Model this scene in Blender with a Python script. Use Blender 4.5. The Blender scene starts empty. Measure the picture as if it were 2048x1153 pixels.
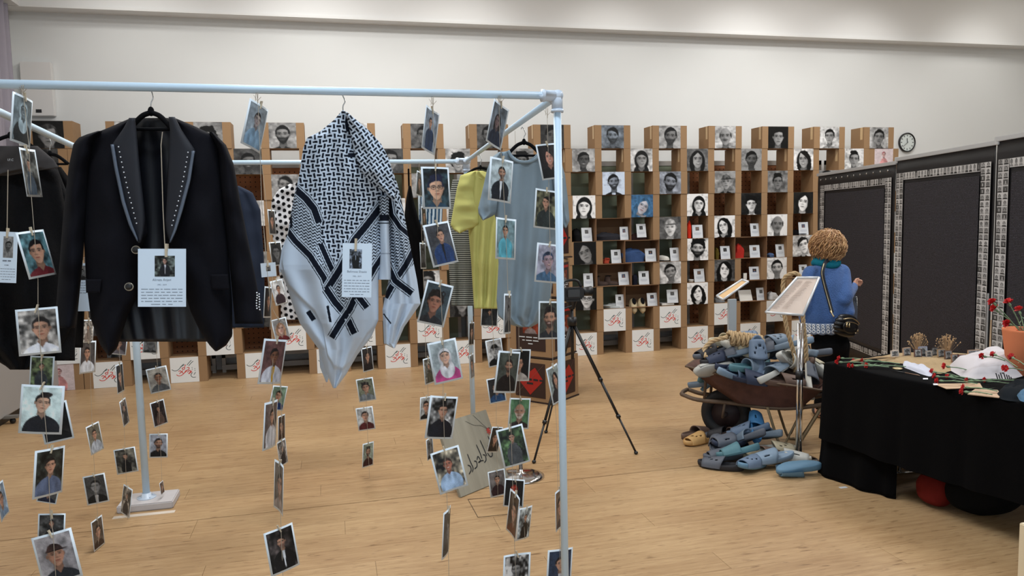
import bpy, bmesh, math, random
import numpy as np
from mathutils import Vector, Matrix
PI = math.pi
random.seed(7)
SC = bpy.context.scene
COL = SC.collection

# ------------------------------------------------------------------ camera
F_, CX, CY, HC = 1500.0, 1024.0, 576.5, 1.7
_X = np.array([6276.0, -278.5, 1500.0]); _X /= np.linalg.norm(_X)
_Y = np.array([-364.0, -128.5, 1500.0]); _Y -= _X * _Y.dot(_X); _Y /= np.linalg.norm(_Y)
_Z = np.cross(_X, _Y)
R = np.array([_X, _Y, _Z])
CAM = np.array([0.0, 0.0, HC])
def ray(px, py): return R @ np.array([px - CX, py - CY, F_])
def at(px, py, D): return CAM + ray(px, py) * (D / F_)
def onz(px, py, z=0.0):
    d = ray(px, py); return CAM + d * ((z - HC) / d[2])
def ony(px, py, Y):
    d = ray(px, py); return CAM + d * (Y / d[1])
def depth_of(p): return float((R.T @ (np.array(p) - CAM))[2])
cr = R @ np.array([1, 0, 0]); cu = R @ np.array([0, -1, 0]); cb = R @ np.array([0, 0, -1])
FW = -cb
cam = bpy.data.cameras.new('camera'); cam_o = bpy.data.objects.new('camera', cam); COL.objects.link(cam_o)
cam.sensor_width = 36; cam.lens = 36 * F_ / 2048; cam.clip_start = 0.05; cam.clip_end = 60
cam_o.matrix_world = Matrix(((cr[0], cu[0], cb[0], 0), (cr[1], cu[1], cb[1], 0), (cr[2], cu[2], cb[2], HC), (0, 0, 0, 1)))
SC.camera = cam_o

# ------------------------------------------------------------------ world, light, exposure
w = bpy.data.worlds.new('world'); SC.world = w; w.use_nodes = True
w.node_tree.nodes['Background'].inputs[0].default_value = (0.75, 0.85, 1, 1)
w.node_tree.nodes['Background'].inputs[1].default_value = 0.3
def area(name, loc, rot, sx, sy, power, color):
    l = bpy.data.lights.new(name, 'AREA'); l.shape = 'RECTANGLE'; l.size = sx; l.size_y = sy; l.energy = power; l.color = color
    o = bpy.data.objects.new(name, l); o.location = loc; o.rotation_euler = rot; COL.objects.link(o); return o
area('window_daylight', (1.5, -2.7, 2.0), (math.radians(90), 0, 0), 7, 2.6, 50, (0.60, 0.80, 1.0))
for i, (lx, ly) in enumerate(((0.0, 1.2), (5.5, 1.2), (0.0, 4.4), (5.5, 4.4), (0.3, 7.0), (5.8, 7.0))):
    area('ceiling_lamp', (lx, ly, 4.85), (0, 0, 0), 1.6, 0.5, 64, (1.0, 0.995, 0.98) if ly > 3 else (0.80, 0.90, 1.0))
for i in range(7):
    l = bpy.data.lights.new('wall_washer', 'SPOT'); l.energy = 30; l.color = (1.0, 0.99, 0.96); l.spot_size = math.radians(95); l.spot_blend = 0.9; l.shadow_soft_size = 0.12
    o = bpy.data.objects.new('wall_washer', l); o.location = (-2.0 + i * 1.85, 7.9, 4.8); o.rotation_euler = (math.radians(32), 0, 0); COL.objects.link(o)
vs = SC.view_settings
vs.view_transform = 'Standard'; vs.look = 'None'; vs.gamma = 1; vs.exposure = 0.54; vs.use_curve_mapping = False

# ------------------------------------------------------------------ materials
def lin(c):
    a = np.asarray(c, dtype=float); return np.where(a <= 0.04045, a / 12.92, ((a + 0.055) / 1.055) ** 2.4)
MATS = {}
def mat(name, col=(0.8, 0.8, 0.8), rough=0.6, metal=0.0, nscale=0, namt=0.15, bump=0.0, bscale=60, stretch=(1, 1, 1), sheen=0):
    """colour given as display rgb; optional mottling and fine relief"""
    if name in MATS: return MATS[name]
    m = bpy.data.materials.new(name); m.use_nodes = True; MATS[name] = m
    nt = m.node_tree; b = nt.nodes['Principled BSDF']
    c = lin(col); b.inputs['Base Color'].default_value = (*c, 1); b.inputs['Roughness'].default_value = rough; b.inputs['Metallic'].default_value = metal
    if rough >= .85 and not metal: b.inputs['Specular IOR Level'].default_value = 0.12
    if sheen: b.inputs['Sheen Weight'].default_value = sheen
    if nscale or bump:
        tc = nt.nodes.new('ShaderNodeTexCoord'); mp = nt.nodes.new('ShaderNodeMapping'); mp.inputs['Scale'].default_value = stretch
        nt.links.new(tc.outputs['Object'], mp.inputs[0])
    if nscale:
        n = nt.nodes.new('ShaderNodeTexNoise'); n.inputs['Scale'].default_value = nscale; n.inputs['Detail'].default_value = 5; n.inputs['Roughness'].default_value = 0.65
        nt.links.new(mp.outputs[0], n.inputs['Vector'])
        mx = nt.nodes.new('ShaderNodeMix'); mx.data_type = 'RGBA'
        mx.inputs['A'].default_value = (*np.clip(c * (1 - namt), 0, 1), 1); mx.inputs['B'].default_value = (*np.clip(c * (1 + namt), 0, 1), 1)
        nt.links.new(n.outputs[0], mx.inputs['Factor']); nt.links.new(mx.outputs['Result'], b.inputs['Base Color'])
    if bump:
        n2 = nt.nodes.new('ShaderNodeTexNoise'); n2.inputs['Scale'].default_value = bscale; n2.inputs['Detail'].default_value = 3
        nt.links.new(mp.outputs[0], n2.inputs['Vector'])
        bp = nt.nodes.new('ShaderNodeBump'); bp.inputs['Strength'].default_value = bump; bp.inputs['Distance'].default_value = 0.01
        nt.links.new(n2.outputs[0], bp.inputs['Height']); nt.links.new(bp.outputs[0], b.inputs['Normal'])
    return m
def mat_print(name, rough=0.45, spec=0.3):
    m = bpy.data.materials.new(name); m.use_nodes = True; MATS[name] = m
    b = m.node_tree.nodes['Principled BSDF']; b.inputs['Roughness'].default_value = rough; b.inputs['Specular IOR Level'].default_value = spec
    a = m.node_tree.nodes.new('ShaderNodeAttribute'); a.attribute_name = 'Col'; m.node_tree.links.new(a.outputs['Color'], b.inputs['Base Color'])
    return m
PRINT = mat_print('printed_colours')
CLOTHP = mat_print('woven_colours', 0.9, 0.1)

def ramp_mix(m, fac_socket, c1, c2, p0=0.4, p1=0.6):
    nt = m.node_tree; r = nt.nodes.new('ShaderNodeValToRGB')
    r.color_ramp.elements[0].position = p0; r.color_ramp.elements[1].position = p1
    r.color_ramp.elements[0].color = (*lin(c1), 1); r.color_ramp.elements[1].color = (*lin(c2), 1)
    nt.links.new(fac_socket, r.inputs[0]); return r.outputs[0]

def m_floor():
    m = mat('maple_floor', (0.72, 0.58, 0.42), 0.42); nt = m.node_tree; b = nt.nodes['Principled BSDF']
    N = nt.nodes.new; L = nt.links.new
    geo = N('ShaderNodeNewGeometry'); oi = N('ShaderNodeObjectInfo')
    def noise(scale, st, detail=4):
        mp = N('ShaderNodeMapping'); mp.inputs['Scale'].default_value = st; L(geo.outputs['Position'], mp.inputs[0])
        n = N('ShaderNodeTexNoise'); n.inputs['Scale'].default_value = scale; n.inputs['Detail'].default_value = detail; L(mp.outputs[0], n.inputs['Vector']); return n.outputs[0]
    strips = noise(1, (1.6, 42, 1), 2); grain = noise(1, (10, 260, 1), 6); blot = noise(1.1, (1, 1, 1), 3); scuff = noise(1, (9, 60, 1), 8)
    add = N('ShaderNodeMath'); add.operation = 'MULTIPLY_ADD'; L(oi.outputs['Random'], add.inputs[0]); add.inputs[1].default_value = 0.16
    L(strips, add.inputs[2])
    c = ramp_mix(m, add.outputs[0], (0.70, 0.575, 0.42), (0.765, 0.645, 0.485), 0.38, 0.72)
    def mul(a, f, lo, hi, p0, p1):
        r = ramp_mix(m, f, lo, hi, p0, p1)
        x = N('ShaderNodeMix'); x.data_type = 'RGBA'; x.blend_type = 'MULTIPLY'; x.inputs['Factor'].default_value = 1
        L(a, x.inputs['A']); L(r, x.inputs['B']); return x.outputs['Result']
    c = mul(c, grain, (0.88, 0.85, 0.82), (1, 1, 1), 0.3, 0.62)
    c = mul(c, blot, (0.93, 0.91, 0.9), (1, 1, 1), 0.35, 0.65)
    c = mul(c, scuff, (0.66, 0.60, 0.55), (1, 1, 1), 0.27, 0.40)
    L(c, b.inputs['Base Color'])
    rr = N('ShaderNodeMapRange'); L(blot, rr.inputs[0]); rr.inputs['To Min'].default_value = 0.30; rr.inputs['To Max'].default_value = 0.46; L(rr.outputs[0], b.inputs['Roughness'])
    b.inputs['Specular IOR Level'].default_value = 0.4
    return m
def m_peg():
    m = mat('pegboard_brown', (0.46, 0.30, 0.19), 0.8); nt = m.node_tree; b = nt.nodes['Principled BSDF']; N = nt.nodes.new; L = nt.links.new
    tc = N('ShaderNodeTexCoord'); sp = N('ShaderNodeSeparateXYZ'); L(tc.outputs['Object'], sp.inputs[0])
    outs = []
    for ax in ('X', 'Z'):
        a = N('ShaderNodeMath'); a.operation = 'PINGPONG'; L(sp.outputs[ax], a.inputs[0]); a.inputs[1].default_value = 0.0275; outs.append(a)
    p = N('ShaderNodeMath'); p.operation = 'POWER'; L(outs[0].outputs[0], p.inputs[0]); p.inputs[1].default_value = 2
    q = N('ShaderNodeMath'); q.operation = 'POWER'; L(outs[1].outputs[0], q.inputs[0]); q.inputs[1].default_value = 2
    s = N('ShaderNodeMath'); s.operation = 'ADD'; L(p.outputs[0], s.inputs[0]); L(q.outputs[0], s.inputs[1])
    lt = N('ShaderNodeMath'); lt.operation = 'LESS_THAN'; L(s.outputs[0], lt.inputs[0]); lt.inputs[1].default_value = 0.0072 ** 2
    c = ramp_mix(m, lt.outputs[0], (0.60, 0.39, 0.25), (0.13, 0.07, 0.05), 0.4, 0.6); L(c, b.inputs['Base Color'])
    return m
def m_names():
    m = mat('printed_names_black', (0.1, 0.1, 0.12), 0.75); nt = m.node_tree; b = nt.nodes['Principled BSDF']; N = nt.nodes.new; L = nt.links.new
    tc = N('ShaderNodeTexCoord'); mp = N('ShaderNodeMapping'); mp.inputs['Scale'].default_value = (230, 1, 150); L(tc.outputs['Object'], mp.inputs[0])
    n = N('ShaderNodeTexNoise'); n.inputs['Scale'].default_value = 1; n.inputs['Detail'].default_value = 2; L(mp.outputs[0], n.inputs['Vector'])
    sp = N('ShaderNodeSeparateXYZ'); L(tc.outputs['Object'], sp.inputs[0])
    a = N('ShaderNodeMath'); a.operation = 'PINGPONG'; L(sp.outputs['Z'], a.inputs[0]); a.inputs[1].default_value = 0.0058
    g = N('ShaderNodeMath'); g.operation = 'GREATER_THAN'; L(a.outputs[0], g.inputs[0]); g.inputs[1].default_value = 0.0026
    k = N('ShaderNodeMath'); k.operation = 'MULTIPLY'; L(g.outputs[0], k.inputs[0]); L(n.outputs[0], k.inputs[1])
    c = ramp_mix(m, k.outputs[0], (0.085, 0.08, 0.10), (0.36, 0.35, 0.40), 0.44, 0.66); L(c, b.inputs['Base Color'])
    return m

WALLM = mat('wall_plaster', (0.845, 0.85, 0.845), 0.85, nscale=3, namt=0.015)
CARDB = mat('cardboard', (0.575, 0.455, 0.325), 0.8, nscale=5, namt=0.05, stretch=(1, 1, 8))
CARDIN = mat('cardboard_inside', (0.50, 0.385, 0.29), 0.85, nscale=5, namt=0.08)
WHITE = mat('white_paper', (0.80, 0.82, 0.84), 0.6)
PAPER = mat('photo_border', (0.84, 0.88, 0.91), 0.5)
PVC = mat('painted_white_pipe', (0.77, 0.86, 0.93), 0.38, nscale=8, namt=0.04)
TWINE = mat('jute_twine', (0.66, 0.62, 0.56), 0.9)
PEGW = mat('clothespin_wood', (0.76, 0.71, 0.62), 0.7)
BLACKP = mat('black_plastic', (0.07, 0.07, 0.08), 0.45)
VELVET = mat('black_velvet', (0.05, 0.05, 0.06), 0.9)
STEEL = mat('hook_steel', (0.75, 0.75, 0.74), 0.25, 1)
CHROME = mat('chrome', (0.85, 0.85, 0.86), 0.12, 1)
ALU = mat('aluminium', (0.80, 0.81, 0.82), 0.4, 0.3)
BLACKCLOTH = mat('black_cloth', (0.015, 0.014, 0.018), 1.0, nscale=3, namt=0.1, bump=0.1, bscale=400)
BLACKINK = mat('black_ink', (0.10, 0.10, 0.11), 0.7)
GREYINK = mat('grey_ink', (0.45, 0.50, 0.56), 0.7)
FLOORM = m_floor(); PEGB = m_peg(); NAMES = m_names()

# ------------------------------------------------------------------ object helpers
def link(name, me, parent=None, smooth=False, m=None):
    if m is not None and not me.materials: me.materials.append(m)
    if smooth: me.polygons.foreach_set('use_smooth', [True] * len(me.polygons))
    o = bpy.data.objects.new(name, me); COL.objects.link(o)
    if parent is not None: o.parent = parent
    return o
def tag(o, label=None, cat=None, group=None, kind=None):
    if label: o['label'] = label
    if cat: o['category'] = cat
    if group: o['group'] = group
    if kind: o['kind'] = kind
    return o
def empty(name, loc, label, cat, group=None, rz=0.0):
    o = bpy.data.objects.new(name, None); COL.objects.link(o); o.location = [float(x) for x in loc]; o.rotation_euler = (0, 0, rz); o.empty_display_size = 0.1
    return tag(o, label, cat, group)
class MB:
    """collects polygons, then links them as one mesh"""
    def __init__(s): s.v = []; s.f = []
    def add(s, vs, fs):
        n = len(s.v); s.v += [tuple(map(float, x)) for x in vs]; s.f += [tuple(i + n for i in f) for f in fs]; return s
    def box(s, x0, x1, y0, y1, z0, z1, rot=None, piv=(0, 0, 0)):
        vs = [(x, y, z) for z in (z0, z1) for y in (y0, y1) for x in (x0, x1)]
        if rot is not None: vs = [tuple((rot @ (Vector(v) - Vector(piv))) + Vector(piv)) for v in vs]
        return s.add(vs, [(0, 2, 3, 1), (4, 5, 7, 6), (0, 1, 5, 4), (2, 6, 7, 3), (0, 4, 6, 2), (1, 3, 7, 5)])
    def tube(s, pts, r, n=8, cap=True, closed=False):
        pts = [Vector([float(c) for c in p]) for p in pts]; rs = r if isinstance(r, (list, tuple)) else [r] * len(pts)
        N = len(pts); rings = []; up = None
        for i, p in enumerate(pts):
            a = pts[(i - 1) % N] if (closed or i > 0) else p; b = pts[(i + 1) % N] if (closed or i < N - 1) else p
            t = (b - a); t = t.normalized() if t.length > 1e-9 else Vector((0, 0, 1))
            if up is None: up = t.orthogonal().normalized()
            up = (up - t * up.dot(t)); up = up.normalized() if up.length > 1e-6 else t.orthogonal().normalized()
            sd = t.cross(up)
            rings.append([tuple(p + (up * math.cos(2 * PI * k / n) + sd * math.sin(2 * PI * k / n)) * rs[i]) for k in range(n)])
        vs = [v for rg in rings for v in rg]; fs = []
        M = N if closed else N - 1
        for i in range(M):
            j = (i + 1) % N
            for k in range(n): fs.append((i * n + k, i * n + (k + 1) % n, j * n + (k + 1) % n, j * n + k))
        if cap and not closed: fs.append(tuple(range(n - 1, -1, -1))); fs.append(tuple((N - 1) * n + k for k in range(n)))
        return s.add(vs, fs)
    def lathe(s, prof, c=(0, 0, 0), n=24, axis='z'):
        vs = []; fs = []
        for (r, z) in prof:
            for k in range(n):
                a = 2 * PI * k / n; x, y = r * math.cos(a), r * math.sin(a)
                vs.append((c[0] + x, c[1] + y, c[2] + z) if axis == 'z' else ((c[0] + x, c[1] + z, c[2] + y) if axis == 'y' else (c[0] + z, c[1] + x, c[2] + y)))
        for i in range(len(prof) - 1):
            for k in range(n): fs.append((i * n + k, i * n + (k + 1) % n, (i + 1) * n + (k + 1) % n, (i + 1) * n + k))
        fs.append(tuple(range(n - 1, -1, -1))); fs.append(tuple((len(prof) - 1) * n + k for k in range(n)))
        return s.add(vs, fs)
    def ball(s, c, rx, ry, rz, n=10, m=7, rot=None):
        vs = []; fs = []
        for i in range(1, m):
            ph = PI * i / m
            for k in range(n):
                a = 2 * PI * k / n; v = Vector((rx * math.sin(ph) * math.cos(a), ry * math.sin(ph) * math.sin(a), rz * math.cos(ph)))
                if rot is not None: v = rot @ v
                vs.append(v + Vector([float(q) for q in c]))
        t = Vector((0, 0, rz)); t = rot @ t if rot is not None else t
        vs.append(Vector([float(q) for q in c]) + t); vs.append(Vector([float(q) for q in c]) - t)
        for i in range(m - 2):
            for k in range(n): fs.append((i * n + k, (i + 1) * n + k, (i + 1) * n + (k + 1) % n, i * n + (k + 1) % n))
        T = (m - 1) * n
        for k in range(n): fs.append((T, k, (k + 1) % n)); fs.append((T + 1, (m - 2) * n + (k + 1) % n, (m - 2) * n + k))
        return s.add(vs, fs)
    def strip2d(s, pts, wd, M, z=0.0):
        """flat ribbon along 2d pts, mapped by M(u, v, z) to 3d"""
        P = [np.array(p, float) for p in pts]; L = []
        for i in range(len(P)):
            a = P[max(i - 1, 0)]; b = P[min(i + 1, len(P) - 1)]; t = b - a; t /= (np.linalg.norm(t) + 1e-9); nn = np.array([-t[1], t[0]])
            k = wd * (0.55 if i in (0, len(P) - 1) else 1.0) / 2
            L.append((P[i] + nn * k, P[i] - nn * k))
        vs = []
        for a, b in L: vs += [M(a[0], a[1], z), M(b[0], b[1], z)]
        return s.add(vs, [(2 * i, 2 * i + 1, 2 * i + 3, 2 * i + 2) for i in range(len(P) - 1)])
    def mesh(s, name='mesh'):
        me = bpy.data.meshes.new(name); me.from_pydata(s.v, [], s.f); me.update(); return me
    def build(s, name, m, parent=None, smooth=False, bevel=0.0):
        me = s.mesh(name)
        if bevel:
            bm = bmesh.new(); bm.from_mesh(me); bmesh.ops.bevel(bm, geom=bm.edges[:], offset=bevel, segments=2, affect='EDGES'); bm.to_mesh(me); bm.free()
        return link(name, me, parent, smooth, m)
def spline(pts, n=6):
    """Catmull-Rom through pts"""
    P = [np.array(p, float) for p in pts]; P = [2 * P[0] - P[1]] + P + [2 * P[-1] - P[-2]]; out = []
    for i in range(1, len(P) - 2):
        for k in range(n):
            t = k / n; a, b, c, d = P[i - 1], P[i], P[i + 1], P[i + 2]
            out.append(0.5 * ((2 * b) + (-a + c) * t + (2 * a - 5 * b + 4 * c - d) * t * t + (-a + 3 * b - 3 * c + d) * t ** 3))
    out.append(P[-2]); return out
def remesh(o, voxel, smooth_it=2):
    md = o.modifiers.new('r', 'REMESH'); md.mode = 'VOXEL'; md.voxel_size = voxel; md.use_smooth_shade = True
    if smooth_it: s = o.modifiers.new('s', 'SMOOTH'); s.iterations = smooth_it; s.factor = 0.6
    dg = bpy.context.evaluated_depsgraph_get(); dg.update()
    me = bpy.data.meshes.new_from_object(o.evaluated_get(dg)); o.modifiers.clear()
    old = o.data; ms = [x for x in old.materials]; o.data = me
    me.materials.clear()
    for x in ms: me.materials.append(x)
    return o
def setcol(me, rgb, domain='POINT'):
    ca = me.color_attributes.new('Col', 'FLOAT_COLOR', domain); a = np.ones((len(rgb), 4), dtype=np.float32); a[:, :3] = lin(np.clip(rgb, 0, 1)); ca.data.foreach_set('color', a.ravel())
def gridmesh(P, rgb=None, closed_back=None, name='sheet'):
    """P (n,m,3) array -> quad sheet, optional colours (n,m,3); closed_back = second sheet with same borders, stitched"""
    n, m = P.shape[:2]; idx = np.arange(n * m).reshape(n, m)
    q = np.stack([idx[:-1, :-1], idx[1:, :-1], idx[1:, 1:], idx[:-1, 1:]], -1).reshape(-1, 4); V = P.reshape(-1, 3)
    if closed_back is not None:
        o = n * m; V = np.vstack([V, closed_back.reshape(-1, 3)]); q2 = q[:, ::-1] + o
        bd = list(idx[0, :]) + list(idx[1:, -1]) + list(idx[-1, -2::-1]) + list(idx[-2:0:-1, 0]); bd = np.array(bd); nx = np.roll(bd, -1)
        q3 = np.stack([bd, nx, nx + o, bd + o], -1); q = np.vstack([q, q2, q3])
        if rgb is not None: rgb = np.concatenate([rgb.reshape(-1, 3), rgb.reshape(-1, 3)])
    me = bpy.data.meshes.new(name); me.vertices.add(len(V)); me.vertices.foreach_set('co', V.astype(np.float32).ravel())
    me.loops.add(q.size); me.loops.foreach_set('vertex_index', q.astype(np.int32).ravel())
    me.polygons.add(len(q)); me.polygons.foreach_set('loop_start', np.arange(0, q.size, 4, dtype=np.int32))
    me.update(calc_edges=True); me.validate()
    if rgb is not None: setcol(me, rgb.reshape(-1, 3))
    return me
def wavy(shape, cells, rng):
    """smooth random field 0..1"""
    g = rng.random((cells[0] + 1, cells[1] + 1)); y = np.linspace(0, cells[0] - 1e-6, shape[0]); x = np.linspace(0, cells[1] - 1e-6, shape[1])
    yi = y.astype(int); xi = x.astype(int); fy = (y - yi); fx = (x - xi); fy = fy * fy * (3 - 2 * fy); fx = fx * fx * (3 - 2 * fx)
    a = g[np.ix_(yi, xi)]; b = g[np.ix_(yi, xi + 1)]; c = g[np.ix_(yi + 1, xi)]; d = g[np.ix_(yi + 1, xi + 1)]
    return (a * (1 - fx) + b * fx) * (1 - fy)[:, None] + (c * (1 - fx) + d * fx) * fy[:, None]

# ------------------------------------------------------------------ portrait prints
def portrait(nx, ny, asp, seed, bw=None, tint=None, bg=(0.6, 0.62, 0.62), bgv=0.2, skin=(0.78, 0.60, 0.50), hair='short', hc=(0.12, 0.10, 0.10), beard=0.0, stache=0.0,
             shirt=(0.2, 0.22, 0.27), cx=0.0, cy=0.12, s=0.42, tilt=0.0, turn=None, smile=0, glasses=False, inner=None, contrast=1.0, body=1.0, lite=1.0):
    """array (ny,nx,3) of display colours; asp = width/height of the print"""
    rng = np.random.RandomState(seed)
    V, U = np.meshgrid(np.linspace(1, -1, ny), np.linspace(-1, 1, nx) * asp, indexing='ij')
    w = 2.6 / ny; skin = np.array(skin) * .94; hc = np.array(hc)
    if turn is None: turn = rng.uniform(-.6, .6)
    if not tilt: tilt = rng.uniform(-5, 5)
    def al(d, k=1.0): return np.clip(0.5 - d / (w * k), 0, 1)
    def ell(x, y, a, b): return (np.sqrt((x / a) ** 2 + (y / b) ** 2) - 1) * min(a, b)
    img = np.ones((ny, nx, 3)) * np.array(bg)
    n1 = wavy((ny, nx), (5, 4), rng); n2 = wavy((ny, nx), (14, 11), rng)
    img = img * (1 + bgv * ((n1 - 0.5) * 2.2 + (n2 - 0.5) * 1.5))[..., None]
    def put(a, c, sh=None):
        nonlocal img
        c = np.array(c, float); c = c[None, None] if c.ndim == 1 else c
        if sh is not None: c = c * sh[..., None]
        img = img * (1 - a[..., None]) + c * a[..., None]
    x = (U - cx) / s; y = (V - cy) / s; t = math.radians(tilt); fx = x * math.cos(t) + y * math.sin(t); fy = -x * math.sin(t) + y * math.cos(t)
    fold = 0.8 + 0.4 * wavy((ny, nx), (6, 9), rng); tex = 0.7 + 0.7 * wavy((ny, nx), (9, 12), rng)
    if hair == 'long': put(al(ell(fx + .1 * turn, fy + 0.45, 0.98 + .1 * rng.rand(), 1.5) + .1 * (n2 - .5)), hc, 0.8 + 0.7 * wavy((ny, nx), (4, 16), rng))
    if hair == 'curly': put(al(ell(fx, fy - 0.22, .95, 1.0) + 0.16 * (n2 - 0.5)), hc, tex)
    if hair == 'scarf': put(al(ell(fx, fy + 0.12, .95, 1.26)), hc if inner is None else inner, fold)
    lean = rng.uniform(-.25, .25); bx = x + lean * .5
    bd = np.minimum(ell(bx, y + 3.15 * body, 1.95, 1.85 * body), ell(bx, y + 4.4 * body, 1.8, 3.0 * body)); bd = np.minimum(bd, np.maximum(np.abs(bx) * .75 + (y + .98), -(y + 2)) * .8)
    put(al(bd), shirt, fold)
    if hair == 'scarf': put(al(np.maximum(ell(bx, y + 1.75, 1.05, 1.25), -(y * 0 + 1))), hc if inner is None else inner, fold)
    ls = rng.choice([-1, 1])
    put(al(np.maximum(np.abs(fx) - 0.40, np.maximum(fy, -fy - 1.28))), skin * 0.66, 1 + .2 * ls * fx)
    put(al(np.maximum(np.abs(bx) * 1.15 - (y + 1.72) * 0.8, y + 1.1)), skin * 0.74)
    if inner is not None and hair != 'scarf': put(al(np.maximum(np.abs(bx) - 0.30 - 0.08 * (y + 1.2), y + 1.42)), inner, fold)
    if hair != 'scarf' and hair != 'long':
        for sg in (-1, 1): put(al(ell(fx - sg * 0.73 + turn * .08, fy - 0.0, 0.10, 0.19)), skin * 0.72)
    jaw = np.clip(-fy - .25, 0, 1)
    wf = 0.70 + 0.03 * fy - .22 * jaw; fd = (np.sqrt((fx / wf) ** 2 + (np.where(fy < 0, fy * .97, fy * 1.0)) ** 2) - 1) * 0.7; fa = al(fd)
    e = turn * 0.16
    shade = 1.06 + 0.22 * ls * fx - 0.42 * fx ** 2 - .10 * (fy < -.3) * (-fy - .3) + .08 * (wavy((ny, nx), (8, 8), rng) - .5)
    put(fa, skin, np.clip(shade, .35, 1.2))
    if hair == 'scarf' and inner is not None: pass
    for sg in (-1, 1): put(al(ell(fx - e - sg * .38, fy + .2, .2, .16), 7) * .22 * fa, skin * np.array([1.1, .92, .9]))
    if beard:
        by = fy + 0.30 - 0.55 * np.abs(fx) ** 2
        put(fa * np.clip(-by * 4 + 0.2, 0, 1) * beard * .92, hc * 1.2, tex)
        put(al(ell(fx - e, fy + 0.50, 0.24, 0.10), 3) * 0.75 * beard, skin * .85)
    if beard or stache: put(al(ell(fx - e, fy + 0.375, 0.28, 0.06), 2.2) * max(beard * 0.85, stache), hc)
    for sg in (-1, 1):
        ex = fx - e - sg * (0.31 - .05 * turn * sg)
        put(al(ell(ex, fy - 0.13, 0.21, 0.13), 5) * 0.42, skin * 0.45)
        put(al(ell(ex, fy - 0.09, 0.115, 0.04), 1.5) * 0.5, (0.75, 0.71, 0.68)); put(al(ell(ex, fy - 0.09, 0.062, 0.052), 1.4) * .95, (0.08, 0.06, 0.06))
        put(al(np.maximum(np.abs(fy - 0.13 + ex * ex * 1.8) - 0.014, np.abs(ex) - .14), 1.5) * 0.75, (0.1, 0.07, 0.07))
        put(al(np.maximum(np.abs(fy - 0.26 + 0.9 * ex * ex + 0.06 * sg * ex) - 0.032, np.abs(ex) - 0.19), 1.3) * 0.85, hc * 0.9)
    put(al(np.maximum(np.abs(fx - e * 1.6 + 0.085 * ls) - 0.03, np.abs(fy + 0.04) - 0.16), 5) * 0.42, skin * 0.5)
    put(al(ell(fx - e * 1.6, fy + 0.235, 0.13, 0.045), 3) * 0.6, skin * 0.42)
    if smile:
        put(al(ell(fx - e, fy + 0.485, 0.23, 0.085), 1.5), (0.48, 0.2, 0.18)); put(al(ell(fx - e, fy + 0.47, 0.18, 0.042), 1.3), (0.92, 0.9, 0.87))
    else:
        put(al(ell(fx - e, fy + 0.50, 0.19, 0.055), 2) * .8, skin * np.array([0.78, 0.48, 0.48])); put(al(np.maximum(np.abs(fy + 0.49) - 0.010, np.abs(fx - e) - 0.18), 1.5) * 0.7, (0.2, 0.08, 0.08))
    put(al(ell(fx - e, fy + 0.63, 0.14, 0.035), 3) * 0.35, skin * 0.5)
    if glasses:
        for sg in (-1, 1): put(al(np.abs(ell(fx - e - sg * 0.33, fy - 0.07, 0.24, 0.17)) - 0.012), (0.07, 0.07, 0.08))
        put(al(np.maximum(np.abs(fy - 0.1) - 0.012, np.abs(fx - e) - 0.09)), (0.07, 0.07, 0.08))
    part = rng.uniform(-.35, .35); jag = .10 * (wavy((ny, nx), (2, 13), rng) - .5)
    cap = ell(fx + .05 * turn, fy - 0.16, 0.79, 0.93) + 0.05 * (n2 - 0.5)
    H = hair if hair in ('short', 'long', 'curly', 'quiff', 'scarf', 'cap', 'bald') else 'short'
    line = {'short': 0.66 - 0.55 * np.abs(fx - part) ** 2.2, 'long': 0.80 - 0.95 * np.abs(fx - part) ** 1.3, 'curly': 0.60 - 0.55 * fx ** 2, 'quiff': 0.68 - 0.6 * np.abs(fx) ** 2.5 + 0.12 * (fx - part), 'scarf': 0.72 - 0.75 * fx ** 2, 'cap': 0.42 + 0.05 * fx, 'bald': 9 + 0 * fx}[H] + jag * (H not in ('scarf', 'cap', 'bald'))
    if H == 'quiff': cap = np.minimum(cap, ell(fx - part * .6, fy - 1.0, 0.6, 0.30) + 0.10 * (n2 - 0.5))
    if H == 'curly': cap = np.minimum(cap, ell(fx, fy - 0.92, 0.78, 0.38) + 0.2 * (n2 - 0.5))
    if H != 'bald':
        cc = hc if H != 'scarf' or inner is None else np.array(inner)
        put(al(np.maximum(cap, line - fy), 1.4), cc, tex if H != 'scarf' else fold)
        if H in ('short', 'quiff', 'curly'): put(al(np.maximum(cap, np.maximum(0.10 - fy, 0.60 - np.abs(fx))), 1.8) * .9, hc, tex)
        if H == 'long': put(al(np.maximum(ell(fx, fy + .1, .92, 1.15), 0.60 - .18 * (fy > .2) * (fy - .2) * 2 - np.abs(fx - .04 * turn)), 1.6), hc, tex)
        if H == 'scarf': put(al(np.maximum(fd, np.maximum(0.60 - 0.8 * fx ** 2 - fy, fy - 0.74 + 0.75 * fx ** 2))), hc)
        if H == 'cap': put(al(ell(fx - 0.15, fy - 0.42, 0.85, 0.08)), hc * 0.6)
    else:
        for sg in (-1, 1): put(al(ell(fx - sg * 0.70, fy - 0.2, 0.06, 0.2), 1.5), hc)
    if bw is not None:
        g = img @ np.array([0.3, 0.59, 0.11]); g = np.clip((g - 0.5) * contrast + 0.5, 0.03, 1)
        img = g[..., None] * (np.array(tint) if tint is not None else np.ones(3))[None, None]
        img = img * (bw if bw else 1)
    elif tint is not None: img = img * np.array(tint)[None, None]
    img += (rng.random((ny, nx, 1)) - 0.5) * 0.07
    return np.clip(img * lite * .93, 0.02, 0.93)
def blank_print(nx, ny, seed, cols, figure=True, asp=0.67):
    """outdoor snapshot with a small standing figure"""
    return portrait(nx, ny, asp, seed, bg=cols[0], bgv=0.5, shirt=cols[1], skin=cols[2], s=0.2, cy=0.42, body=1.5)
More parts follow.
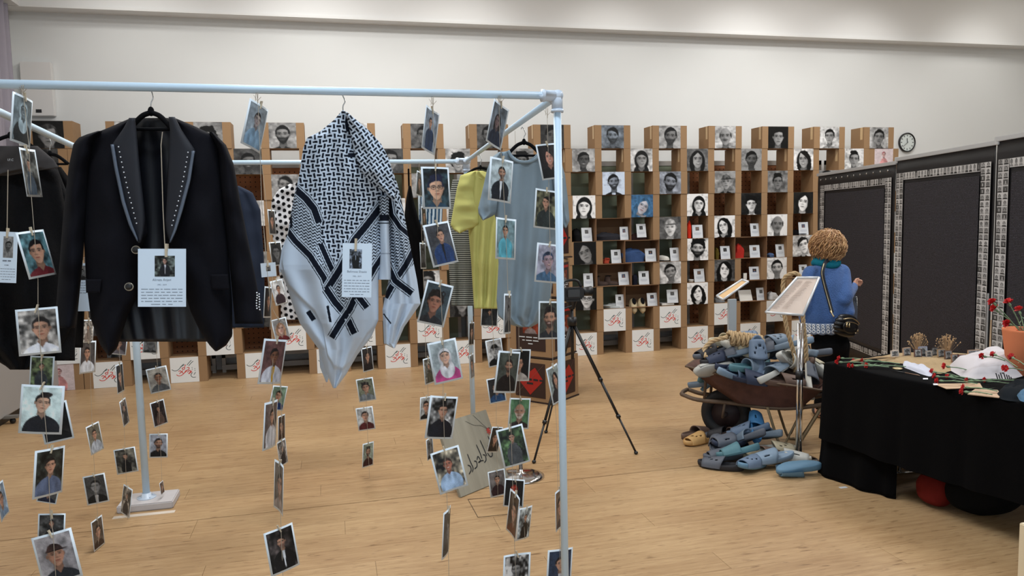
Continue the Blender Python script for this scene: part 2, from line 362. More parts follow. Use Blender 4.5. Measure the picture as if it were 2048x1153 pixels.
def print_mesh(img, wd, ht, y=0.0, bend=0.0):
    """sheet in local XZ plane facing -Y, centred"""
    ny, nx = img.shape[:2]; X, Z = np.meshgrid(np.linspace(-wd / 2, wd / 2, nx), np.linspace(ht / 2, -ht / 2, ny))
    Y = y + bend * ((X / (wd / 2)) ** 2) ; return gridmesh(np.stack([X, Y + 0 * X, Z], -1), img, name='photo_print')
def word_dashes(width, h, seed, n=7):
    """a centred line of print too small to read: one short stroke per word"""
    r = random.Random(seed); ws = [r.uniform(.4, 1.4) for _ in range(n)]; gap = .25; tot = sum(ws) + gap * (n - 1); k = width / tot; x = -width / 2; m = MB()
    for q in ws:
        m.add([(x, 0, 0), (x + q * k, 0, 0), (x + q * k, 0, h), (x, 0, h)], [(0, 1, 2, 3)]); x += (q + gap) * k
    return m.mesh('print_line')
def text_mesh(txt, size, align='CENTER'):
    c = bpy.data.curves.new('t', 'FONT'); c.body = txt; c.size = size; c.align_x = align; c.resolution_u = 2
    o = bpy.data.objects.new('t', c); COL.objects.link(o); dg = bpy.context.evaluated_depsgraph_get(); dg.update()
    me = bpy.data.meshes.new_from_object(o.evaluated_get(dg)); bpy.data.objects.remove(o)
    me.transform(Matrix.Rotation(PI / 2, 4, 'X')); me.materials.clear(); return me
# ------------------------------------------------------------------ room
XL, XR, YB, YF, ZC = -3.3, 10.6, 9.4, -3.0, 4.95
def struct(o): o['kind'] = 'structure'; return o
fl = struct(MB().box(XL - .1, XR + .1, YF - .1, YB + .1, -0.06, -0.004).build('floor', mat('floor_joint', (0.40, 0.31, 0.22), 0.7)))
pw, plen = 0.19, 2.35
ycur = 1.62; k = 0; pm = {}; nplank = 0
while ycur < YB - 0.01:
    w_ = pw if abs(ycur + pw - 4.55) > 0.1 else 4.545 - ycur
    xs = XL - (k * 0.83) % plen
    while xs < 6.4:
        a, b = max(xs, XL), min(xs + plen, 6.4)
        if b - a > 0.05:
            key = (round(b - a, 3), round(w_, 3))
            if key not in pm: pm[key] = MB().box(0, key[0] - 0.0016, 0, key[1] - 0.0012, -0.02, 0).mesh('plank'); pm[key].materials.append(FLOORM)
            o = link('plank', pm[key], fl); o.location = (a, ycur, 0); nplank += 1
        xs += plen
    ycur += w_ + (0.006 if abs(ycur + w_ - 4.545) < 0.01 else 0); k += 1
r = MB(); r.box(6.4, XR, 1.62, YB, -0.02, 0); r.box(XL, XR, YF, 1.618, -0.02, 0)
o = r.build('floor_boards', FLOORM, fl); o['kind'] = 'stuff'
# floor outlet hatch outline
h = MB(); c0, c1, c2, c3 = onz(936, 1000), onz(956, 1036), onz(1042, 1027), onz(1022, 993)
for a, b in ((c0, c1), (c1, c2), (c2, c3), (c3, c0)): h.tube([a + [0, 0, .0005], b + [0, 0, .0005]], 0.0022, 4)
tag(h.build('floor_hatch', mat('hatch_seam', (0.30, 0.22, 0.15), 0.6)), 'thin dark outline of a hatch flush in the wooden floor', 'hatch')
struct(MB().box(XL - .1, XR + .1, YB, YB + .1, 0, ZC).build('wall_back', WALLM))
struct(MB().box(XL - .1, XL, YF, YB, 0, ZC).build('wall_left', WALLM))
struct(MB().box(XR, XR + .1, YF, YB, 0, ZC).build('wall_right', WALLM))
struct(MB().box(XL - .1, XR + .1, YF - .1, YF, 0, ZC).build('wall_front', WALLM))
struct(MB().box(XL - .1, XR + .1, YF - .1, YB + .1, ZC, ZC + .1).build('ceiling', mat('ceiling_paint', (0.93, 0.92, 0.90), 0.9)))
FASC = mat('fascia_paint', (0.88, 0.88, 0.875), 0.8)
t = MB(); t.box(XL, XR, 9.18, YB, 4.075, ZC); t.box(XL, XR, 9.165, 9.18, 4.07, 4.10); struct(t.build('trim_1', FASC))
t = MB(); t.box(XL, XL + .2, YF, 9.18, 4.075, ZC); struct(t.build('trim_2', FASC))
struct(MB().box(XL, XR, 9.385, 9.4, 0, 0.1).build('baseboard_back', mat('baseboard_paint', (0.86, 0.85, 0.84), 0.6)))
struct(MB().box(XL, XL + .015, YF, 9.385, 0, 0.1).build('baseboard_left', MATS['baseboard_paint']))
# curtain on the left wall
ny = 90; yy = np.linspace(7.9, 9.05, ny); P = np.zeros((12, ny, 3))
for i, z in enumerate(np.linspace(4.06, 0.08, 12)):
    P[i, :, 0] = XL + 0.10 + 0.035 * np.sin(yy * 46 + 0.15 * i) + 0.015 * np.sin(yy * 17); P[i, :, 1] = yy; P[i, :, 2] = z
B = P.copy(); B[:, :, 0] -= 0.012
tag(link('curtain', gridmesh(P, closed_back=B), None, True, mat('curtain_grey', (0.60, 0.58, 0.62), 0.95, nscale=9, namt=.06)), 'grey pleated curtain at the far left edge of the wall', 'curtain')
# wall cabinet
wc = empty('wall_cabinet', (-3.05, 9.4, 2.95), 'pale wall cabinet high in the left corner behind the rack', 'cabinet')
MB().box(-0.15, 0.16, -0.07, -0.001, 0, 0.58).build('cabinet_body', mat('cabinet_grey', (0.84, 0.83, 0.82), 0.5), wc, bevel=0.006)
MB().box(-0.02, 0.035, -0.075, -0.07, 0.035, 0.07).build('display_label', BLACKINK, wc)
# grey equipment cabinet standing by the left wall
gc = empty('storage_cabinet', (-3.2, 7.9, 0), 'low grey cabinet against the left wall under the curtain', 'cabinet')
MB().box(-0.08, 0.34, -0.7, 1.2, 0.06, 0.62).build('cabinet_body', mat('cab_grey', (0.62, 0.61, 0.60), 0.6), gc, bevel=0.01)
MB().box(-0.06, 0.32, -0.68, 1.18, 0.0, 0.06).build('plinth', BLACKP, gc)
# clock
ck = empty('wall_clock', (8.2, 9.4, 2.69), 'round wall clock with black rim on the white wall', 'clock')
MB().lathe([(0.135, 0), (0.14, -0.03), (0.13, -0.04), (0.122, -0.03), (0.122, -0.02)], (0, 0, 0), 40, 'y').build('clock_rim', BLACKP, ck, True)
MB().lathe([(0.123, -0.015), (0.123, -0.022)], (0, 0, 0), 40, 'y').build('clock_face', mat('clock_white', (0.80, 0.83, 0.82), 0.5), ck)
t = MB()
for i in range(12):
    a = i * PI / 6; ln = 0.02; rr = Matrix.Rotation(-a, 3, 'Y'); t.box(-0.004, 0.004, -0.026, -0.023, 0.088, 0.088 + ln, rr)
t.build('hour_marks', BLACKINK, ck)
MB().box(-0.004, 0.004, -0.030, -0.027, -0.01, 0.062, Matrix.Rotation(math.radians(-6), 3, 'Y')).build('hour_hand', BLACKINK, ck)
MB().box(-0.003, 0.003, -0.033, -0.031, -0.015, 0.098, Matrix.Rotation(math.radians(-128), 3, 'Y')).build('minute_hand', mat('hand_grey', (0.4, 0.42, 0.42), .5), ck)
# ceiling light, a corner shows at the top right
cl = empty('ceiling_light', (9.6, 8.2, ZC), 'bright ceiling light panel at the top right corner', 'light')
MB().box(-0.7, 0.7, -0.2, 0.2, -0.05, 0).build('light_frame', mat('frame_white', (0.9, 0.9, 0.9), .5), cl)
em = mat('diffuser', (1, 1, 1), .5); em.node_tree.nodes['Principled BSDF'].inputs['Emission Color'].default_value = (1, .96, .9, 1); em.node_tree.nodes['Principled BSDF'].inputs['Emission Strength'].default_value = 4
MB().box(-0.66, 0.66, -0.17, 0.17, -0.056, -0.05).build('diffuser', em, cl)

# partition boards behind the boxes
GREENB = mat('pinboard_green', (0.56, 0.60, 0.52), 0.9, nscale=20, namt=.05)
def board(x0, x1, kind, label):
    e = empty('partition_board', ((x0 + x1) / 2, 9.2, 0), label, 'board', 'partition boards behind the boxes'); h = (x1 - x0) / 2 - 0.01
    f = MB(); f.box(-h, -h + .04, -.02, .02, 0, 2.42); f.box(h - .04, h, -.02, .02, 0, 2.42); f.box(-h, h, -.02, .02, 2.36, 2.42); f.box(-h, h, -.02, .02, 0.17, 0.23); f.box(-h, h, -.03, .03, 0.03, 0.09)
    f.build('board_frame', mat('board_frame_grey', (0.72, 0.71, 0.69), .5), e)
    MB().box(-h + .04, h - .04, -.012, .012, 0.23, 2.36).build('board_panel', PEGB if kind else GREENB, e)
lab = ['green pinboard standing behind the boxes right of the rack post', 'green pinboard standing behind the boxes at the middle of the rack', 'brown pegboard standing behind the boxes, right end', 'brown pegboard standing behind the boxes, behind the woman', 'brown pegboard standing behind the boxes left of the scarf', 'brown pegboard standing behind the boxes behind the jacket', 'brown pegboard standing behind the boxes at the left end', 'green pinboard standing behind the boxes beside the rightmost green one', 'green pinboard seen between the black dress and the scarf']
for i, (a, b, kd) in enumerate(((2.75, 3.75, 0), (1.6, 2.7, 0), (6.7, 7.8, 1), (5.75, 6.65, 1), (-1.3, 0.0, 1), (-2.4, -1.35, 1), (-3.1, -2.45, 1), (3.8, 4.55, 0), (0.05, 1.55, 0), (4.6, 5.7, 1))):
    board(a, b, kd, lab[i] if i < 9 else 'brown pegboard standing behind the boxes above the wheelbarrow')

# ------------------------------------------------------------------ cardboard box wall
BW_, BH, BD = 0.463, 0.2822, 0.262; YF0 = 8.73; PW = 0.29
def cbox(closed):
    m = MB(); a, b = -BW_ / 2, BW_ / 2; g = 0.0012
    if closed: m.box(a, b, 0, BD, g, BH - g)
    else:
        t = 0.006; m.box(a, a + t, 0, BD, g, BH - g); m.box(b - t, b, 0, BD, g, BH - g); m.box(a + t, b - t, 0, BD, g, g + t); m.box(a + t, b - t, 0, BD, BH - g - t, BH - g); m.box(a + t, b - t, BD - t, BD, g + t, BH - g - t)
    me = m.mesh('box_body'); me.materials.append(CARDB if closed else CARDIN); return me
BODY = cbox(True); OPEN = cbox(False)
tp = MB().box(-BW_ / 2 - .001, -BW_ / 2, .03, .075, .12, BH - .002).mesh('packing_tape'); tp.materials.append(mat('packing_tape', (0.80, 0.68, 0.50), .3))
# calligraphy poster, traced strokes in a 425 x 450 field
DK = [[(20, 205), (55, 232), (95, 230), (130, 205), (165, 160), (205, 118)], [(150, 170), (185, 150), (215, 130)], [(250, 145), (285, 100), (322, 60)], [(275, 160), (310, 115), (350, 78)], [(330, 275), (305, 310), (305, 340), (330, 365), (375, 365)], [(345, 322), (375, 275)]]
DOTS = [(325, 190), (325, 220), (366, 215), (366, 245)]
RD = [[(85, 300), (115, 322), (160, 318), (205, 280), (250, 240)], [(118, 250), (140, 235), (160, 250), (130, 292)], [(185, 230), (165, 270)], [(175, 185), (182, 212), (205, 215), (215, 180), (178, 190)], [(215, 170), (232, 130)], [(245, 185), (278, 187), (278, 212), (250, 232), (215, 250)], [(252, 275), (280, 235), (300, 262), (262, 300)], [(300, 235), (280, 305)], [(322, 245), (298, 290)], [(165, 250), (195, 285), (230, 240)]]
def UVM(u, v, z): return ((u - 212) / 425 * PW, -0.0012 - z, BH - v / 450 * BH)
pc = MB()
for s_ in DK: pc.strip2d(spline(s_, 5), 11, UVM)
for d in DOTS: pc.strip2d([(d[0], d[1] - 7), (d[0], d[1]), (d[0], d[1] + 7)], 14, UVM)
DKM = pc.mesh('calligraphy'); DKM.materials.append(mat('calligraphy_grey', (0.34, 0.38, 0.39), .7))
pc = MB()
for s_ in RD: pc.strip2d(spline(s_, 5), 12, UVM, 0.0003)
RDM = pc.mesh('calligraphy'); RDM.materials.append(mat('calligraphy_red', (0.80, 0.28, 0.25), .7))
POSTER = MB().box(-PW / 2, PW / 2, -.001, 0, .002, BH - .002).mesh('poster'); POSTER.materials.append(mat('poster_white', (0.88, 0.89, 0.89), .6))
M_, Fm = 'man', 'woman'
# hand-described prints: (row, k) -> (description, params)
G = dict(bw=1.0)
PD = {
 (1, 0): ('young man with short beard in blue-grey print', dict(bw=0.95, tint=(0.88, .95, 1.03), beard=.75, bg=(.55, .5, .48), shirt=(.25, .3, .4), s=.62, cy=.12)),
 (1, 1): ('dark-haired man with thin beard against light grey', dict(bw=.75, beard=.7, bg=(.8, .8, .8), shirt=(.1, .1, .1), s=.68, cy=.1, cx=.05)),
 (1, 2): ('balding man with moustache', dict(bw=.9, hair='bald', stache=.8, bg=(.75, .75, .78), shirt=(.1, .1, .1), s=.68, cy=.1)),
 (1, 3): ('young man with wavy hair on a dark ground', dict(bw=.95, hair='quiff', bg=(.15, .14, .15), shirt=(.4, .4, .4), s=.64, cy=.06)),
 (1, 4): ('young man with black cropped hair and open collar', dict(bw=.95, bg=(.75, .75, .78), shirt=(.6, .6, .6), s=.58, cy=.15)),
 (1, 5): ('man with tall dark hair on pale ground', dict(bw=.85, bg=(.72, .72, .74), shirt=(.3, .3, .3), s=.64, cy=.08, stache=.3)),
 (2, 0): ('laughing woman with hair tied up', dict(bw=.8, hair='short', smile=1, bg=(.75, .75, .75), skin=(.5, .45, .42), shirt=(.3, .3, .3), s=.6, cy=.05)),
 (2, 1): ('smiling woman in dark headscarf', dict(bw=.95, hair='scarf', inner=(.15, .15, .15), smile=1, bg=(.75, .75, .78), shirt=(.15, .15, .15), s=.62, cy=.1)),
 (2, 2): ('smiling woman with long dark hair', dict(bw=1, hair='long', smile=1, bg=(.45, .42, .42), shirt=(.2, .2, .2), s=.66, cy=.08)),
 (2, 3): ('man with dark shaded face', dict(bw=.6, beard=.5, bg=(.95, .95, .95), shirt=(.5, .5, .5), s=.66, cy=.05)),
 (2, 4): ('laughing woman with long black hair', dict(bw=1, hair='long', smile=1, bg=(.75, .75, .75), shirt=(.1, .1, .1), s=.68, cy=.05)),
 (2, 5): ('young man with quiff on pale ground', dict(bw=.95, hair='quiff', bg=(.8, .82, .85), shirt=(.7, .7, .7), s=.6, cy=.02)),
 (3, 0): ('grinning man with beard in suit', dict(bw=.95, tint=(.9, .96, 1.05), beard=.8, smile=1, bg=(.85, .88, .9), shirt=(.15, .17, .22), inner=(.9, .9, .9), s=.58, cy=.15, tilt=4)),
 (3, 1): ('bearded man tilting his head', dict(bw=.95, tint=(.92, .96, 1.03), beard=.95, bg=(.6, .6, .62), shirt=(.3, .33, .4), s=.7, cy=.08, tilt=-8)),
 (3, 2): ('young man wearing a cap', dict(bw=1, hair='cap', hc=(.35, .35, .35), bg=(.55, .52, .5), shirt=(.15, .15, .15), s=.58, cy=.05, cx=.1)),
 (3, 3): ('young man with tall black hair', dict(bw=.75, hair='quiff', bg=(.6, .6, .62), shirt=(.6, .6, .6), s=.58, cy=0)),
 (4, 0): ('woman drawn in stark black headscarf', dict(bw=1, contrast=1.6, hair='scarf', inner=(.05, .05, .05), skin=(.9, .9, .9), bg=(.85, .85, .82), shirt=(.05, .05, .05), s=.68, cy=.05)),
 (4, 1): ('woman with blue hair tilting her head', dict(hair='long', hc=(.22, .38, .52), bg=(.25, .42, .58), skin=(.82, .82, .86), shirt=(.2, .25, .3), s=.64, tilt=-28, cy=.0, cx=.1)),
 (4, 2): ('woman in black scarf, stark print', dict(bw=1, contrast=1.5, hair='scarf', inner=(.06, .06, .06), skin=(.82, .82, .82), bg=(.85, .83, .84), shirt=(.3, .3, .3), s=.6, cx=.12, smile=1)),
 (4, 3): ('boy with thick black hair', dict(bw=1, contrast=1.3, hair='curly', bg=(.2, .2, .2), skin=(.85, .82, .8), shirt=(.8, .8, .8), s=.6, cy=.0)),
 (4, 4): ('young woman with dark hair over one eye', dict(bw=1, contrast=1.4, hair='long', bg=(.2, .2, .2), skin=(.9, .9, .9), shirt=(.4, .4, .4), s=.72, tilt=-8)),
 (5, 1): ('man with moustache and knitted cap', dict(bw=1, contrast=1.3, hair='cap', hc=(.6, .6, .6), stache=.8, beard=.25, bg=(.4, .4, .4), skin=(.88, .86, .84), shirt=(.7, .7, .7), s=.66, cy=.06)),
 (5, 2): ('woman in profile with long black hair', dict(bw=1, contrast=1.4, hair='long', bg=(.8, .8, .8), skin=(.88, .88, .88), shirt=(.1, .1, .1), s=.62, turn=-1, cx=-.1, tilt=10)),
 (5, 3): ('bald old man with grey moustache', dict(bw=1, contrast=1.2, hair='bald', stache=.7, bg=(.92, .92, .92), skin=(.6, .58, .56), shirt=(.6, .6, .6), s=.72, cy=.08)),
 (6, 0): ('woman with fringe turning her eyes up', dict(bw=.9, hair='long', bg=(.1, .1, .1), skin=(.66, .62, .6), shirt=(.1, .1, .1), s=.78, tilt=22, cy=.05)),
 (6, 2): ('man with full black beard', dict(bw=1, contrast=1.4, beard=1, hair='curly', bg=(.85, .85, .85), skin=(.78, .76, .75), shirt=(.2, .2, .2), s=.7, tilt=-6)),
 (6, 4): ('young man and a second pale face', dict(bw=1, contrast=1.4, bg=(.7, .7, .7), shirt=(.1, .1, .1), skin=(.85, .85, .85), s=.66, tilt=14, cx=.1)),
 (7, 1): ('smiling man looking aside', dict(bw=1, contrast=1.2, beard=.4, smile=1, bg=(.7, .7, .7), shirt=(.4, .4, .4), s=.64, tilt=8, cy=.08)),
 (7, 2): ('woman with black fringe', dict(bw=1, contrast=1.5, hair='long', bg=(.4, .4, .4), skin=(.93, .93, .93), shirt=(.3, .3, .3), s=.66, tilt=-5)),
 (7, 3): ('man with short beard on white', dict(bw=1, contrast=1.3, beard=.45, bg=(.88, .88, .88), shirt=(.1, .1, .1), skin=(.8, .78, .76), s=.66, cy=.05)),
 (8, 0): ('boy with round glasses drawn in black', dict(bw=1, contrast=1.3, glasses=True, hair='curly', bg=(.12, .12, .12), skin=(.8, .8, .78), shirt=(.7, .7, .7), s=.68, cy=.0, cx=.15)),
 (8, 2): ('woman with long black hair on white', dict(bw=1, contrast=1.5, hair='long', bg=(.88, .88, .9), skin=(.95, .95, .95), shirt=(.15, .15, .15), s=.62, tilt=12)),
 (1, -6): ('man with short beard before planks', dict(bw=.9, beard=.8, bg=(.62, .6, .58), bgv=.4, s=.66)),
}
PD[(1, -5)] = ('bearded man before pale planks', dict(bw=.85, beard=1, bg=(.65, .62, .6), shirt=(.2, .2, .2), s=.62))
PD[(1, -6)] = ('young man with thick black hair', dict(bw=.8, bg=(.65, .65, .68), hair='curly', s=.6, cy=-.1))
PD[(1, -8)] = ('cropped-haired man on a dark ground', dict(bw=.85, bg=(.15, .15, .16), hc=(.3, .3, .3), s=.72, cy=-.05))
PD[(1, -3)] = ('smiling person with tied hair', dict(bw=.7, bg=(.5, .5, .5), s=.62, smile=1))
PD[(1, -2)] = ('man with sunglasses strap', dict(bw=.7, bg=(.45, .45, .47), beard=.6, s=.66))
PD[(1, -1)] = ('blurred grey face', dict(bw=.5, bg=(.4, .4, .4), s=.7))
PD[(2, -5)] = ('smiling man in soft focus', dict(bw=.65, beard=.6, bg=(.45, .43, .42), smile=1, s=.6, cy=0))
PD[(2, -2)] = ('curly-haired smiling boy', dict(bw=1, hair='curly', smile=1, bg=(.62, .62, .62), s=.6, cy=-.1))
PD[(2, -3)] = ('man with glasses held up', dict(bw=.8, bg=(.35, .35, .35), smile=1, s=.7))
PD[(2, -1)] = ('boy with dark fringe', dict(bw=.7, hair='curly', bg=(.75, .75, .75), s=.6, cy=0))
PD[(3, -4)] = ('woman with closed eyes under black scarf', dict(bw=1, contrast=1.3, hair='scarf', inner=(.12, .12, .12), bg=(.2, .2, .2), skin=(.8, .78, .78), s=.8))
ORD = ['first', 'second', 'third', 'fourth', 'fifth', 'sixth', 'seventh', 'eighth', 'ninth', 'tenth', 'eleventh', 'twelfth', 'thirteenth', 'fourteenth', 'fifteenth']
open_boxes = {(5, 0), (6, 1), (6, 3), (7, 0), (8, 1), (8, 3)}
spare = []
for i in range(6):
    rr = np.random.RandomState(50 + i)
    im = portrait(30, 29, PW / BH, 50 + i, bw=.9, contrast=1.2, hair=['short', 'long', 'curly', 'quiff', 'scarf', 'short'][i], inner=(.15, .15, .15), beard=[.8, 0, 0, .4, 0, 0][i], bg=[(.6,) * 3, (.3,) * 3, (.8,) * 3][i % 3], shirt=(.2, .2, .2), s=.70, smile=i % 2)
    me = print_mesh(im, PW, BH - .004, -.0012); me.materials.append(PRINT); spare.append(me)
pink = portrait(40, 40, PW / BH, 5, bg=(.88, .82, .83), bgv=.05, skin=(.9, .74, .72), hair='short', hc=(.5, .25, .28), shirt=(.88, .62, .62), s=.26, cy=.45, body=1.3)
PINK = print_mesh(pink, PW, BH - .004, -.0012); PINK.materials.append(PRINT)
jr = random.Random(3); CELLX = {}
for row in range(1, 11):
    odd = row % 2 == 1; z0 = (10 - row) * BH; c0_ = 3.40 if odd else 3.02
    ks = list(range(-8, 6)) if odd else list(range(-8, 7))
    for k in ks:
        if odd: cxw = c0_ + (0.757 if k > 0 else 0.772) * k
        else:
            cxw = c0_ + (0.757 if k > 0 else 0.772) * k
            if k == -8: cxw = c0_ - 0.772 * 7 - 0.466
            if k == 6: cxw = c0_ + 0.757 * 5 + 0.466
        CELLX[(row, k)] = cxw
        pos = ORD[ks.index(k)] + ' from left' if k < -1 else ORD[5 - k if odd else 6 - k] + ' from right'
        rn = ORD[row - 1] + ' row from top'
        nm = (row, k) in PD
        if row >= 9: base = 'cardboard box with red and grey calligraphy poster'
        elif (row, k) in open_boxes: base = 'open-fronted cardboard box'
        elif nm: base = 'box showing ' + PD[(row, k)][0]
        else: base = 'cardboard box with black and white portrait'
        if (row, k) in ((10, -8), (2, 6)): base = 'cardboard box with pale pink sketch'
        lb = base + ', ' + rn + ', ' + pos
        if len(lb.split()) > 16: lb = base + ', ' + ORD[row - 1] + ' row, ' + pos
        if len(lb.split()) > 16: lb = base + ', ' + ORD[row - 1] + ' row'
        e = empty('cardboard_box', (cxw + jr.uniform(-.004, .004), YF0 + jr.uniform(-.006, .006), z0), lb, 'box', 'stacked cardboard boxes in the photo wall')
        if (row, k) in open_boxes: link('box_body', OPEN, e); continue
        link('box_body', BODY, e)
        if row < 3: link('packing_tape', tp, e)
        if (row, k) in ((10, -8), (2, 6)): p = link('photo_print', PINK, e); p.location = (0, 0, BH / 2); continue
        if row >= 9:
            p = link('poster', POSTER, e); link('grey_lettering', DKM, p); link('red_lettering', RDM, p); continue
        if nm:
            pr_ = dict(PD[(row, k)][1]); pr_.setdefault('contrast', 1.3); pr_['s'] = pr_.get('s', .6) * 1.12; pr_['cy'] = pr_.get('cy', .1) - .05; im = portrait(46, 45, PW / BH, 100 + row * 20 + k, **pr_); me = print_mesh(im, PW, BH - .004, -.0012); me.materials.append(PRINT)
        else: me = spare[(row * 5 + k * 3) % 6]
        p = link('photo_print', me, e); p.location = (0, 0, BH / 2)
# ------------------------------------------------------------------ things in the open cells
def adopt(o, root):
    o.parent = root; o.matrix_parent_inverse = Matrix.Translation(root.location).inverted(); return o
def atA(X, Y, D):
    v = np.stack([X - CX, Y - CY, np.full_like(X, F_)], -1) @ R.T
    return CAM + v * (np.asarray(D)[..., None] / F_)
TL = MB()
for i in range(6):
    wd = [.085, .09, .088, .09, .082, .05][i]; TL.box(-wd / 2, wd / 2, -.0012, -.0008, .038 - i * .0055, .0405 - i * .0055)
TLM = TL.mesh('text_lines'); TLM.materials.append(mat('faint_ink', (.66, .68, .72), .7))
bust = []
for i in range(7):
    im = portrait(14, 14, 1, 300 + i, bg=[(.5, .45, .42), (.3, .35, .45), (.2, .2, .22)][i % 3], skin=(.75, .6, .52), shirt=[(.2, .2, .25), (.5, .3, .25), (.25, .35, .55)][i % 3], hair=['short', 'short', 'long'][i % 3], bw=None if i % 2 else .9, s=.5)
    me = print_mesh(im, .046, .046, -.0012); me.materials.append(PRINT); bust.append(me)
CARDM = MB().box(-.065, .065, -.0008, .0008, -.085, .085).mesh('card_sheet'); CARDM.materials.append(WHITE)
ZC6 = [(133, 225, 65, 180, 5), (450, 523, 65, 172, 5), (583, 673, 25, 125, 5), (1043, 1138, 45, 150, 5), (375, 465, 255, 362, 6), (656, 753, 233, 347, 6), (858, 950, 230, 340, 6), (150, 232, 437, 545, 7), (435, 531, 428, 535, 7), (603, 695, 424, 538, 7), (1053, 1157, 412, 512, 7), (415, 487, 610, 720, 8), (670, 765, 597, 708, 8), (834, 935, 574, 683, 8)]
ZC7 = [(405, 498, 33, 143, 5), (805, 898, 12, 120, 5), (160, 255, 217, 322, 6), (402, 498, 203, 312, 6), (613, 708, 198, 305, 6), (399, 500, 369, 500, 7), (455, 551, 552, 662, 8), (810, 890, 338, 420, 7)]
wh = ['beside black folded clothes, left cell of the fifth row', 'at the end of the long black garment, fifth row', 'lying on dark clothes in the fifth row', 'beside the red packet, fifth row', 'beside small red item, sixth row', 'in front of the folded blue jeans', 'beside white shoe in the sixth row', 'alone at left of the seventh row', 'in front of the brown boots', 'beside dark spotted cloth, seventh row', 'beside white cup in the seventh row', 'above draped cloth at left of the eighth row', 'beside the pair of beige canvas shoes', 'standing on a pale book, eighth row',
      'right of the woman in profile, fifth row', 'behind the black cap, fifth row', 'next to a small yellow item, sixth row', 'right of the red gloves, sixth row', 'in the sixth row above the rope loop', 'beside a patterned box, seventh row', 'right of the white sheets, eighth row', 'just left of the woman by her shoulder']
for i, (a, b, c, d, row) in enumerate(ZC6 + ZC7):
    ox = 1130 if i < 14 else 1400; x = ox + (a + b) / 2 / 4.117; y = 440 + (c + d) / 2 / 4.117; p = ony(x, y, YF0 + 0.05)
    zb = (10 - row) * BH + 0.086 + (0.03 if i in (2, 13) else 0); ws = (b - a) / 4.117 / 21.5
    e = link('info_card', CARDM); e.location = (p[0], p[1], zb); e.rotation_euler = (math.radians(-9), 0, math.radians([4, -3, 6, -5][i % 4])); e.scale = (ws, 1, 1)
    tag(e, 'small white info card ' + wh[i], 'card', 'info cards in the box cells')
    q = link('photo_print', bust[i % 7], e); q.location = (0, 0, 0.035); link('text_lines', TLM, e).location = (0, 0, -.055)

def lump(name, label, cat, box, row, rgb, dy=0.05, dp=0.09, seed=0, pattern=None, part='cloth_body', ox=1130, bump=0.35, zoff=0.0):
    a, b, c, d = box; x0 = ony(ox + a / 4.117, 440 + d / 4.117, YF0 + dy)[0]; x1 = ony(ox + b / 4.117, 440 + d / 4.117, YF0 + dy)[0]
    h = (d - c) / 4.117 / 161; zb = (10 - row) * BH + 0.003 + zoff; rng = np.random.RandomState(seed)
    n, m = 22, 34; th = np.linspace(0, PI / 2, n)[:, None]; ph = np.linspace(0, 2 * PI, m)[None]
    e1 = 0.55; cs = lambda t: np.sign(np.cos(t)) * np.abs(np.cos(t)) ** e1; sn = lambda t: np.sign(np.sin(t)) * np.abs(np.sin(t)) ** e1
    rr = 1 + bump * (wavy((n, m), (4, 9), rng) - .5); rr[:, -1] = rr[:, 0]
    X = (x1 - x0) / 2 * cs(th) * cs(ph) * rr; Y = dp * cs(th) * sn(ph) * rr; Z = h * sn(th) * (0.75 + 0.4 * wavy((n, m), (3, 6), rng)) * np.ones_like(ph); Z[:, -1] = Z[:, 0]
    me = gridmesh(np.stack([X, Y, Z], -1)[::-1]); m_ = pattern or mat('cloth_%d_%d_%d' % tuple(int(v * 99) for v in rgb), rgb, 0.9, nscale=14, namt=.25, bump=.2, bscale=60)
    o = link(name, me, None, True, m_); o.location = ((x0 + x1) / 2, YF0 + dy + dp * .9, zb); return tag(o, label, cat)
lump('folded_garment', 'black folded clothes in the left cell of the fifth row', 'clothes', (75, 140, 80, 176), 5, (.07, .07, .08), seed=1)
lump('folded_garment', 'long dark grey folded garment in open box, fifth row', 'clothes', (248, 480, 105, 170), 5, (.16, .16, .18), seed=2)
lump('folded_garment', 'dark brown clothes under a card in the fifth row', 'clothes', (548, 690, 118, 172), 5, (.20, .14, .14), seed=3)
lump('red_packet', 'upright red patterned packet in the fifth row', 'packet', (1010, 1044, 15, 150), 5, (.80, .20, .12), dp=.03, seed=4)
lump('beaded_bracelet', 'small red and gold item at left of the sixth row', 'bracelet', (322, 372, 315, 360), 6, (.62, .25, .18), dp=.04, seed=5, bump=.8)
lump('folded_jeans', 'folded blue jeans in open box, sixth row', 'jeans', (482, 664, 245, 352), 6, (.22, .31, .47), seed=6)
lump('yellow_pouch', 'small dark and yellow pouch in the sixth row', 'pouch', (132, 160, 225, 322), 6, (.35, .30, .12), ox=1400, dp=.05, seed=7)
lump('blue_cloth', 'small blue cloth right end of the sixth row', 'cloth', (572, 615, 270, 305), 6, (.30, .38, .52), ox=1400, dp=.05, seed=8)
lump('spotted_cloth', 'dark cloth with white spots in the seventh row', 'cloth', (556, 604, 450, 538), 7, (.10, .11, .16), dp=.05, seed=9)
lump('draped_cloth', 'white cloth with black pattern draped over a box edge, eighth row', 'cloth', (324, 482, 695, 732), 8, (.62, .64, .64), dp=.07, seed=10, bump=.8, zoff=-.002)
lump('crumpled_cloth', 'crumpled grey cloth behind the small lectern', 'cloth', (132, 205, 635, 680), 8, (.45, .46, .47), ox=1400, dp=.07, seed=11)
lump('crumpled_cloth', 'white crumpled cloth behind the large sign frame', 'cloth', (575, 650, 598, 660), 8, (.80, .80, .80), ox=1400, dp=.07, seed=12)
lump('black_bag', 'black bag with metal eyelet at right end of the fifth row', 'bag', (935, 1010, 0, 110), 5, (.06, .06, .07), ox=1400, dp=.06, seed=13)
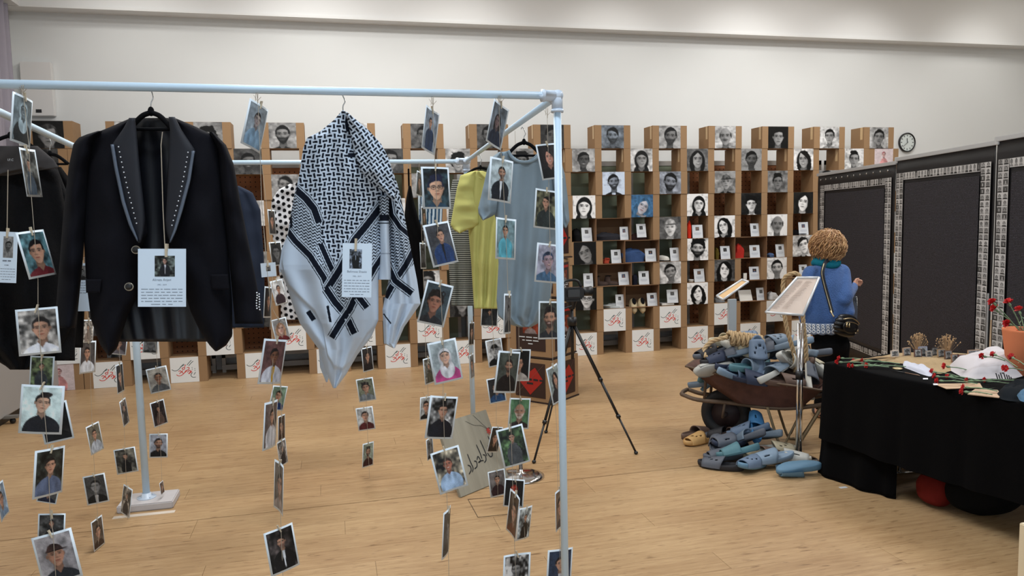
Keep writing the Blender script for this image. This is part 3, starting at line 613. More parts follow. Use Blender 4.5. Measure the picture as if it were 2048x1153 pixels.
# red gloves
g = lump('red_glove', 'red glove with pale stripes in open box, sixth row', 'glove', (298, 366, 185, 312), 6, (.68, .18, .15), ox=1400, dp=.04, seed=14, bump=.5)
# pale book and paper stack
def slab(name, label, cat, px, row, sz, rgb, rz=0, rx=0, dz=0):
    p = ony(px[0], px[1], YF0 + 0.04); e = empty(name, (p[0], YF0 + 0.05 + sz[1] / 2, (10 - row) * BH + .003 + dz), label, cat)
    o = MB().box(-sz[0] / 2, sz[0] / 2, -sz[1] / 2, sz[1] / 2, 0, sz[2]).build('cover', mat(name + '_col', rgb, .6), e, bevel=.002); o.rotation_euler = (rx, 0, rz)
    MB().box(-sz[0] / 2 + .003, sz[0] / 2 - .003, -sz[1] / 2 - .0005, sz[1] / 2 - .003, .003, sz[2] - .003).build('pages', mat('page_white', (.88, .87, .84), .8), e).rotation_euler = (rx, 0, rz)
slab('pale_book', 'thin pale book lying under a card, eighth row', 'book', (1337, 607), 8, (.17, .14, .028), (.75, .76, .76))
slab('paper_stack', 'white paper sheets leaning out of open box, eighth row', 'paper', (1494, 590), 8, (.19, .015, .15), (.84, .85, .86), 0.05, -0.35)
slab('patterned_box', 'small black and white patterned box in the seventh row', 'box', (1491, 553), 7, (.055, .03, .09), (.25, .25, .26))
cup = empty('white_cup', (*ony(1382, 560, YF0 + .06)[:2], 3 * BH + .004), 'small white cup at the edge of the seventh row', 'cup')
MB().lathe([(.03, 0), (.035, .03), (.036, .034), (.030, .034), (.026, .008)], n=20).build('cup_body', mat('ceramic_white', (.85, .86, .86), .3), cup, True); MB().tube([(.034, 0, .027), (.05, 0, .025), (.05, 0, .012), (.033, 0, .008)], .003, 6).build('cup_handle', MATS['ceramic_white'], cup, True)
# black cap
cp = empty('baseball_cap', (*ony(1598, 467, YF0 + .05)[:2], 5 * BH + .004), 'black cap lying in the fifth row near the woman', 'cap'); cp.location.y += .08
MB().ball((0, 0, .0), .08, .075, .07, 18, 10).build('cap_crown', VELVET, cp, True); MB().ball((.05, -.06, .012), .075, .055, .006, 16, 6).build('cap_peak', VELVET, cp, True)
# shoes
def shoe(name, label, px, row, rgb, sole, L=.25, rz=0, hgt=.07, boot=0, up=0, group=None):
    p = ony(px[0], px[1], YF0 + .06); e = empty(name, (p[0], YF0 + .10, (10 - row) * BH + .004), label, 'shoe', group, rz)
    if up: e.rotation_euler = (math.radians(up), 0, rz)
    def ring(t): # length along -Y (toe to the front)
        wd = .036 + .012 * math.sin(PI * min(t * 1.15, 1)); return wd if t < .93 else wd * .75
    n, m = 20, 16; P = np.zeros((n, m, 3)); S = np.zeros((n, m, 3))
    for i in range(n):
        t = i / (n - 1); w_ = ring(t) * math.sqrt(max(1 - (2 * t - 1) ** 6, .02)); y = L / 2 - t * L
        ht = (hgt * (1 - .45 * t) + (boot * (t < .42)) ) * (math.sqrt(max(1 - (2 * t - 1) ** 6, .05)))
        for j in range(m):
            a = PI * j / (m - 1); P[i, j] = (w_ * math.cos(a), y, .012 + ht * math.sin(a) ** .8); S[i, j] = (w_ * 1.08 * math.cos(a), y, (0.0 if j not in (0, m - 1) else .014))
    link('upper', gridmesh(P, closed_back=P * [1, 1, 0] + [0, 0, .011]), e, True, mat('shoe_%d' % int(rgb[0] * 999), rgb, .8, nscale=30, namt=.15))
    sp = MB(); N = 28
    o0 = [(ring(.5 - .5 * math.sin(a)) * 1.1 * math.cos(a), L / 2 * 1.02 * math.sin(a)) for a in [2 * PI * k / N for k in range(N)]]
    sp.add([(x, y, 0) for x, y in o0] + [(x, y, .014) for x, y in o0], [tuple(range(N - 1, -1, -1)), tuple(range(N, 2 * N))] + [(k, (k + 1) % N, N + (k + 1) % N, N + k) for k in range(N)])
    sp.build('sole', mat('sole_%d' % int(sole[0] * 999), sole, .8), e)
    MB().ball((0, L * .22, hgt + boot * 1.0), .028, .045, .006, 14, 6).build('opening', VELVET, e, True)
shoe('canvas_shoe', 'beige canvas shoe upright in open box, left of the pair', (1268, 590), 8, (.74, .68, .55), (.80, .74, .60), L=.2, up=62, group='beige canvas shoes in the eighth row')
shoe('canvas_shoe', 'beige canvas shoe upright in open box, right of the pair', (1285, 590), 8, (.74, .68, .55), (.80, .74, .60), L=.2, up=62, group='beige canvas shoes in the eighth row')
shoe('leather_boot', 'brown leather boot in open box, left of the pair', (1204, 562), 7, (.22, .15, .12), (.12, .10, .09), L=.2, rz=1.3, hgt=.06, boot=.06, group='brown leather boots in the seventh row')
shoe('leather_boot', 'brown leather boot in open box, right of the pair', (1226, 562), 7, (.22, .15, .12), (.12, .10, .09), L=.2, rz=1.2, hgt=.06, boot=.06, group='brown leather boots in the seventh row')
shoe('sneaker', 'white and black sneaker in the sixth row', (1327, 515), 6, (.78, .77, .74), (.2, .2, .2), L=.2, rz=.7, hgt=.08)

# ------------------------------------------------------------------ pipe rack
RZ = 2.1
pFR = onz(1114, 192, RZ); pBR = onz(932, 323, RZ); pBL = np.array([-1.17, 4.9, 2.085]); f0 = onz(0, 168, RZ); pFL = f0 + (f0 - pFR) * .13
rk = empty('pipe_rack', (pFR[0], pFR[1], 0), 'white painted pipe rack carrying clothes and strings of photos', 'rack')
A_ = lambda v: np.array(v, float)
adopt(MB().tube([pFL, pFR], .0125, 16).build('front_rail', PVC, None, True), rk)
adopt(MB().tube([pFR, pBR], .0125, 16).build('side_rail', PVC, None, True), rk)
adopt(MB().tube([pBL, pBR], .0145, 16).build('back_rail', PVC, None, True), rk)
adopt(MB().tube([pFL, onz(0, 225, RZ), onz(142, 290, RZ), pBL], .0135, 16).build('side_rail', PVC, None, True), rk)
for nm_, p, r_ in (('post', pFR, .0128), ('post', pBR, .0175), ('post', pBL, .021), ('post', pFL, .0128)):
    adopt(MB().tube([A_([p[0], p[1], 0.045]), A_([p[0], p[1], p[2]])], r_, 18).build(nm_, PVC, None, True), rk)
FIT = mat('pipe_fitting', (0.78, 0.83, 0.89), .35)
def fitting(p, dirs, r):
    m = MB()
    for d in dirs:
        d = A_(d); d /= np.linalg.norm(d); m.tube([p - d * r * .9, p + d * r * 3.6, p + d * r * 3.6], [r * 1.25, r * 1.25, r * 1.4], 16); m.tube([p + d * r * 3.0, p + d * r * 3.7], r * 1.42, 16)
    m.ball(p, r * 1.35, r * 1.35, r * 1.35, 16, 10)
    adopt(m.build('pipe_elbow', FIT, None, True), rk)
fitting(pFR, [pFL - pFR, pBR - pFR, (0, 0, -1)], .0145)
fitting(pBR, [pBL - pBR, pFR - pBR, (0, 0, -1)], .018)
fitting(pBL, [pBR - pBL, pFL - pBL, (0, 0, -1)], .022)
fitting(pFL, [pFR - pFL, pBL - pFL, (0, 0, -1)], .0165)
# base blocks
for p, s_ in ((pBL, .19), (pBR, .17), (pFR, .17), (pFL, .17)):
    m = MB(); m.box(p[0] - s_ * .75, p[0] + s_ * .9, p[1] - s_ * .62, p[1] + s_ * .55, 0, .045); adopt(m.build('base_block', mat('base_block_grey', (.74, .72, .72), .7, nscale=12, namt=.12), None, False, .006), rk)
    m = MB(); m.lathe([(.055, .045), (.055, .05), (.028, .052), (.026, .075)], (p[0], p[1], 0), 20)
    for a in range(4): m.lathe([(.006, .05), (.006, .056)], (p[0] + .042 * math.cos(a * PI / 2 + .7), p[1] + .042 * math.sin(a * PI / 2 + .7), 0), 8)
    adopt(m.build('floor_flange', FIT, None, True), rk)
tp2 = MB(); a0 = onz(225, 1038); tp2.box(a0[0], a0[0] + .34, a0[1] - .01, a0[1] + .03, 0, .0015)
tag(tp2.build('clear_tape', mat('clear_tape', (.85, .80, .74), .2)), 'strip of clear tape on the floor before the rack base', 'tape')

def drail(x): return depth_of(onz(x, 168 + .0216 * x, RZ))
def hook(parent, px, py_rail, py_neck, D, r=.0018, sx=1):
    """wire hanger hook from the neck up over the rail"""
    k = 1500 / D; pts = []
    p0 = (px, py_neck)
    for q in [(0, 0), (0, -.35 * (py_neck - py_rail)), (4 * sx, -.62 * (py_neck - py_rail)), (-1 * sx, -(py_neck - py_rail) * .98), (-5 * sx, -(py_neck - py_rail) * 1.15), (-8 * sx, -(py_neck - py_rail) * .98)]:
        pts.append(at(px + q[0] * 2.3 / D, py_neck + q[1], D))
    adopt(MB().tube(spline(pts, 5), r, 6).build('hanger_hook', STEEL, None, True), parent)
def hanger(label, px, py_rail, py_neck, D, halfw, drop, bar=True):
    e = empty('clothes_hanger', at(px, py_neck, D), label, 'hanger')
    hook(e, px, py_rail, py_neck, D)
    t = 9 * 2.3 / D
    pts = [(px - halfw, py_neck + drop), (px - halfw * .72, py_neck + drop * .62), (px - halfw * .4, py_neck + drop * .27), (px - halfw * .12, py_neck + t * .5), (px, py_neck + t * .3), (px + halfw * .12, py_neck + t * .5), (px + halfw * .4, py_neck + drop * .27), (px + halfw * .72, py_neck + drop * .62), (px + halfw, py_neck + drop)]
    m = MB(); m.tube(spline([at(x, y, D) for x, y in pts], 4), .0075, 10); m.ball(at(px, py_neck + 1, D), .009, .009, .014, 10, 8)
    if bar: m.tube([at(px - halfw * .9, py_neck + drop * 1.02, D), at(px + halfw * .9, py_neck + drop * 1.02, D)], .005, 8)
    adopt(m.build('hanger_frame', VELVET, None, True), e); return e

# ------------------------------------------------------------------ garments
def yx(poly, ys):
    P = np.array(poly, float); return np.interp(ys, P[:, 1], P[:, 0])
def cloth(name, L, Rt, D, th=.03, folds=(4, .008), m=None, parent=None, n=60, c=36, seed=0, back=.5, col=None, topfun=None, botfun=None, sm=True, dz=None, wr=.0):
    """closed cloth piece between two edge lines given in photo pixels at distance D; real thickness, folds in depth"""
    y0, y1 = max(L[0][1], Rt[0][1]), min(L[-1][1], Rt[-1][1]); y0 = min(L[0][1], Rt[0][1]); y1 = max(L[-1][1], Rt[-1][1])
    ys = np.linspace(y0, y1, n); xl = yx(L, ys); xr = yx(Rt, ys); u = np.linspace(0, 1, c)[None]; v = np.linspace(0, 1, n)[:, None]
    X = xl[:, None] * (1 - u) + xr[:, None] * u; Y = np.repeat(ys[:, None], c, 1)
    if topfun: t0 = topfun(X); Y = t0 + (Y - y0) * (y1 - t0) / (y1 - y0)
    if botfun: t1 = botfun(X); Y = y0 + (Y - y0) * (t1 - y0) / (y1 - y0)
    rng = np.random.RandomState(seed); body = np.sin(PI * u) ** .55 * np.ones_like(v)
    f = folds[1] * np.sin(2 * PI * (folds[0] * u + .5 * np.sin(2.5 * v + seed)) + seed) * (.35 + .65 * v) * np.sin(PI * u) ** .3 * np.clip((xr - xl) / (np.max(xr - xl) + 1e-6) * 1.6, 0, 1)[:, None] ** 2
    wn = wr * (wavy((n, c), (9, max(1, int(np.max(xr - xl) / 38))), rng) - .5) * body
    Dm = D(X, Y) if callable(D) else np.full_like(X, D)
    front = atA(X, Y, Dm - th * body - f - wn - (0 if dz is None else dz(X, Y))); bk = atA(X, Y, Dm + th * back * body + .003)
    rgb = None
    if col is not None: rgb = col(X, Y)
    me = gridmesh(front, rgb, bk)
    o = link(name, me, None, sm, m); return adopt(o, parent) if parent is not None else o
def seam(name, pts, D, r, m, parent, n=5): return adopt(MB().tube(spline([at(x, y, D) for x, y in pts], n), r, 6).build(name, m, None, True), parent)

# --- black blazer on the front rail
D1 = drail(300)
hanger('black velvet hanger inside the blazer', 302, 177, 222, D1 + .02, 42, 36)
WOOL = mat('suit_wool', (.062, .062, .085), .9, nscale=300, namt=.25, bump=.12, bscale=500)
WOOL2 = mat('suit_lapel_navy', (.05, .065, .11), .7, nscale=200, namt=.15)
LINING = mat('jacket_lining', (.03, .036, .07), .45, nscale=6, namt=.1)
SATIN = mat('satin_trim', (.33, .37, .43), .35, nscale=40, namt=.25)
bz = empty('blazer', at(300, 712, D1), 'black tuxedo blazer with studded lapels hanging on the front rail', 'blazer')
cloth('back_panel', [(262, 236), (235, 262), (205, 300), (190, 400), (185, 500), (195, 600), (225, 684)], [(342, 236), (378, 262), (420, 300), (430, 400), (430, 500), (428, 600), (430, 676)], D1 + .07, .02, (5, .006), LINING, bz, seed=3)
cloth('front_panel', [(262, 236), (216, 256), (176, 272), (172, 340), (168, 480), (172, 560), (182, 640), (200, 690), (216, 712)], [(268, 236), (272, 262), (279, 330), (288, 410), (296, 470), (284, 492), (277, 540), (272, 600), (256, 630), (244, 668), (234, 698), (220, 712)], D1, .055, (1.2, .004), WOOL, bz, n=80, seed=1, wr=.02)
cloth('front_panel', [(338, 234), (340, 262), (336, 330), (332, 410), (326, 470), (338, 490), (350, 536), (368, 578), (381, 623), (399, 661), (418, 690), (430, 703)], [(345, 234), (388, 252), (430, 272), (440, 300), (446, 400), (456, 500), (464, 600), (465, 672), (452, 692), (434, 703)], D1, .055, (1.2, .004), WOOL, bz, n=80, seed=2, wr=.02)
cloth('sleeve', [(196, 262), (160, 273), (147, 287), (138, 330), (128, 410), (121, 500), (114, 590), (109, 652)], [(205, 262), (190, 290), (180, 340), (172, 430), (166, 520), (158, 600), (150, 657)], D1 + .01, .06, (.6, .003), WOOL, bz, seed=4, wr=.03, back=1)
cloth('sleeve', [(418, 264), (434, 300), (440, 360), (450, 450), (460, 540), (470, 648)], [(426, 264), (452, 290), (468, 330), (480, 400), (496, 480), (512, 560), (526, 644)], D1 + .01, .06, (.6, .003), WOOL, bz, seed=5, wr=.035, back=1)
cloth('lapel', [(258, 236), (246, 258), (222, 292), (232, 350), (247, 415), (262, 458), (276, 484)], [(270, 236), (273, 262), (279, 330), (288, 410), (290, 440), (288, 465), (282, 486)], D1 - .062, .010, (1, .002), WOOL2, bz, seed=6, n=40, c=14)
cloth('lapel', [(337, 234), (340, 262), (337, 330), (333, 410), (331, 445), (334, 468), (340, 486)], [(350, 234), (362, 258), (390, 300), (380, 368), (364, 425), (352, 462), (343, 486)], D1 - .062, .010, (1, .002), WOOL2, bz, seed=7, n=40, c=14)
cloth('lapel_trim', [(221, 291), (229, 340), (243, 405), (258, 452), (274, 483)], [(228, 289), (236, 338), (250, 403), (264, 448), (277, 481)], D1 - .075, .004, (1, 0), SATIN, bz, n=30, c=6)
cloth('lapel_trim', [(383, 304), (374, 360), (358, 420), (347, 460), (338, 485)], [(390, 302), (381, 362), (365, 423), (352, 464), (341, 486)], D1 - .075, .004, (1, 0), SATIN, bz, n=30, c=6)
STUD = mat('glass_stud', (.9, .92, .95), .1)
for pa, pb in (((237, 294), (273, 447)), ((376, 305), (344, 451))):
    for i in range(16):
        t = i / 15; x = pa[0] + (pb[0] - pa[0]) * t + (-1.5 if pa[0] < 300 else 2.5) * math.sin(PI * t) ; y = pa[1] + (pb[1] - pa[1]) * t
        adopt(MB().ball(at(x, y, D1 - .078), .0019, .0019, .0019, 8, 6).build('stud', STUD, None, True), bz)
BTN = mat('button_rim', (.62, .60, .55), .3, .6)
for x, y in ((272, 500), (258, 574)):
    c_ = at(x, y, D1 - .062); b_ = MB(); ring = [c_ + cr * .0115 * math.cos(a) + cu * .0100 * math.sin(a) for a in np.linspace(0, 2 * PI, 24, endpoint=False)]; b_.tube(ring, .0018, 6, closed=True)
    bo = adopt(b_.build('button', BTN, None, True), bz)
    d_ = MB().ball(c_, .0105, .004, .0092, 12, 6).build('button_face', BLACKP, None, True); d_.parent = bo; d_.matrix_parent_inverse = bz.matrix_parent_inverse
cloth('pocket_flap', [(171, 559), (172, 582)], [(203, 561), (200, 586)], D1 - .058, .003, (1, 0), WOOL, bz, n=8, c=10)
cloth('pocket_flap', [(420, 549), (424, 578)], [(456, 553), (459, 580)], D1 - .055, .003, (1, 0), WOOL, bz, n=8, c=10)
for i in range(14): adopt(MB().ball(at(514 + 5 * (i % 2) + random.uniform(-1, 1), 586 + i * 2.6, D1 - .05), .0022, .0022, .0022, 6, 5).build('cuff_sequin', STUD, None, True), bz)

# --- black and white scarf
D2 = drail(685)
sc = empty('patterned_scarf', at(670, 778, D2), 'large black and white woven scarf draped on a hanger at centre', 'scarf')
BK, WT = np.array([.075, .095, .14]), np.array([.74, .79, .85])
def seg_d(X, Y, poly):
    d = np.full(X.shape, 1e9)
    for (x0, y0), (x1, y1) in zip(poly[:-1], poly[1:]):
        tr = ((X - x0) * (x1 - x0) + (Y - y0) * (y1 - y0)) / ((x1 - x0) ** 2 + (y1 - y0) ** 2 + 1e-9); t = np.clip(tr, 0, 1); q = np.hypot(X - x0 - t * (x1 - x0), Y - y0 - t * (y1 - y0))
        if (x0, y0) == poly[0]: q = np.where(tr < 0, 1e9, q)
        if (x1, y1) == poly[-1]: q = np.where(tr > 1, 1e9, q)
        d = np.minimum(d, q)
    return d
def inpoly(X, Y, poly):
    r = np.zeros(X.shape, bool); n = len(poly)
    for i in range(n):
        x0, y0 = poly[i]; x1, y1 = poly[(i + 1) % n]
        c = ((y0 > Y) != (y1 > Y)) & (X < (x1 - x0) * (Y - y0) / (y1 - y0 + 1e-12) + x0); r ^= c
    return r
def basket(X, Y, p=9.6, rot=0., wx=0.):
    t = math.radians(rot); Xr = X * math.cos(t) + Y * math.sin(t); Yr = -X * math.sin(t) + Y * math.cos(t)
    Xr = Xr + wx * np.sin(Y / 23.) + 1.5 * np.sin(Y / 11. + X / 40); Yr = Yr + 1.8 * np.sin(X / 17.)
    a = Xr / p; b = Yr / p; i = np.floor(a); j = np.floor(b); fa = a - i - .5; fb = b - j - .5; par = (i + j) % 2 > .5
    la = np.where(par, fb, fa); lb = np.where(par, fa, fb)
    return ((np.abs(la) < .56) & (np.abs(lb) < .22)).astype(float)
def zig(X, Y, p=6.2, sl=0.25):
    tri = np.abs(((X / 9.) % 1) - .5) * 2 * 4.4; return (((Y + sl * X + tri) / p) % 1 < .5).astype(float)
def band(K, X, Y, poly, w_=6.0):
    d = seg_d(X, Y, poly); K = np.where(d < w_ + 5.2, 0., K); K = np.where(d < w_, 1., K); return np.where((d > w_ + 1.9) & (d < w_ + 3.6), 1., K)
def mixc(K): return WT + (BK - WT) * K[..., None]
WB = [(540, 462), (563, 470), (583, 478), (618, 520), (647, 560), (658, 592), (690, 634), (714, 604), (745, 552), (770, 508), (800, 460)]
def kef_main(X, Y):
    K = basket(X, Y, wx=2.0)
    Z1 = [(585, 376), (593, 380), (625, 412), (640, 445), (645, 480), (660, 558), (656, 580), (618, 515), (575, 474)]
    K = np.where(inpoly(X, Y, Z1), zig(X, Y, sl=-.35), K)
    Z2 = [(775, 400), (757, 425), (730, 462), (700, 505), (668, 560), (655, 580), (690, 634), (714, 604), (745, 552), (775, 500)]
    K = np.where(inpoly(X, Y, Z2), zig(X, Y, sl=.35), K)
    wb = np.interp(X, [p[0] for p in WB], [p[1] for p in WB]); K = np.where(Y > wb, 0., K)
    K = np.where((Y > wb - 40) & (X < 585) & (Y < wb - 20), 1., K)
    K = band(K, X, Y, [(590, 378), (612, 398), (628, 418), (638, 446)], 6.5); K = band(K, X, Y, [(575, 462), (590, 482), (620, 512), (648, 556), (656, 582)], 5.5)
    K = band(K, X, Y, [(641, 488), (655, 520), (668, 548)], 5.0)
    K = band(K, X, Y, [(775, 398), (757, 420), (730, 455), (709, 480), (682, 536), (655, 578)], 6.5)
    K = band(K, X, Y, [(770, 505), (750, 535), (737, 558), (716, 590)], 5.0)
    K = band(K, X, Y, [(652, 578), (670, 605), (690, 628), (709, 668)], 6.0); K = band(K, X, Y, [(714, 588), (700, 618), (680, 648), (663, 676)], 6.0)
    K = band(K, X, Y, [(717, 594), (734, 616)], 5.5)
    K = np.where(seg_d(X, Y, [(616, 623), (628, 641)]) < 5, 1., K); K = np.where(seg_d(X, Y, [(655, 612), (661, 645)]) < 2.5, 1., K)
    for q in ((691, 619), (691, 640), (683, 630), (699, 630)): K = np.where(np.hypot(X - q[0], Y - q[1]) < 1.8, 0., K)
    K = np.where((np.hypot((X - 695) / 5, (Y - 246) / 18) < 1), 1., K)
    K = np.where((np.abs(X - 708) < 12) & (np.abs(Y - 311) < 4.5), 1., K)
    return mixc(K)
def kef_crease(X, Y):
    yc = np.interp(X, [560, 568, 575, 600, 630, 645, 655, 668, 685, 700, 715, 735, 764], [500, 548, 570, 596, 625, 655, 712, 735, 740, 726, 700, 668, 640])
    return .013 / (1 + np.exp(np.clip((Y - yc) / 1.6, -30, 30))) * (Y > 470) * np.clip((Y - 470) / 60, 0, 1) + .006 / (1 + np.exp(np.clip((X - 656 - (Y - 600) * .03) / 1.5, -30, 30))) * np.clip((Y - 560) / 70, 0, 1)
def kef_flap(X, Y):
    return mixc(basket(X, Y, 9.0, -38, 1.5))
def kef_tail(X, Y):
    K = basket(X, Y, 8.8, 20)
    K = np.where((Y > 446) & (Y < 566 - np.abs(X - 793) * 1.0), zig(X, Y, sl=.5), K); K = np.where(Y > 570 - np.abs(X - 793) * 1.2, 0., K)
    K = band(K, X, Y, [(776, 385), (783, 430), (800, 455), (830, 480)], 4.5); K = band(K, X, Y, [(803, 400), (822, 440)], 4)
    K = band(K, X, Y, [(832, 492), (812, 530), (790, 562), (771, 596)], 5.5); K = band(K, X, Y, [(770, 520), (790, 562), (824, 588)], 5.5)
    K = np.where(seg_d(X, Y, [(767, 628), (782, 648)]) < 1.3, 1., K); return mixc(K)
def kef_roll(X, Y):
    K = np.where(Y < 432, zig(X, Y), 0.); K = np.where((Y > 430) & (Y < 442), 1., K); K = np.where((Y > 445) & (Y < 447.5), 1., K); K = np.where(np.abs(Y - 508) < 1, .25, K); return mixc(K)
mainL = [(684, 221), (668, 240), (640, 263), (614, 276), (606, 298), (600, 340), (594, 372), (586, 425), (576, 468), (566, 505), (560, 540), (572, 568), (585, 610), (600, 648), (638, 700), (652, 745), (666, 777)]
mainR = [(688, 221), (712, 240), (738, 262), (762, 290), (778, 320), (784, 352), (778, 385), (764, 408), (764, 510), (757, 560), (757, 640), (742, 676), (715, 710), (692, 750), (672, 777)]
cloth('scarf_body', mainL, mainR, D2, .05, (3.2, .012), CLOTHP, sc, n=500, c=250, seed=2, col=kef_main, wr=.02, dz=kef_crease)
cloth('scarf_flap', [(690, 224), (696, 246), (704, 282), (711, 315), (722, 342), (742, 366), (772, 388), (786, 402)], [(694, 224), (713, 240), (739, 262), (763, 289), (779, 320), (788, 360), (792, 390), (789, 402)], D2 - .055, .022, (2, .006), CLOTHP, sc, n=190, c=110, seed=4, col=kef_flap, wr=.012)
cloth('scarf_tail', [(776, 330), (776, 400), (778, 470), (782, 540), (772, 585), (765, 620), (768, 688), (786, 697)], [(781, 330), (796, 372), (806, 415), (816, 470), (824, 510), (834, 560), (841, 608), (808, 655), (790, 697)], D2 + .01, .03, (2.6, .012), CLOTHP, sc, n=330, c=80, seed=8, col=kef_tail)
cloth('scarf_fold', [(758, 400), (760, 450), (760, 505), (757, 560)], [(778, 392), (778, 440), (780, 505), (782, 552)], D2 - .01, .03, (1, .004), CLOTHP, sc, n=150, c=34, col=kef_roll)
cloth('scarf_underlayer', [(592, 372), (583, 420), (575, 470), (563, 500), (558, 536)], [(604, 372), (604, 430), (604, 470), (596, 500), (590, 545)], D2 + .07, .02, (2, .008), CLOTHP, sc, n=130, c=40, col=lambda X, Y: mixc(np.where(Y < 432, zig(X, Y), np.where(Y < 452, 1., 0.)) * (np.abs(Y - 449) > 1.5)))
cloth('scarf_corner', [(637, 690), (640, 735), (652, 765)], [(664, 690), (664, 735), (655, 765)], D2 + .06, .015, (1.5, .006), CLOTHP, sc, n=40, c=20, col=lambda X, Y: mixc(0 * X))
hk = empty('clothes_hanger', at(686, 222, D2 + .03), 'steel hook of the hanger holding the scarf', 'hanger'); hook(hk, 686, 190, 224, D2 + .03)
adopt(MB().tube(spline([at(x, y, D2 + .04) for x, y in ((618, 286), (650, 262), (686, 236), (722, 262), (752, 288))], 5), .006, 8).build('hanger_frame', VELVET, None, True), hk)

# --- clothes on the left side rail
Dh1, Dh2 = 2.95, 3.35
FLEECE = mat('black_fleece', (.055, .055, .062), .95, nscale=60, namt=.3, bump=.3, bscale=180); HOODG = mat('grey_hood_lining', (.24, .23, .23), .95, nscale=40, namt=.2)
hanger('black hanger of the hooded jacket at far left', 20, 232, 270, Dh1 + .03, 62, 38)
hd = empty('hooded_jacket', at(40, 750, Dh1), 'black hooded jacket with grey collar hanging at far left', 'jacket')
cloth('jacket_body', [(-60, 320), (-75, 450), (-80, 600), (-60, 690), (20, 738)], [(95, 320), (118, 345), (133, 430), (146, 540), (150, 640), (120, 700), (60, 740)], Dh1, .08, (4, .02), FLEECE, hd, seed=3, wr=.03)
cloth('collar', [(-50, 292), (-55, 330), (-40, 352)], [(75, 292), (108, 320), (118, 336), (60, 344), (20, 352)], Dh1 - .07, .03, (2, .01), HOODG, hd, seed=5, n=24)
cloth('sleeve', [(96, 330), (90, 420), (88, 540), (82, 640), (60, 722)], [(112, 330), (140, 400), (152, 500), (158, 600), (150, 690)], Dh1 + .05, .05, (1.3, .01), FLEECE, hd, seed=6, wr=.02)
hanger('black velvet hanger behind the hooded jacket', 100, 276, 306, Dh2, 36, 22)
cloth('black_sweater', [(70, 334), (66, 420), (64, 560), (70, 696)], [(122, 334), (150, 372), (164, 480), (170, 600), (166, 694)], Dh2 + .03, .06, (3, .015), BLACKCLOTH, None, seed=8, wr=.03)
tag(bpy.data.objects['black_sweater'], 'plain black sweater hanging between hooded jacket and blazer', 'sweater')
# --- clothes on the back rail
DB = 5.0
o = cloth('navy_jacket', [(440, 372), (430, 450), (428, 600), (425, 655)], [(478, 372), (505, 385), (521, 420), (528, 520), (530, 600), (528, 656)], 4.6, .08, (3, .02), mat('navy_cotton', (.14, .17, .23), .9, nscale=20, namt=.1), None, seed=9, wr=.03); tag(o, 'dark navy jacket hanging on the back rail behind the blazer sleeve', 'jacket')
def dots(X, Y):
    K = np.zeros(X.shape)
    t = math.radians(20); a = (X * math.cos(t) + Y * math.sin(t)) / 11.5; b = (-X * math.sin(t) + Y * math.cos(t)) / 11.5
    j = np.floor(b); a2 = a + .5 * (j % 2); fa = a2 - np.floor(a2) - .5; fb = b - j - .5
    K = ((fa ** 2 + fb ** 2) < .105).astype(float); return np.array([.86, .86, .87]) + (np.array([.07, .07, .08]) - np.array([.86, .86, .87])) * K[..., None]
pb = empty('polka_dot_blouse', at(575, 590, DB), 'white blouse with black polka dots behind the scarf', 'blouse')
cloth('blouse_body', [(585, 366), (565, 376), (552, 430), (554, 500), (560, 560), (562, 640)], [(640, 366), (660, 376), (670, 430), (670, 500), (670, 560), (672, 640)], DB, .08, (4, .02), CLOTHP, pb, n=200, c=90, seed=2, col=dots)
cloth('sleeve', [(584, 366), (556, 380), (543, 402), (541, 440), (546, 480), (552, 492)], [(590, 366), (596, 400), (594, 440), (588, 480), (570, 492)], DB - .09, .05, (1.6, .02), CLOTHP, pb, n=120, c=54, seed=4, col=dots, wr=.03)
o = cloth('black_dress', [(817, 372), (812, 400), (808, 440), (806, 500), (803, 560), (800, 598)], [(822, 372), (828, 405), (838, 440), (848, 470), (846, 540), (850, 598)], DB, .05, (2, .012), BLACKCLOTH, None, seed=2); tag(o, 'black sleeveless dress hanging right of the scarf', 'dress')
st = MB(); st.tube([at(817, 338, DB), at(818, 376, DB)], .006, 6); adopt(st.build('strap', BLACKCLOTH, None), o)
hk2 = empty('clothes_hanger', at(817, 338, DB), 'steel hook above the black dress', 'hanger'); hook(hk2, 817, 322, 338, DB)
def strp(X, Y): K = ((Y / 4.2) % 1 < .5).astype(float); return np.array([.62, .63, .60]) + (np.array([.13, .14, .14]) - np.array([.62, .63, .60])) * K[..., None]
o = cloth('striped_blouse', [(905, 360), (898, 400), (896, 470), (898, 540), (903, 609)], [(950, 360), (960, 400), (962, 470), (960, 540), (958, 612)], 4.75, .05, (2.4, .02), CLOTHP, None, n=240, c=50, seed=3, col=strp); tag(o, 'black and white finely striped blouse behind the yellow shirt', 'blouse')
def vst(X, Y): K = (((X + (Y - 400) * .04) / 7.5) % 1 < .45).astype(float); return np.array([.78, .84, .88]) + (np.array([.16, .30, .42]) - np.array([.78, .84, .88])) * K[..., None]
o = cloth('striped_shirt', [(838, 352), (836, 400), (838, 449)], [(884, 352), (886, 400), (884, 449)], 5.12, .04, (2, .01), CLOTHP, None, n=60, c=60, seed=3, col=vst); tag(o, 'blue and white vertically striped cloth behind the glasses portrait', 'shirt')
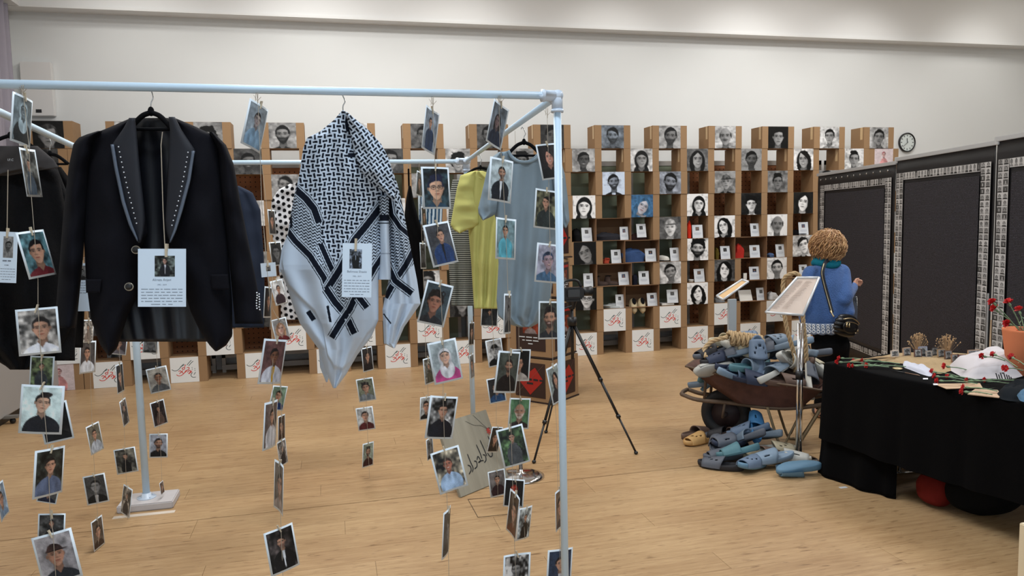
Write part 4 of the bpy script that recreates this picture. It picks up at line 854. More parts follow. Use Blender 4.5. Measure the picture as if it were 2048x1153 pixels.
# --- yellow t-shirt
DY = 4.35
YEL = mat('yellow_jersey', (.72, .71, .43), .95, nscale=12, namt=.04, bump=.06, bscale=300)
hanger('black hanger of the yellow shirt', 961, 312, 334, DY + .02, 30, 17)
ys_ = empty('yellow_shirt', at(965, 618, DY), 'pale yellow short-sleeved shirt hanging on the side rail', 'shirt')
cloth('shirt_body', [(948, 342), (934, 352), (930, 400), (936, 452), (942, 520), (947, 600), (948, 618)], [(966, 342), (1000, 356), (1008, 400), (1004, 452), (1000, 520), (997, 600), (995, 618)], DY, .06, (3.3, .018), YEL, ys_, n=90, c=70, seed=5, wr=.03)
cloth('sleeve', [(944, 343), (921, 351), (914, 376), (908, 410), (901, 450), (907, 460), (919, 467)], [(952, 343), (952, 380), (956, 420), (958, 446), (950, 455), (932, 461), (920, 467)], DY - .04, .03, (1.0, .006), YEL, ys_, seed=7, wr=.03)
seam('neck_band', [(946, 343), (952, 352), (960, 357), (968, 358)], DY - .055, .006, YEL, ys_)
# --- grey t-shirt
DG = 3.15
GRY = mat('grey_jersey', (.50, .56, .60), .95, nscale=16, namt=.06, bump=.08, bscale=300)
hanger('black velvet hanger of the grey shirt', 1048, 258, 283, DG + .02, 34, 28)
gs = empty('grey_shirt', at(1045, 655, DG), 'grey short-sleeved shirt hanging beside the rack post', 'shirt')
gT = lambda X: 302 + 20 * np.clip(1 - ((X - 1048) / 30) ** 2, 0, 1) + .16 * np.clip(np.abs(X - 1048) - 30, 0, 99)
cloth('shirt_body', [(1000, 302), (984, 320), (983, 398), (992, 440), (997, 526), (993, 600), (996, 632), (1014, 648), (1040, 655)], [(1092, 302), (1108, 320), (1114, 400), (1112, 480), (1106, 560), (1098, 612), (1080, 645), (1062, 655)], DG, .06, (3.4, .015), GRY, gs, n=100, c=90, seed=6, topfun=gT, wr=.02)
cloth('sleeve', [(998, 304), (983, 315), (974, 340), (964, 385), (956, 417), (957, 428), (965, 441)], [(1004, 304), (1000, 350), (998, 390), (993, 425), (988, 431), (976, 437), (967, 441)], DG - .04, .045, (1.6, .01), GRY, gs, seed=7, wr=.02)
cloth('sleeve', [(1098, 306), (1104, 350), (1110, 400), (1116, 440), (1130, 456)], [(1106, 306), (1122, 322), (1130, 350), (1136, 400), (1139, 442), (1133, 456)], DG - .03, .045, (1.6, .01), GRY, gs, seed=8, wr=.02)
seam('neck_band', [(1016, 302), (1024, 316), (1036, 323), (1050, 325), (1064, 323), (1077, 314), (1082, 306)], DG - .062, .0075, GRY, gs)
# ------------------------------------------------------------------ hanging photographs
PIN = MB(); PIN.box(-.0022, .0022, -.0045, -.001, -.016, .012); PIN.box(-.0022, .0022, .001, .0035, -.016, .012); PIN.box(-.0026, .0026, -.001, .001, -.004, 0.0)
PINM = PIN.mesh('clothespin'); PINM.materials.append(PEGW)
def card(x, y, wpx, hpx, rot, D, label, group, par=None, seed=1, ys=1, asp=0.70, bend=0.0, pin=True, back=False, border=.045, grid=None):
    asp = min(.84, max(.72, wpx / hpx)); h = hpx * D / F_; w_ = h * asp; kx = (x - CX) / F_; tr_ = min(1.0, max(.12, wpx / (hpx * asp))); A2 = math.hypot(1, kx); yaw = math.acos(tr_ / A2) * ys - math.atan(kx); yaw = yaw if tr_ < .97 else -math.atan(kx) * .3
    if back: yaw = PI - yaw
    r_ = cr * math.cos(yaw) + FW * math.sin(yaw); n_ = np.cross(cu, r_); t = math.radians(rot); R3 = cu
    up = cu * math.cos(t) + cr * math.sin(t); r2 = r_ * math.cos(t) - cu * math.sin(t)
    up = up - r2 * up.dot(r2); up /= np.linalg.norm(up); r2 /= np.linalg.norm(r2); n_ = np.cross(up, r2)
    M = Matrix(((r2[0], n_[0], up[0], 0), (r2[1], n_[1], up[1], 0), (r2[2], n_[2], up[2], 0), (0, 0, 0, 1)))
    P = at(x, y, D); bd = bend * h
    X, Z = np.meshgrid(np.linspace(-w_ / 2, w_ / 2, 9), np.linspace(h / 2, -h / 2, 3)); Yb = bd * (2 * X / w_) ** 2
    fr = np.stack([X, Yb - .0004, Z], -1)
    o = link('photo_card', gridmesh(fr, closed_back=fr + [0, .0008, 0]), None, False, PAPER); o.matrix_world = Matrix.Translation(Vector([float(q) for q in P])) @ M
    tag(o, label, 'photo', group)
    par = dict(par or {}); bgc = np.array(par.get('bg', (.6, .62, .62))); par['bg'] = tuple(bgc * .72 + bgc.mean() * .28)
    if .24 < par.get('s', .42) < .5: par['s'] = par.get('s', .42) * 1.13
    b = border * h; iw, ih = w_ - 2 * b, h - 2 * b
    nx = grid or (44 if hpx > 70 else 30 if hpx > 50 else 22); nyy = int(nx * ih / iw)
    im = portrait(nx, nyy, iw / ih, seed, **(par or {}))
    Xp, Zp = np.meshgrid(np.linspace(-iw / 2, iw / 2, nx), np.linspace(ih / 2, -ih / 2, nyy)); Yp = bd * (2 * Xp / w_) ** 2 - .0008
    link('photo_print', gridmesh(np.stack([Xp, Yp, Zp], -1), im), o, False, PRINT)
    if pin: q = link('clothespin', PINM, o); q.location = (0, -.0005, h / 2); q.rotation_euler = (0, random.uniform(-.4, .4), 0); q.scale = (.85,) * 3
    return o
T = lambda bg, sh, **k: dict(bg=bg, shirt=sh, **k)
DA = drail(46)
DE = drail(525); DGf = drail(880); DH = drail(1005); DK = 2.85
snap = lambda bg, sh, **k: dict(bg=bg, shirt=sh, s=.22, cy=.38, bgv=.6, body=1.5, **k)
g1, g2, g3, g4 = 'photos on the far left front string', 'photos on the string beside the blazer sleeve', 'photos on the string right of the scarf', 'photos on the string by the grey shirt'
CARDS = [
 # x, y, w, h, rot, D, label, group, params, yaw sign
 (46, 241, 40, 97, 2, DA, 'grey print of a woman in pale headscarf, top left string', g1, dict(bw=.9, tint=(.85, .95, 1), hair='scarf', inner=(.85, .85, .85), bg=(.6, .65, .66), shirt=(.15, .18, .2), s=.3, cy=.42, smile=1), 1),
 (59, 346, 32, 96, -6, DA, 'photo of a reclining figure, second on the far left string', g1, snap((.45, .45, .42), (.28, .33, .38)), 1),
 (75, 508, 56, 94, -10, DA, 'photo of young man in dark red shirt on teal', g1, T((.25, .42, .46), (.38, .14, .16), s=.48, cy=.1, bgv=.5, hc=(.08, .07, .08)), 0.3),
 (78, 663, 78, 93, -5, DA, 'photo of young man in white shirt beside a tree', g1, T((.62, .60, .58), (.90, .91, .95), s=.46, cx=.12, cy=.12, bgv=.6, tilt=4), 0.2),
 (83, 744, 44, 62, 3, DA + .03, 'photo of man seated in a park, above the bright one', g1, snap((.35, .42, .26), (.22, .24, .26)), 1),
 (112, 845, 56, 78, -12, DA + .05, 'dark photo half hidden behind the bright portrait, left string', g1, T((.12, .12, .13), (.05, .05, .06), s=.4), 0.2),
 (82, 820, 80, 98, 4, DA, 'bright photo of curly-haired man in black T-shirt', g1, T((.80, .92, .93), (.09, .10, .13), hair='quiff', s=.36, cy=.28, cx=.05, tilt=-6, bgv=.15, skin=(.86, .70, .60)), 0.2),
 (97, 985, 42, 44, 12, DA + .06, 'photo peeking out below the grey T-shirt portrait', g1, T((.3, .3, .3), (.1, .12, .2)), 1),
 (100, 945, 60, 95, 2, DA, 'photo of man in grey T-shirt with shoulder strap', g1, T((.16, .18, .16), (.36, .41, .52), s=.32, cy=.3, bgv=.8), 0.2),
 (103, 1058, 54, 60, 2, DA + .05, 'dark outdoor photo behind the lowest left portrait', g1, snap((.24, .24, .24), (.12, .12, .14)), 0.2),
 (113, 1116, 76, 100, -14, DA, 'photo of young man in backward cap, bottom left', g1, T((.60, .58, .60), (.13, .15, .18), hair='cap', hc=(.2, .13, .12), s=.42, cy=.12, skin=(.74, .55, .45)), 0.2),
 (174, 715, 32, 64, 1, 4.0, 'photo of man in white T-shirt under the blazer hem', 'photos on the string under the blazer', T((.30, .28, .28), (.85, .87, .90), s=.34, cy=.28), 0.5),
 (176, 663, 22, 46, 2, 4.0, 'pale photo half hidden by the blazer hem', 'photos on the string under the blazer', snap((.6, .58, .55), (.5, .45, .42)), 1),
 (190, 877, 26, 58, -7, 4.0, 'narrow photo of man in pale shirt over the floor', 'photos on the string under the blazer', T((.45, .43, .36), (.65, .68, .72), s=.3, cy=.3), 1),
 (192, 979, 42, 58, -10, 4.0, 'grey photo of man in dark suit, low on the left', 'photos on the string under the blazer', dict(bw=.95, bg=(.3, .3, .3), shirt=(.08, .08, .09), inner=(.8, .8, .8), s=.4, cy=.2), 0.3),
 (196, 1067, 22, 60, -4, 4.0, 'curled brown photo lowest on its string', 'photos on the string under the blazer', T((.36, .30, .25), (.2, .14, .12), s=.4), 1),
 (237, 690, 32, 40, 6, 4.4, 'dark photo under the blazer tail', 'photos on the string left of the rack foot', T((.25, .2, .22), (.4, .38, .4)), 0.5),
 (240, 757, 14, 58, -3, 4.4, 'edge-on dark photo between posters', 'photos on the string left of the rack foot', T((.12, .12, .13), (.1, .1, .1)), 1),
 (249, 825, 12, 52, -7, 4.4, 'edge-on photo of a dark figure above the couple', 'photos on the string left of the rack foot', snap((.4, .36, .33), (.12, .12, .13)), 1),
 (252, 922, 41, 50, -9, 4.4, 'photo of two people embracing in dark clothes', 'photos on the string left of the rack foot', snap((.35, .34, .3), (.06, .06, .07)), 0.2),
 (253, 1003, 18, 58, 6, 4.4, 'narrow photo hanging at the rack base block', 'photos on the string left of the rack foot', snap((.55, .52, .48), (.2, .17, .16)), -1),
 (301, 690, 44, 34, 4, 4.6, 'grey photo of moustached face under the blazer', 'photos on the string right of the rack foot', dict(bw=.7, bg=(.6, .6, .6), stache=1, s=.8, cy=.4), 0.2),
 (317, 760, 40, 50, -12, 4.6, 'photo of man with thick moustache in grey T-shirt', 'photos on the string right of the rack foot', T((.62, .60, .56), (.30, .31, .32), stache=1, s=.36, cy=.18, skin=(.62, .44, .34)), 0.2),
 (318, 827, 28, 50, -7, 4.6, 'small photo of person with folded arms', 'photos on the string right of the rack foot', snap((.16, .13, .14), (.35, .28, .25)), 0.8),
 (317, 892, 35, 48, 0, 4.6, 'photo of bearded man in black before pale blue', 'photos on the string right of the rack foot', T((.62, .65, .72), (.07, .07, .08), beard=.9, s=.4, cy=.2), 0.1),
 (324, 976, 7, 24, -6, 4.6, 'thin sliver of a photo turned edge-on', 'photos on the string right of the rack foot', T((.4, .3, .25), (.3, .2, .15)), 1),
 (512, 253, 38, 92, 8, DE, 'bluish photo of man in pale shirt, top of its string', g2, T((.55, .62, .68), (.50, .62, .72), s=.3, cy=.32, skin=(.66, .62, .62), tilt=-8), 0.8),
 (544, 445, 14, 50, -3, 4.3, 'narrow dark photo beside the polka dot blouse', 'photos on the inner string left of the scarf', T((.3, .28, .26), (.2, .2, .2)), 1),
 (553, 508, 24, 48, -6, 4.3, 'grey portrait of a man below the polka dots', 'photos on the inner string left of the scarf', dict(bw=.7, bg=(.25, .25, .25), shirt=(.3, .3, .3), s=.6), 0.5),
 (558, 585, 25, 50, -10, 4.3, 'photo of man holding his arm, white ground', 'photos on the inner string left of the scarf', T((.82, .82, .82), (.2, .14, .16), s=.28, cy=.3), 0.4),
 (537, 605, 14, 62, 2, 4.35, 'black edge-on photo beside the blazer cuff', 'photos on the inner string left of the scarf', T((.08, .08, .09), (.05, .05, .05)), 1),
 (562, 661, 30, 48, -10, 4.3, 'photo of blonde woman in dark red top', 'photos on the inner string left of the scarf', T((.55, .55, .55), (.35, .10, .12), hair='long', hc=(.55, .42, .32), s=.44, cy=.15, skin=(.85, .70, .64)), 0.3),
 (547, 724, 46, 90, 6, DE, 'photo of man in white jacket and yellow shirt', g2, T((.45, .28, .28), (.80, .82, .88), inner=(.80, .62, .15), s=.32, cy=.28, skin=(.52, .36, .28)), 0.8),
 (556, 797, 30, 50, 9, 4.3, 'small photo of man in blue shirt under the jacket portrait', 'photos on the inner string left of the scarf', T((.45, .60, .50), (.10, .22, .42), s=.38, cy=.2), 0.4),
 (543, 850, 26, 94, 2, DE, 'twisted photo of man in pale robe, narrow', g2, T((.45, .38, .36), (.78, .78, .80), s=.28, cy=.4), 1),
 (563, 856, 14, 50, 0, 4.3, 'narrow dark photo behind the twisted one', 'photos on the inner string left of the scarf', T((.25, .2, .18), (.15, .08, .08)), 1),
 (565, 906, 17, 50, -5, 4.3, 'narrow photo of figure in black, above the sliver', 'photos on the inner string left of the scarf', snap((.45, .43, .42), (.1, .1, .13)), 1),
 (560, 975, 18, 98, 1, DE, 'pale photo seen nearly edge-on over bare floor', g2, T((.42, .38, .34), (.6, .55, .52)), -1),
 (565, 1100, 58, 88, -8, DE, 'photo of man in black tuxedo, lowest on its string', g2, T((.16, .14, .14), (.04, .04, .05), inner=(.85, .87, .9), beard=.5, s=.26, cy=.38, bgv=1.2), 0.3),
 (735, 719, 21, 48, -4, 4.9, 'small photo of a dim figure just below the scarf', 'photos on the back string below the scarf', T((.2, .18, .18), (.12, .1, .1), s=.36, cy=.25), 0.7),
 (732, 780, 34, 46, -9, 4.9, 'small photo of curly-haired man in grey outdoors', 'photos on the back string below the scarf', T((.42, .45, .36), (.45, .48, .50), hair='curly', s=.38, cy=.2), 0.2),
 (731, 838, 34, 46, -8, 4.9, 'small photo of person in dark red top, pale ground', 'photos on the back string below the scarf', T((.72, .74, .74), (.30, .10, .10), s=.38, cy=.25), 0.2),
 (736, 910, 22, 48, 1, 4.9, 'small photo of bearded man in profile, lowest', 'photos on the back string below the scarf', T((.55, .62, .55), (.20, .08, .09), beard=.9, s=.36, cy=.25, hair='quiff'), 0.7),
 (859, 261, 27, 86, 5, DGf, 'narrow bluish photo of standing man at top right of scarf', g3, T((.55, .62, .70), (.14, .22, .34), s=.24, cy=.4), 1),
 (873, 376, 56, 84, -3, DGf, 'close-up photo of young man with black glasses', g3, T((.10, .17, .20), (.15, .25, .33), glasses=True, hair='quiff', hc=(.08, .10, .20), s=.58, cy=-.03, cx=-.02, skin=(.88, .70, .58), bgv=1.0), 0.1),
 (839, 368, 12, 48, 2, 4.1, 'edge-on grey photo behind the glasses portrait', 'photos on the inner string right of the scarf', T((.35, .37, .38), (.2, .2, .2)), 1),
 (848, 435, 9, 42, -3, 4.1, 'thin photo sliver beside the black dress', 'photos on the inner string right of the scarf', T((.3, .25, .22), (.2, .2, .2)), 1),
 (846, 512, 11, 52, -2, 4.1, 'narrow grey face photo over the black dress', 'photos on the inner string right of the scarf', dict(bw=.5, s=.5), 1),
 (883, 488, 52, 86, -12, DGf, 'photo of smiling man in black and blue sweatshirt', g3, T((.26, .27, .30), (.14, .24, .42), inner=(.08, .08, .1), s=.27, cy=.42, smile=1, cx=.05), 0.3),
 (870, 608, 54, 86, 12, DGf, 'photo of solemn person in grey collar on dusky ground', g3, T((.22, .29, .33), (.16, .17, .19), s=.46, cy=.08, skin=(.68, .48, .40), hair='curly', cx=-.05), 0.3),
 (891, 723, 58, 84, -10, DGf, 'photo of woman in white headscarf and pink top', g3, T((.60, .66, .68), (.72, .25, .50), hair='scarf', inner=(.80, .80, .82), s=.34, cy=.25, smile=1, skin=(.88, .70, .60)), 0.2),
 (858, 742, 20, 52, -4, 4.1, 'pale landscape photo behind the headscarf portrait', 'photos on the inner string right of the scarf', snap((.45, .43, .38), (.3, .28, .22)), 1),
 (884, 836, 56, 86, 7, DGf, 'photo of man in black sweater before graffiti wall', g3, T((.36, .36, .36), (.06, .07, .11), s=.30, cy=.35, bgv=1.2), 0.2),
 (852, 817, 24, 46, 1, 4.1, 'small pale photo of man in black, left of graffiti one', 'photos on the inner string right of the scarf', T((.68, .70, .70), (.08, .08, .09), s=.45, cy=.15), 0.6),
 (860, 898, 13, 42, -3, 4.1, 'small grey oval-faced photo nearly edge-on', 'photos on the inner string right of the scarf', dict(bw=.6, s=.5, bg=(.7, .7, .7)), 1),
 (898, 940, 58, 84, -13, DGf, 'photo of smiling man with folded arms, light blue shirt', g3, T((.50, .46, .38), (.62, .72, .84), s=.28, cy=.28, smile=1, hc=(.25, .18, .15), skin=(.70, .45, .36), bgv=.8), 0.2),
 (895, 1065, 14, 92, 2, DGf, 'edge-on grey photo over bare floor, lowest here', g3, dict(bw=.7, bg=(.4, .4, .4), s=.4), 1),
 (993, 250, 30, 86, 9, DH, 'dim bluish photo of person, top of grey shirt string', g4, T((.42, .48, .54), (.14, .17, .24), hair='long', s=.3, cy=.2, skin=(.5, .42, .42)), 0.8),
 (1003, 361, 46, 86, 3, DH, 'photo of man in dark suit jacket over white shirt', g4, T((.66, .74, .77), (.10, .12, .15), inner=(.85, .87, .9), s=.27, cy=.38, beard=.6), 0.4),
 (1010, 478, 40, 82, 1, DH, 'photo of man in turquoise T-shirt', g4, T((.45, .60, .64), (.36, .68, .76), s=.25, cy=.42), 0.6),
 (1017, 628, 14, 80, 1, DH, 'grey photo turned edge-on against the grey shirt', g4, dict(bw=.7, s=.3), 1),
 (979, 632, 34, 42, 3, 4.5, 'dark photo under the yellow shirt hem', 'photos on the back string by the yellow shirt', snap((.12, .12, .13), (.2, .21, .22)), 0.3),
 (943, 668, 10, 46, 1, 4.9, 'thin dark photo on the rack back post', 'photos by the back post', T((.15, .15, .15), (.1, .1, .1)), 1),
 (944, 733, 8, 48, -3, 4.9, 'thin grey photo sliver on the rack back post', 'photos by the back post', T((.4, .42, .42), (.5, .5, .5)), 1),
 (990, 706, 32, 54, -7, 4.5, 'grey photo of young man in a military cap', 'photos on the back string by the yellow shirt', dict(bw=1, contrast=1.4, hair='cap', hc=(.2, .2, .2), bg=(.7, .7, .7), shirt=(.15, .15, .15), s=.42, cy=.2), 0.4),
 (1040, 731, 38, 64, 3, 3.5, 'photo of person in pale shirt against black', 'photos on the side string by the post', T((.05, .05, .06), (.72, .70, .68), s=.4, cx=-.1, cy=.1), 0.3),
 (1016, 745, 44, 84, 6, DH, 'photo of bearded man in black jacket before grey rock', g4, T((.28, .31, .28), (.09, .07, .08), beard=.85, s=.30, cy=.32), 0.3),
 (993, 781, 34, 50, -8, 4.5, 'photo of man in blue jacket under the cap portrait', 'photos on the back string by the yellow shirt', T((.14, .12, .12), (.12, .26, .42), s=.36, cy=.2), 0.2),
 (1039, 828, 42, 62, 4, 3.5, 'photo of grey-bearded bald man, green ground', 'photos on the side string by the post', T((.32, .55, .36), (.20, .16, .16), hair='bald', hc=(.7, .68, .66), beard=.8, s=.46, cy=.15), 0.2),
 (990, 880, 22, 52, 10, 4.5, 'dark photo leaning behind the man with raised hand', 'photos on the back string by the yellow shirt', T((.2, .17, .15), (.1, .08, .08)), 0.8),
 (1027, 893, 54, 78, -12, DH, 'photo of man in grey shirt and jeans before hedge', g4, T((.20, .30, .17), (.28, .29, .30), s=.22, cy=.5, bgv=.8, body=1.4), 0.2),
 (995, 967, 34, 52, -6, 4.5, 'small photo of person in dark red jacket', 'photos on the back string by the yellow shirt', T((.42, .40, .40), (.16, .08, .10), s=.28, cy=.3), 0.2),
 (1028, 987, 40, 56, 4, 3.5, 'dark photo with a red glowing emblem', 'photos on the side string by the post', T((.07, .06, .07), (.05, .05, .06), skin=(.72, .22, .14), hc=(.5, .12, .08), s=.3, cy=.3), 0.2),
 (1028, 1030, 19, 86, 5, DH, 'narrow brown photo nearly edge-on, right of placard', g4, T((.30, .22, .16), (.36, .20, .12)), -1),
 (1050, 1047, 26, 64, 5, 3.5, 'photo of standing figure in black among trees', 'photos on the side string by the post', snap((.55, .60, .62), (.06, .06, .08)), 0.5),
 (1032, 1150, 54, 84, 2, DH, 'grey photo with leafy ground at the bottom edge', g4, dict(bw=.9, bg=(.55, .55, .52), bgv=1.2, s=.32, cy=.25, beard=.4, shirt=(.3, .3, .3)), 0.2),
 (1100, 323, 42, 72, -10, DK, 'photo of laughing woman with long black hair', 'photos on the string beside the front post', T((.10, .08, .09), (.05, .05, .06), hair='long', s=.4, cy=.25, smile=1, skin=(.80, .58, .50)), 0.3),
 (1091, 419, 46, 78, 3, DK, 'photo of youth in dark jacket before stone wall', 'photos on the string beside the front post', T((.36, .36, .26), (.17, .20, .20), s=.28, cy=.38, bgv=.8), 0.3),
 (1096, 527, 46, 78, 4, DK, 'pale blue photo of man resting chin on hand', 'photos on the string beside the front post', T((.66, .66, .76), (.28, .40, .52), s=.42, cy=.15, smile=1, hc=(.20, .26, .36), skin=(.72, .62, .66), tilt=8), 0.2),
 (1099, 641, 46, 76, 1, DK, 'photo of smiling bearded man with black quiff', 'photos on the string beside the front post', T((.28, .30, .27), (.17, .18, .20), beard=.8, smile=1, hair='quiff', s=.48, cy=.1), 0.2),
 (1112, 768, 22, 74, -9, DK, 'tilted photo of long-haired woman, mostly behind the post', 'photos on the string beside the front post', T((.55, .60, .58), (.2, .18, .18), hair='long', s=.34, cy=.3), 0.9),
 (1120, 1018, 22, 78, -1, DK, 'brown photo half hidden by the front post', 'photos on the string beside the front post', T((.45, .35, .27), (.25, .2, .2), s=.45), 0.9),
 (1120, 1140, 50, 82, 3, DK, 'photo of man in suit behind the post, bottom edge', 'photos on the string beside the front post', T((.14, .22, .34), (.22, .25, .32), inner=(.85, .85, .88), s=.32, cy=.3), 0.2),
 (2, 1003, 16, 70, -8, 1.9, 'edge of a photo at the left border near the floor', 'photos at the left border', T((.5, .6, .7), (.4, .5, .6)), 1),
]
for i, (x, y, w_, h_, ro, D_, lb, gr, pr, ysn) in enumerate(CARDS):
    card(x, y, w_, h_, ro, D_, lb, gr, pr, seed=400 + i, ys=ysn if abs(ysn) == 1 else 1, bend=.03 * (-1) ** i if h_ > 60 else 0, pin=h_ > 30)
# twine
def twine(label, pts, D, r=.0008, bow=False):
    Ds = D if isinstance(D, (list, tuple)) else [D] * len(pts)
    m = MB(); P = [at(x, y, d - .004) for (x, y), d in zip(pts, Ds)]; m.tube(P, r, 5)
    if bow: 
        x, y = pts[0]; d = Ds[0]
        m.tube([at(x - 3, y + 14, d - .01), at(x - 2, y, d - .016), at(x, y - 5, d), at(x + 2, y, d - .016), at(x + 1, y + 20, d - .01)], r, 5); m.tube([at(x + 1, y + 14, d), at(x - 7, y + 2, d - .01)], r * .8, 4); m.tube([at(x + 1, y + 14, d), at(x + 8, y + 6, d - .01)], r * .8, 4)
    return tag(m.build('twine', TWINE), label, 'string', 'jute twine strings')
twine('jute twine holding the far left column of photos', [(45, 172), (47, 192), (58, 293), (62, 385), (68, 458), (76, 560), (76, 612), (82, 715), (84, 776), (96, 900), (100, 1030), (106, 1065), (112, 1160)], DA, bow=True)
twine('thin thread of photos hanging under the blazer', [(165, 560), (176, 640), (180, 690), (181, 760), (184, 850), (190, 960), (196, 1040), (197, 1098)], 4.0)
twine('thin thread of photos left of the rack foot', [(236, 640), (240, 730), (246, 800), (250, 895), (253, 975), (256, 1052)], 4.4, .0009)
twine('thin thread of photos right of the rack foot', [(310, 680), (316, 740), (318, 805), (320, 868), (323, 940), (325, 990)], 4.6, .0009)
twine('jute twine left of the scarf with tuxedo photo at its end', [(514, 188), (516, 205), (520, 305), (523, 400), (532, 520), (540, 600), (546, 690), (545, 805), (558, 920), (562, 1060), (566, 1160)], DE, bow=True)
twine('tangled jute twine beside the polka dot blouse', [(521, 330), (524, 420), (529, 470), (537, 560), (546, 620), (557, 640), (560, 700), (565, 940)], 4.3, .0016)
twine('slanting loose twine beside the blazer cuff', [(524, 332), (540, 470), (545, 560), (540, 660)], 4.25, .0014)
twine('thin thread of photos below the scarf', [(733, 640), (735, 700), (732, 760), (733, 815), (736, 890), (739, 958)], 4.9, .0009)
twine('jute twine carrying the glasses portrait', [(865, 196), (866, 218), (868, 305), (871, 335), (874, 420), (877, 520), (880, 560), (885, 655), (887, 680), (886, 790), (889, 890), (894, 1000), (895, 1025), (898, 1160)], DGf, bow=True)
twine('thin thread of slivers behind the glasses portrait', [(838, 326), (842, 430), (847, 560), (852, 720), (857, 800), (862, 920)], 4.1, .0010)
twine('jute twine carrying the suit and turquoise portraits', [(1000, 192), (998, 210), (1000, 295), (1004, 320), (1010, 436), (1014, 520), (1016, 590), (1018, 700), (1022, 850), (1026, 990), (1030, 1120), (1033, 1165)], DH, bow=True)
twine('thin thread behind the yellow shirt hem', [(978, 330), (982, 600), (988, 700), (992, 790), (993, 880), (996, 1000)], 4.5, .0009)
twine('thread of photos left of the front post', [(1030, 262), (1036, 500), (1038, 700), (1040, 800), (1034, 900), (1032, 1000), (1046, 1020), (1050, 1080)], 3.5, .0010)
twine('twine hanging from the side rail beside the post', [(1094, 217), (1096, 290), (1098, 380), (1100, 480), (1102, 600), (1106, 735), (1113, 850), (1116, 975), (1120, 1100), (1120, 1165)], DK, bow=True)
twine('thin thread on the rack back post', [(943, 640), (943, 700), (944, 790)], 4.9, .0009)
# name cards with text
def namecard(x, y, w_, h_, D, rot, label, title, years, body, pr, seed, pinx=0.0, ph=(.42, .40), pc=(.0, .22), wpx=None):
    s_ = D / F_; W, H = w_ * s_, h_ * s_; e = MB(); t = math.radians(rot)
    up = cu * math.cos(t) + cr * math.sin(t); r2 = cr * math.cos(t) - cu * math.sin(t); n_ = np.cross(up, r2)
    M = Matrix.Translation(Vector([float(q) for q in at(x, y, D)])) @ Matrix(((r2[0], n_[0], up[0], 0), (r2[1], n_[1], up[1], 0), (r2[2], n_[2], up[2], 0), (0, 0, 0, 1)))
    o = MB().box(-W / 2, W / 2, -.0005, .0005, -H / 2, H / 2).build('name_card', mat('card_cool_white', (.84, .91, .98), .6)); o.matrix_world = M
    tag(o, label, 'card')
    im = portrait(36, int(36 * ph[1] * H / (ph[0] * W)), ph[0] * W / (ph[1] * H), seed, **pr); me = print_mesh(im, ph[0] * W, ph[1] * H, -.0008); me.materials.append(PRINT)
    q = link('photo_print', me, o); q.location = (pc[0] * W, 0, pc[1] * H)
    yy = pc[1] * H - ph[1] * H / 2 - .045 * H
    nb = len(body)
    for k, (tx, sz) in enumerate([(title, .058 * H), (years, .034 * H)] + [(b, .036 * H) for b in body]):
        if not tx: continue
        me = text_mesh(tx, sz) if (k < 2 and tx[:1] != '-') else word_dashes(W * ((.86 if k < nb + 1 else .45) if k > 1 else (.42 if k == 0 else .2)), sz * (.28 if k > 1 else .5), seed + k, (7 if k < nb + 1 else 3) if k > 1 else 2); me.materials.append(GREYINK); tt = link('lettering', me, o)
        mw = max((v.co.x for v in me.vertices), default=1); sc_ = min(1, W * .45 / max(mw, 1e-6)); tt.scale = (sc_, 1, sc_)
        tt.location = (0, -.0009, yy - sz * .5); yy -= sz * (1.45 if k > 0 else 1.55) + (.02 * H if k == 1 else 0)
    p = link('clothespin', PINM, o); p.location = (pinx * W, 0, H / 2 - .002); p.scale = (1.3,) * 3
    return o
namecard(324, 556, 96, 116, D1 - .10, 0, 'white name card with photo hanging inside the blazer', 'Alireza Anjavi', '1992 - 2019', ['-'] * 6, T((.30, .33, .32), (.10, .11, .15), inner=(.85, .86, .9), s=.26, cy=.5, skin=(.78, .62, .56), bgv=.9), 900, .1, ph=(.42, .36), pc=(.06, .20))
twine('pale twine hanging down inside the blazer', [(325, 264), (322, 290), (326, 420), (330, 500)], D1 - .075, .0013)
namecard(714, 541, 59, 108, D2 - .12, 1, 'white name card with photo pinned before the scarf', 'Behrooz Shaeie', '1982 - 2019', ['-'] * 6, dict(bw=.8, tint=(.85, .93, 1.05), bg=(.55, .58, .62), shirt=(.08, .09, .14), inner=(.8, .8, .85), s=.2, cy=.65, bgv=.9, body=1.2), 901, -.05, ph=(.42, .36), pc=(-.05, .21))
namecard(14, 515, 40, 102, 2.75, 2, 'white name card with grey portrait over the hooded jacket', '-', '-', ['-'] * 5, dict(bw=.7, bg=(.75, .78, .8), shirt=(.7, .72, .75), beard=.6, s=.4), 902, .0, ph=(.5, .42), pc=(.05, .2))
twine('twine holding the name card over the hooded jacket', [(16, 340), (14, 464)], 2.75, .0014)
namecard(164, 575, 40, 96, 3.2, 0, 'white name card peeking between blazer sleeve and body', '', '', ['-'] * 5, dict(bw=.8, s=.4), 903, 0, ph=(.4, .3), pc=(0, .3))
namecard(537, 540, 30, 28, 4.0, -5, 'tiny white note tied in the twine tangle', '', '', [], dict(bw=.8, s=.5), 904, 0, ph=(.3, .4), pc=(0, .1))
t_ = text_mesh('I.F.C', .012); t_.materials.append(WHITE); o = link('collar_lettering', t_); o.matrix_world = Matrix.Translation(Vector([float(q) for q in at(21, 322, Dh1 - .115)])) @ Matrix(((cr[0], FW[0], cu[0], 0), (cr[1], FW[1], cu[1], 0), (cr[2], FW[2], cu[2], 0), (0, 0, 0, 1))); adopt(o, hd)

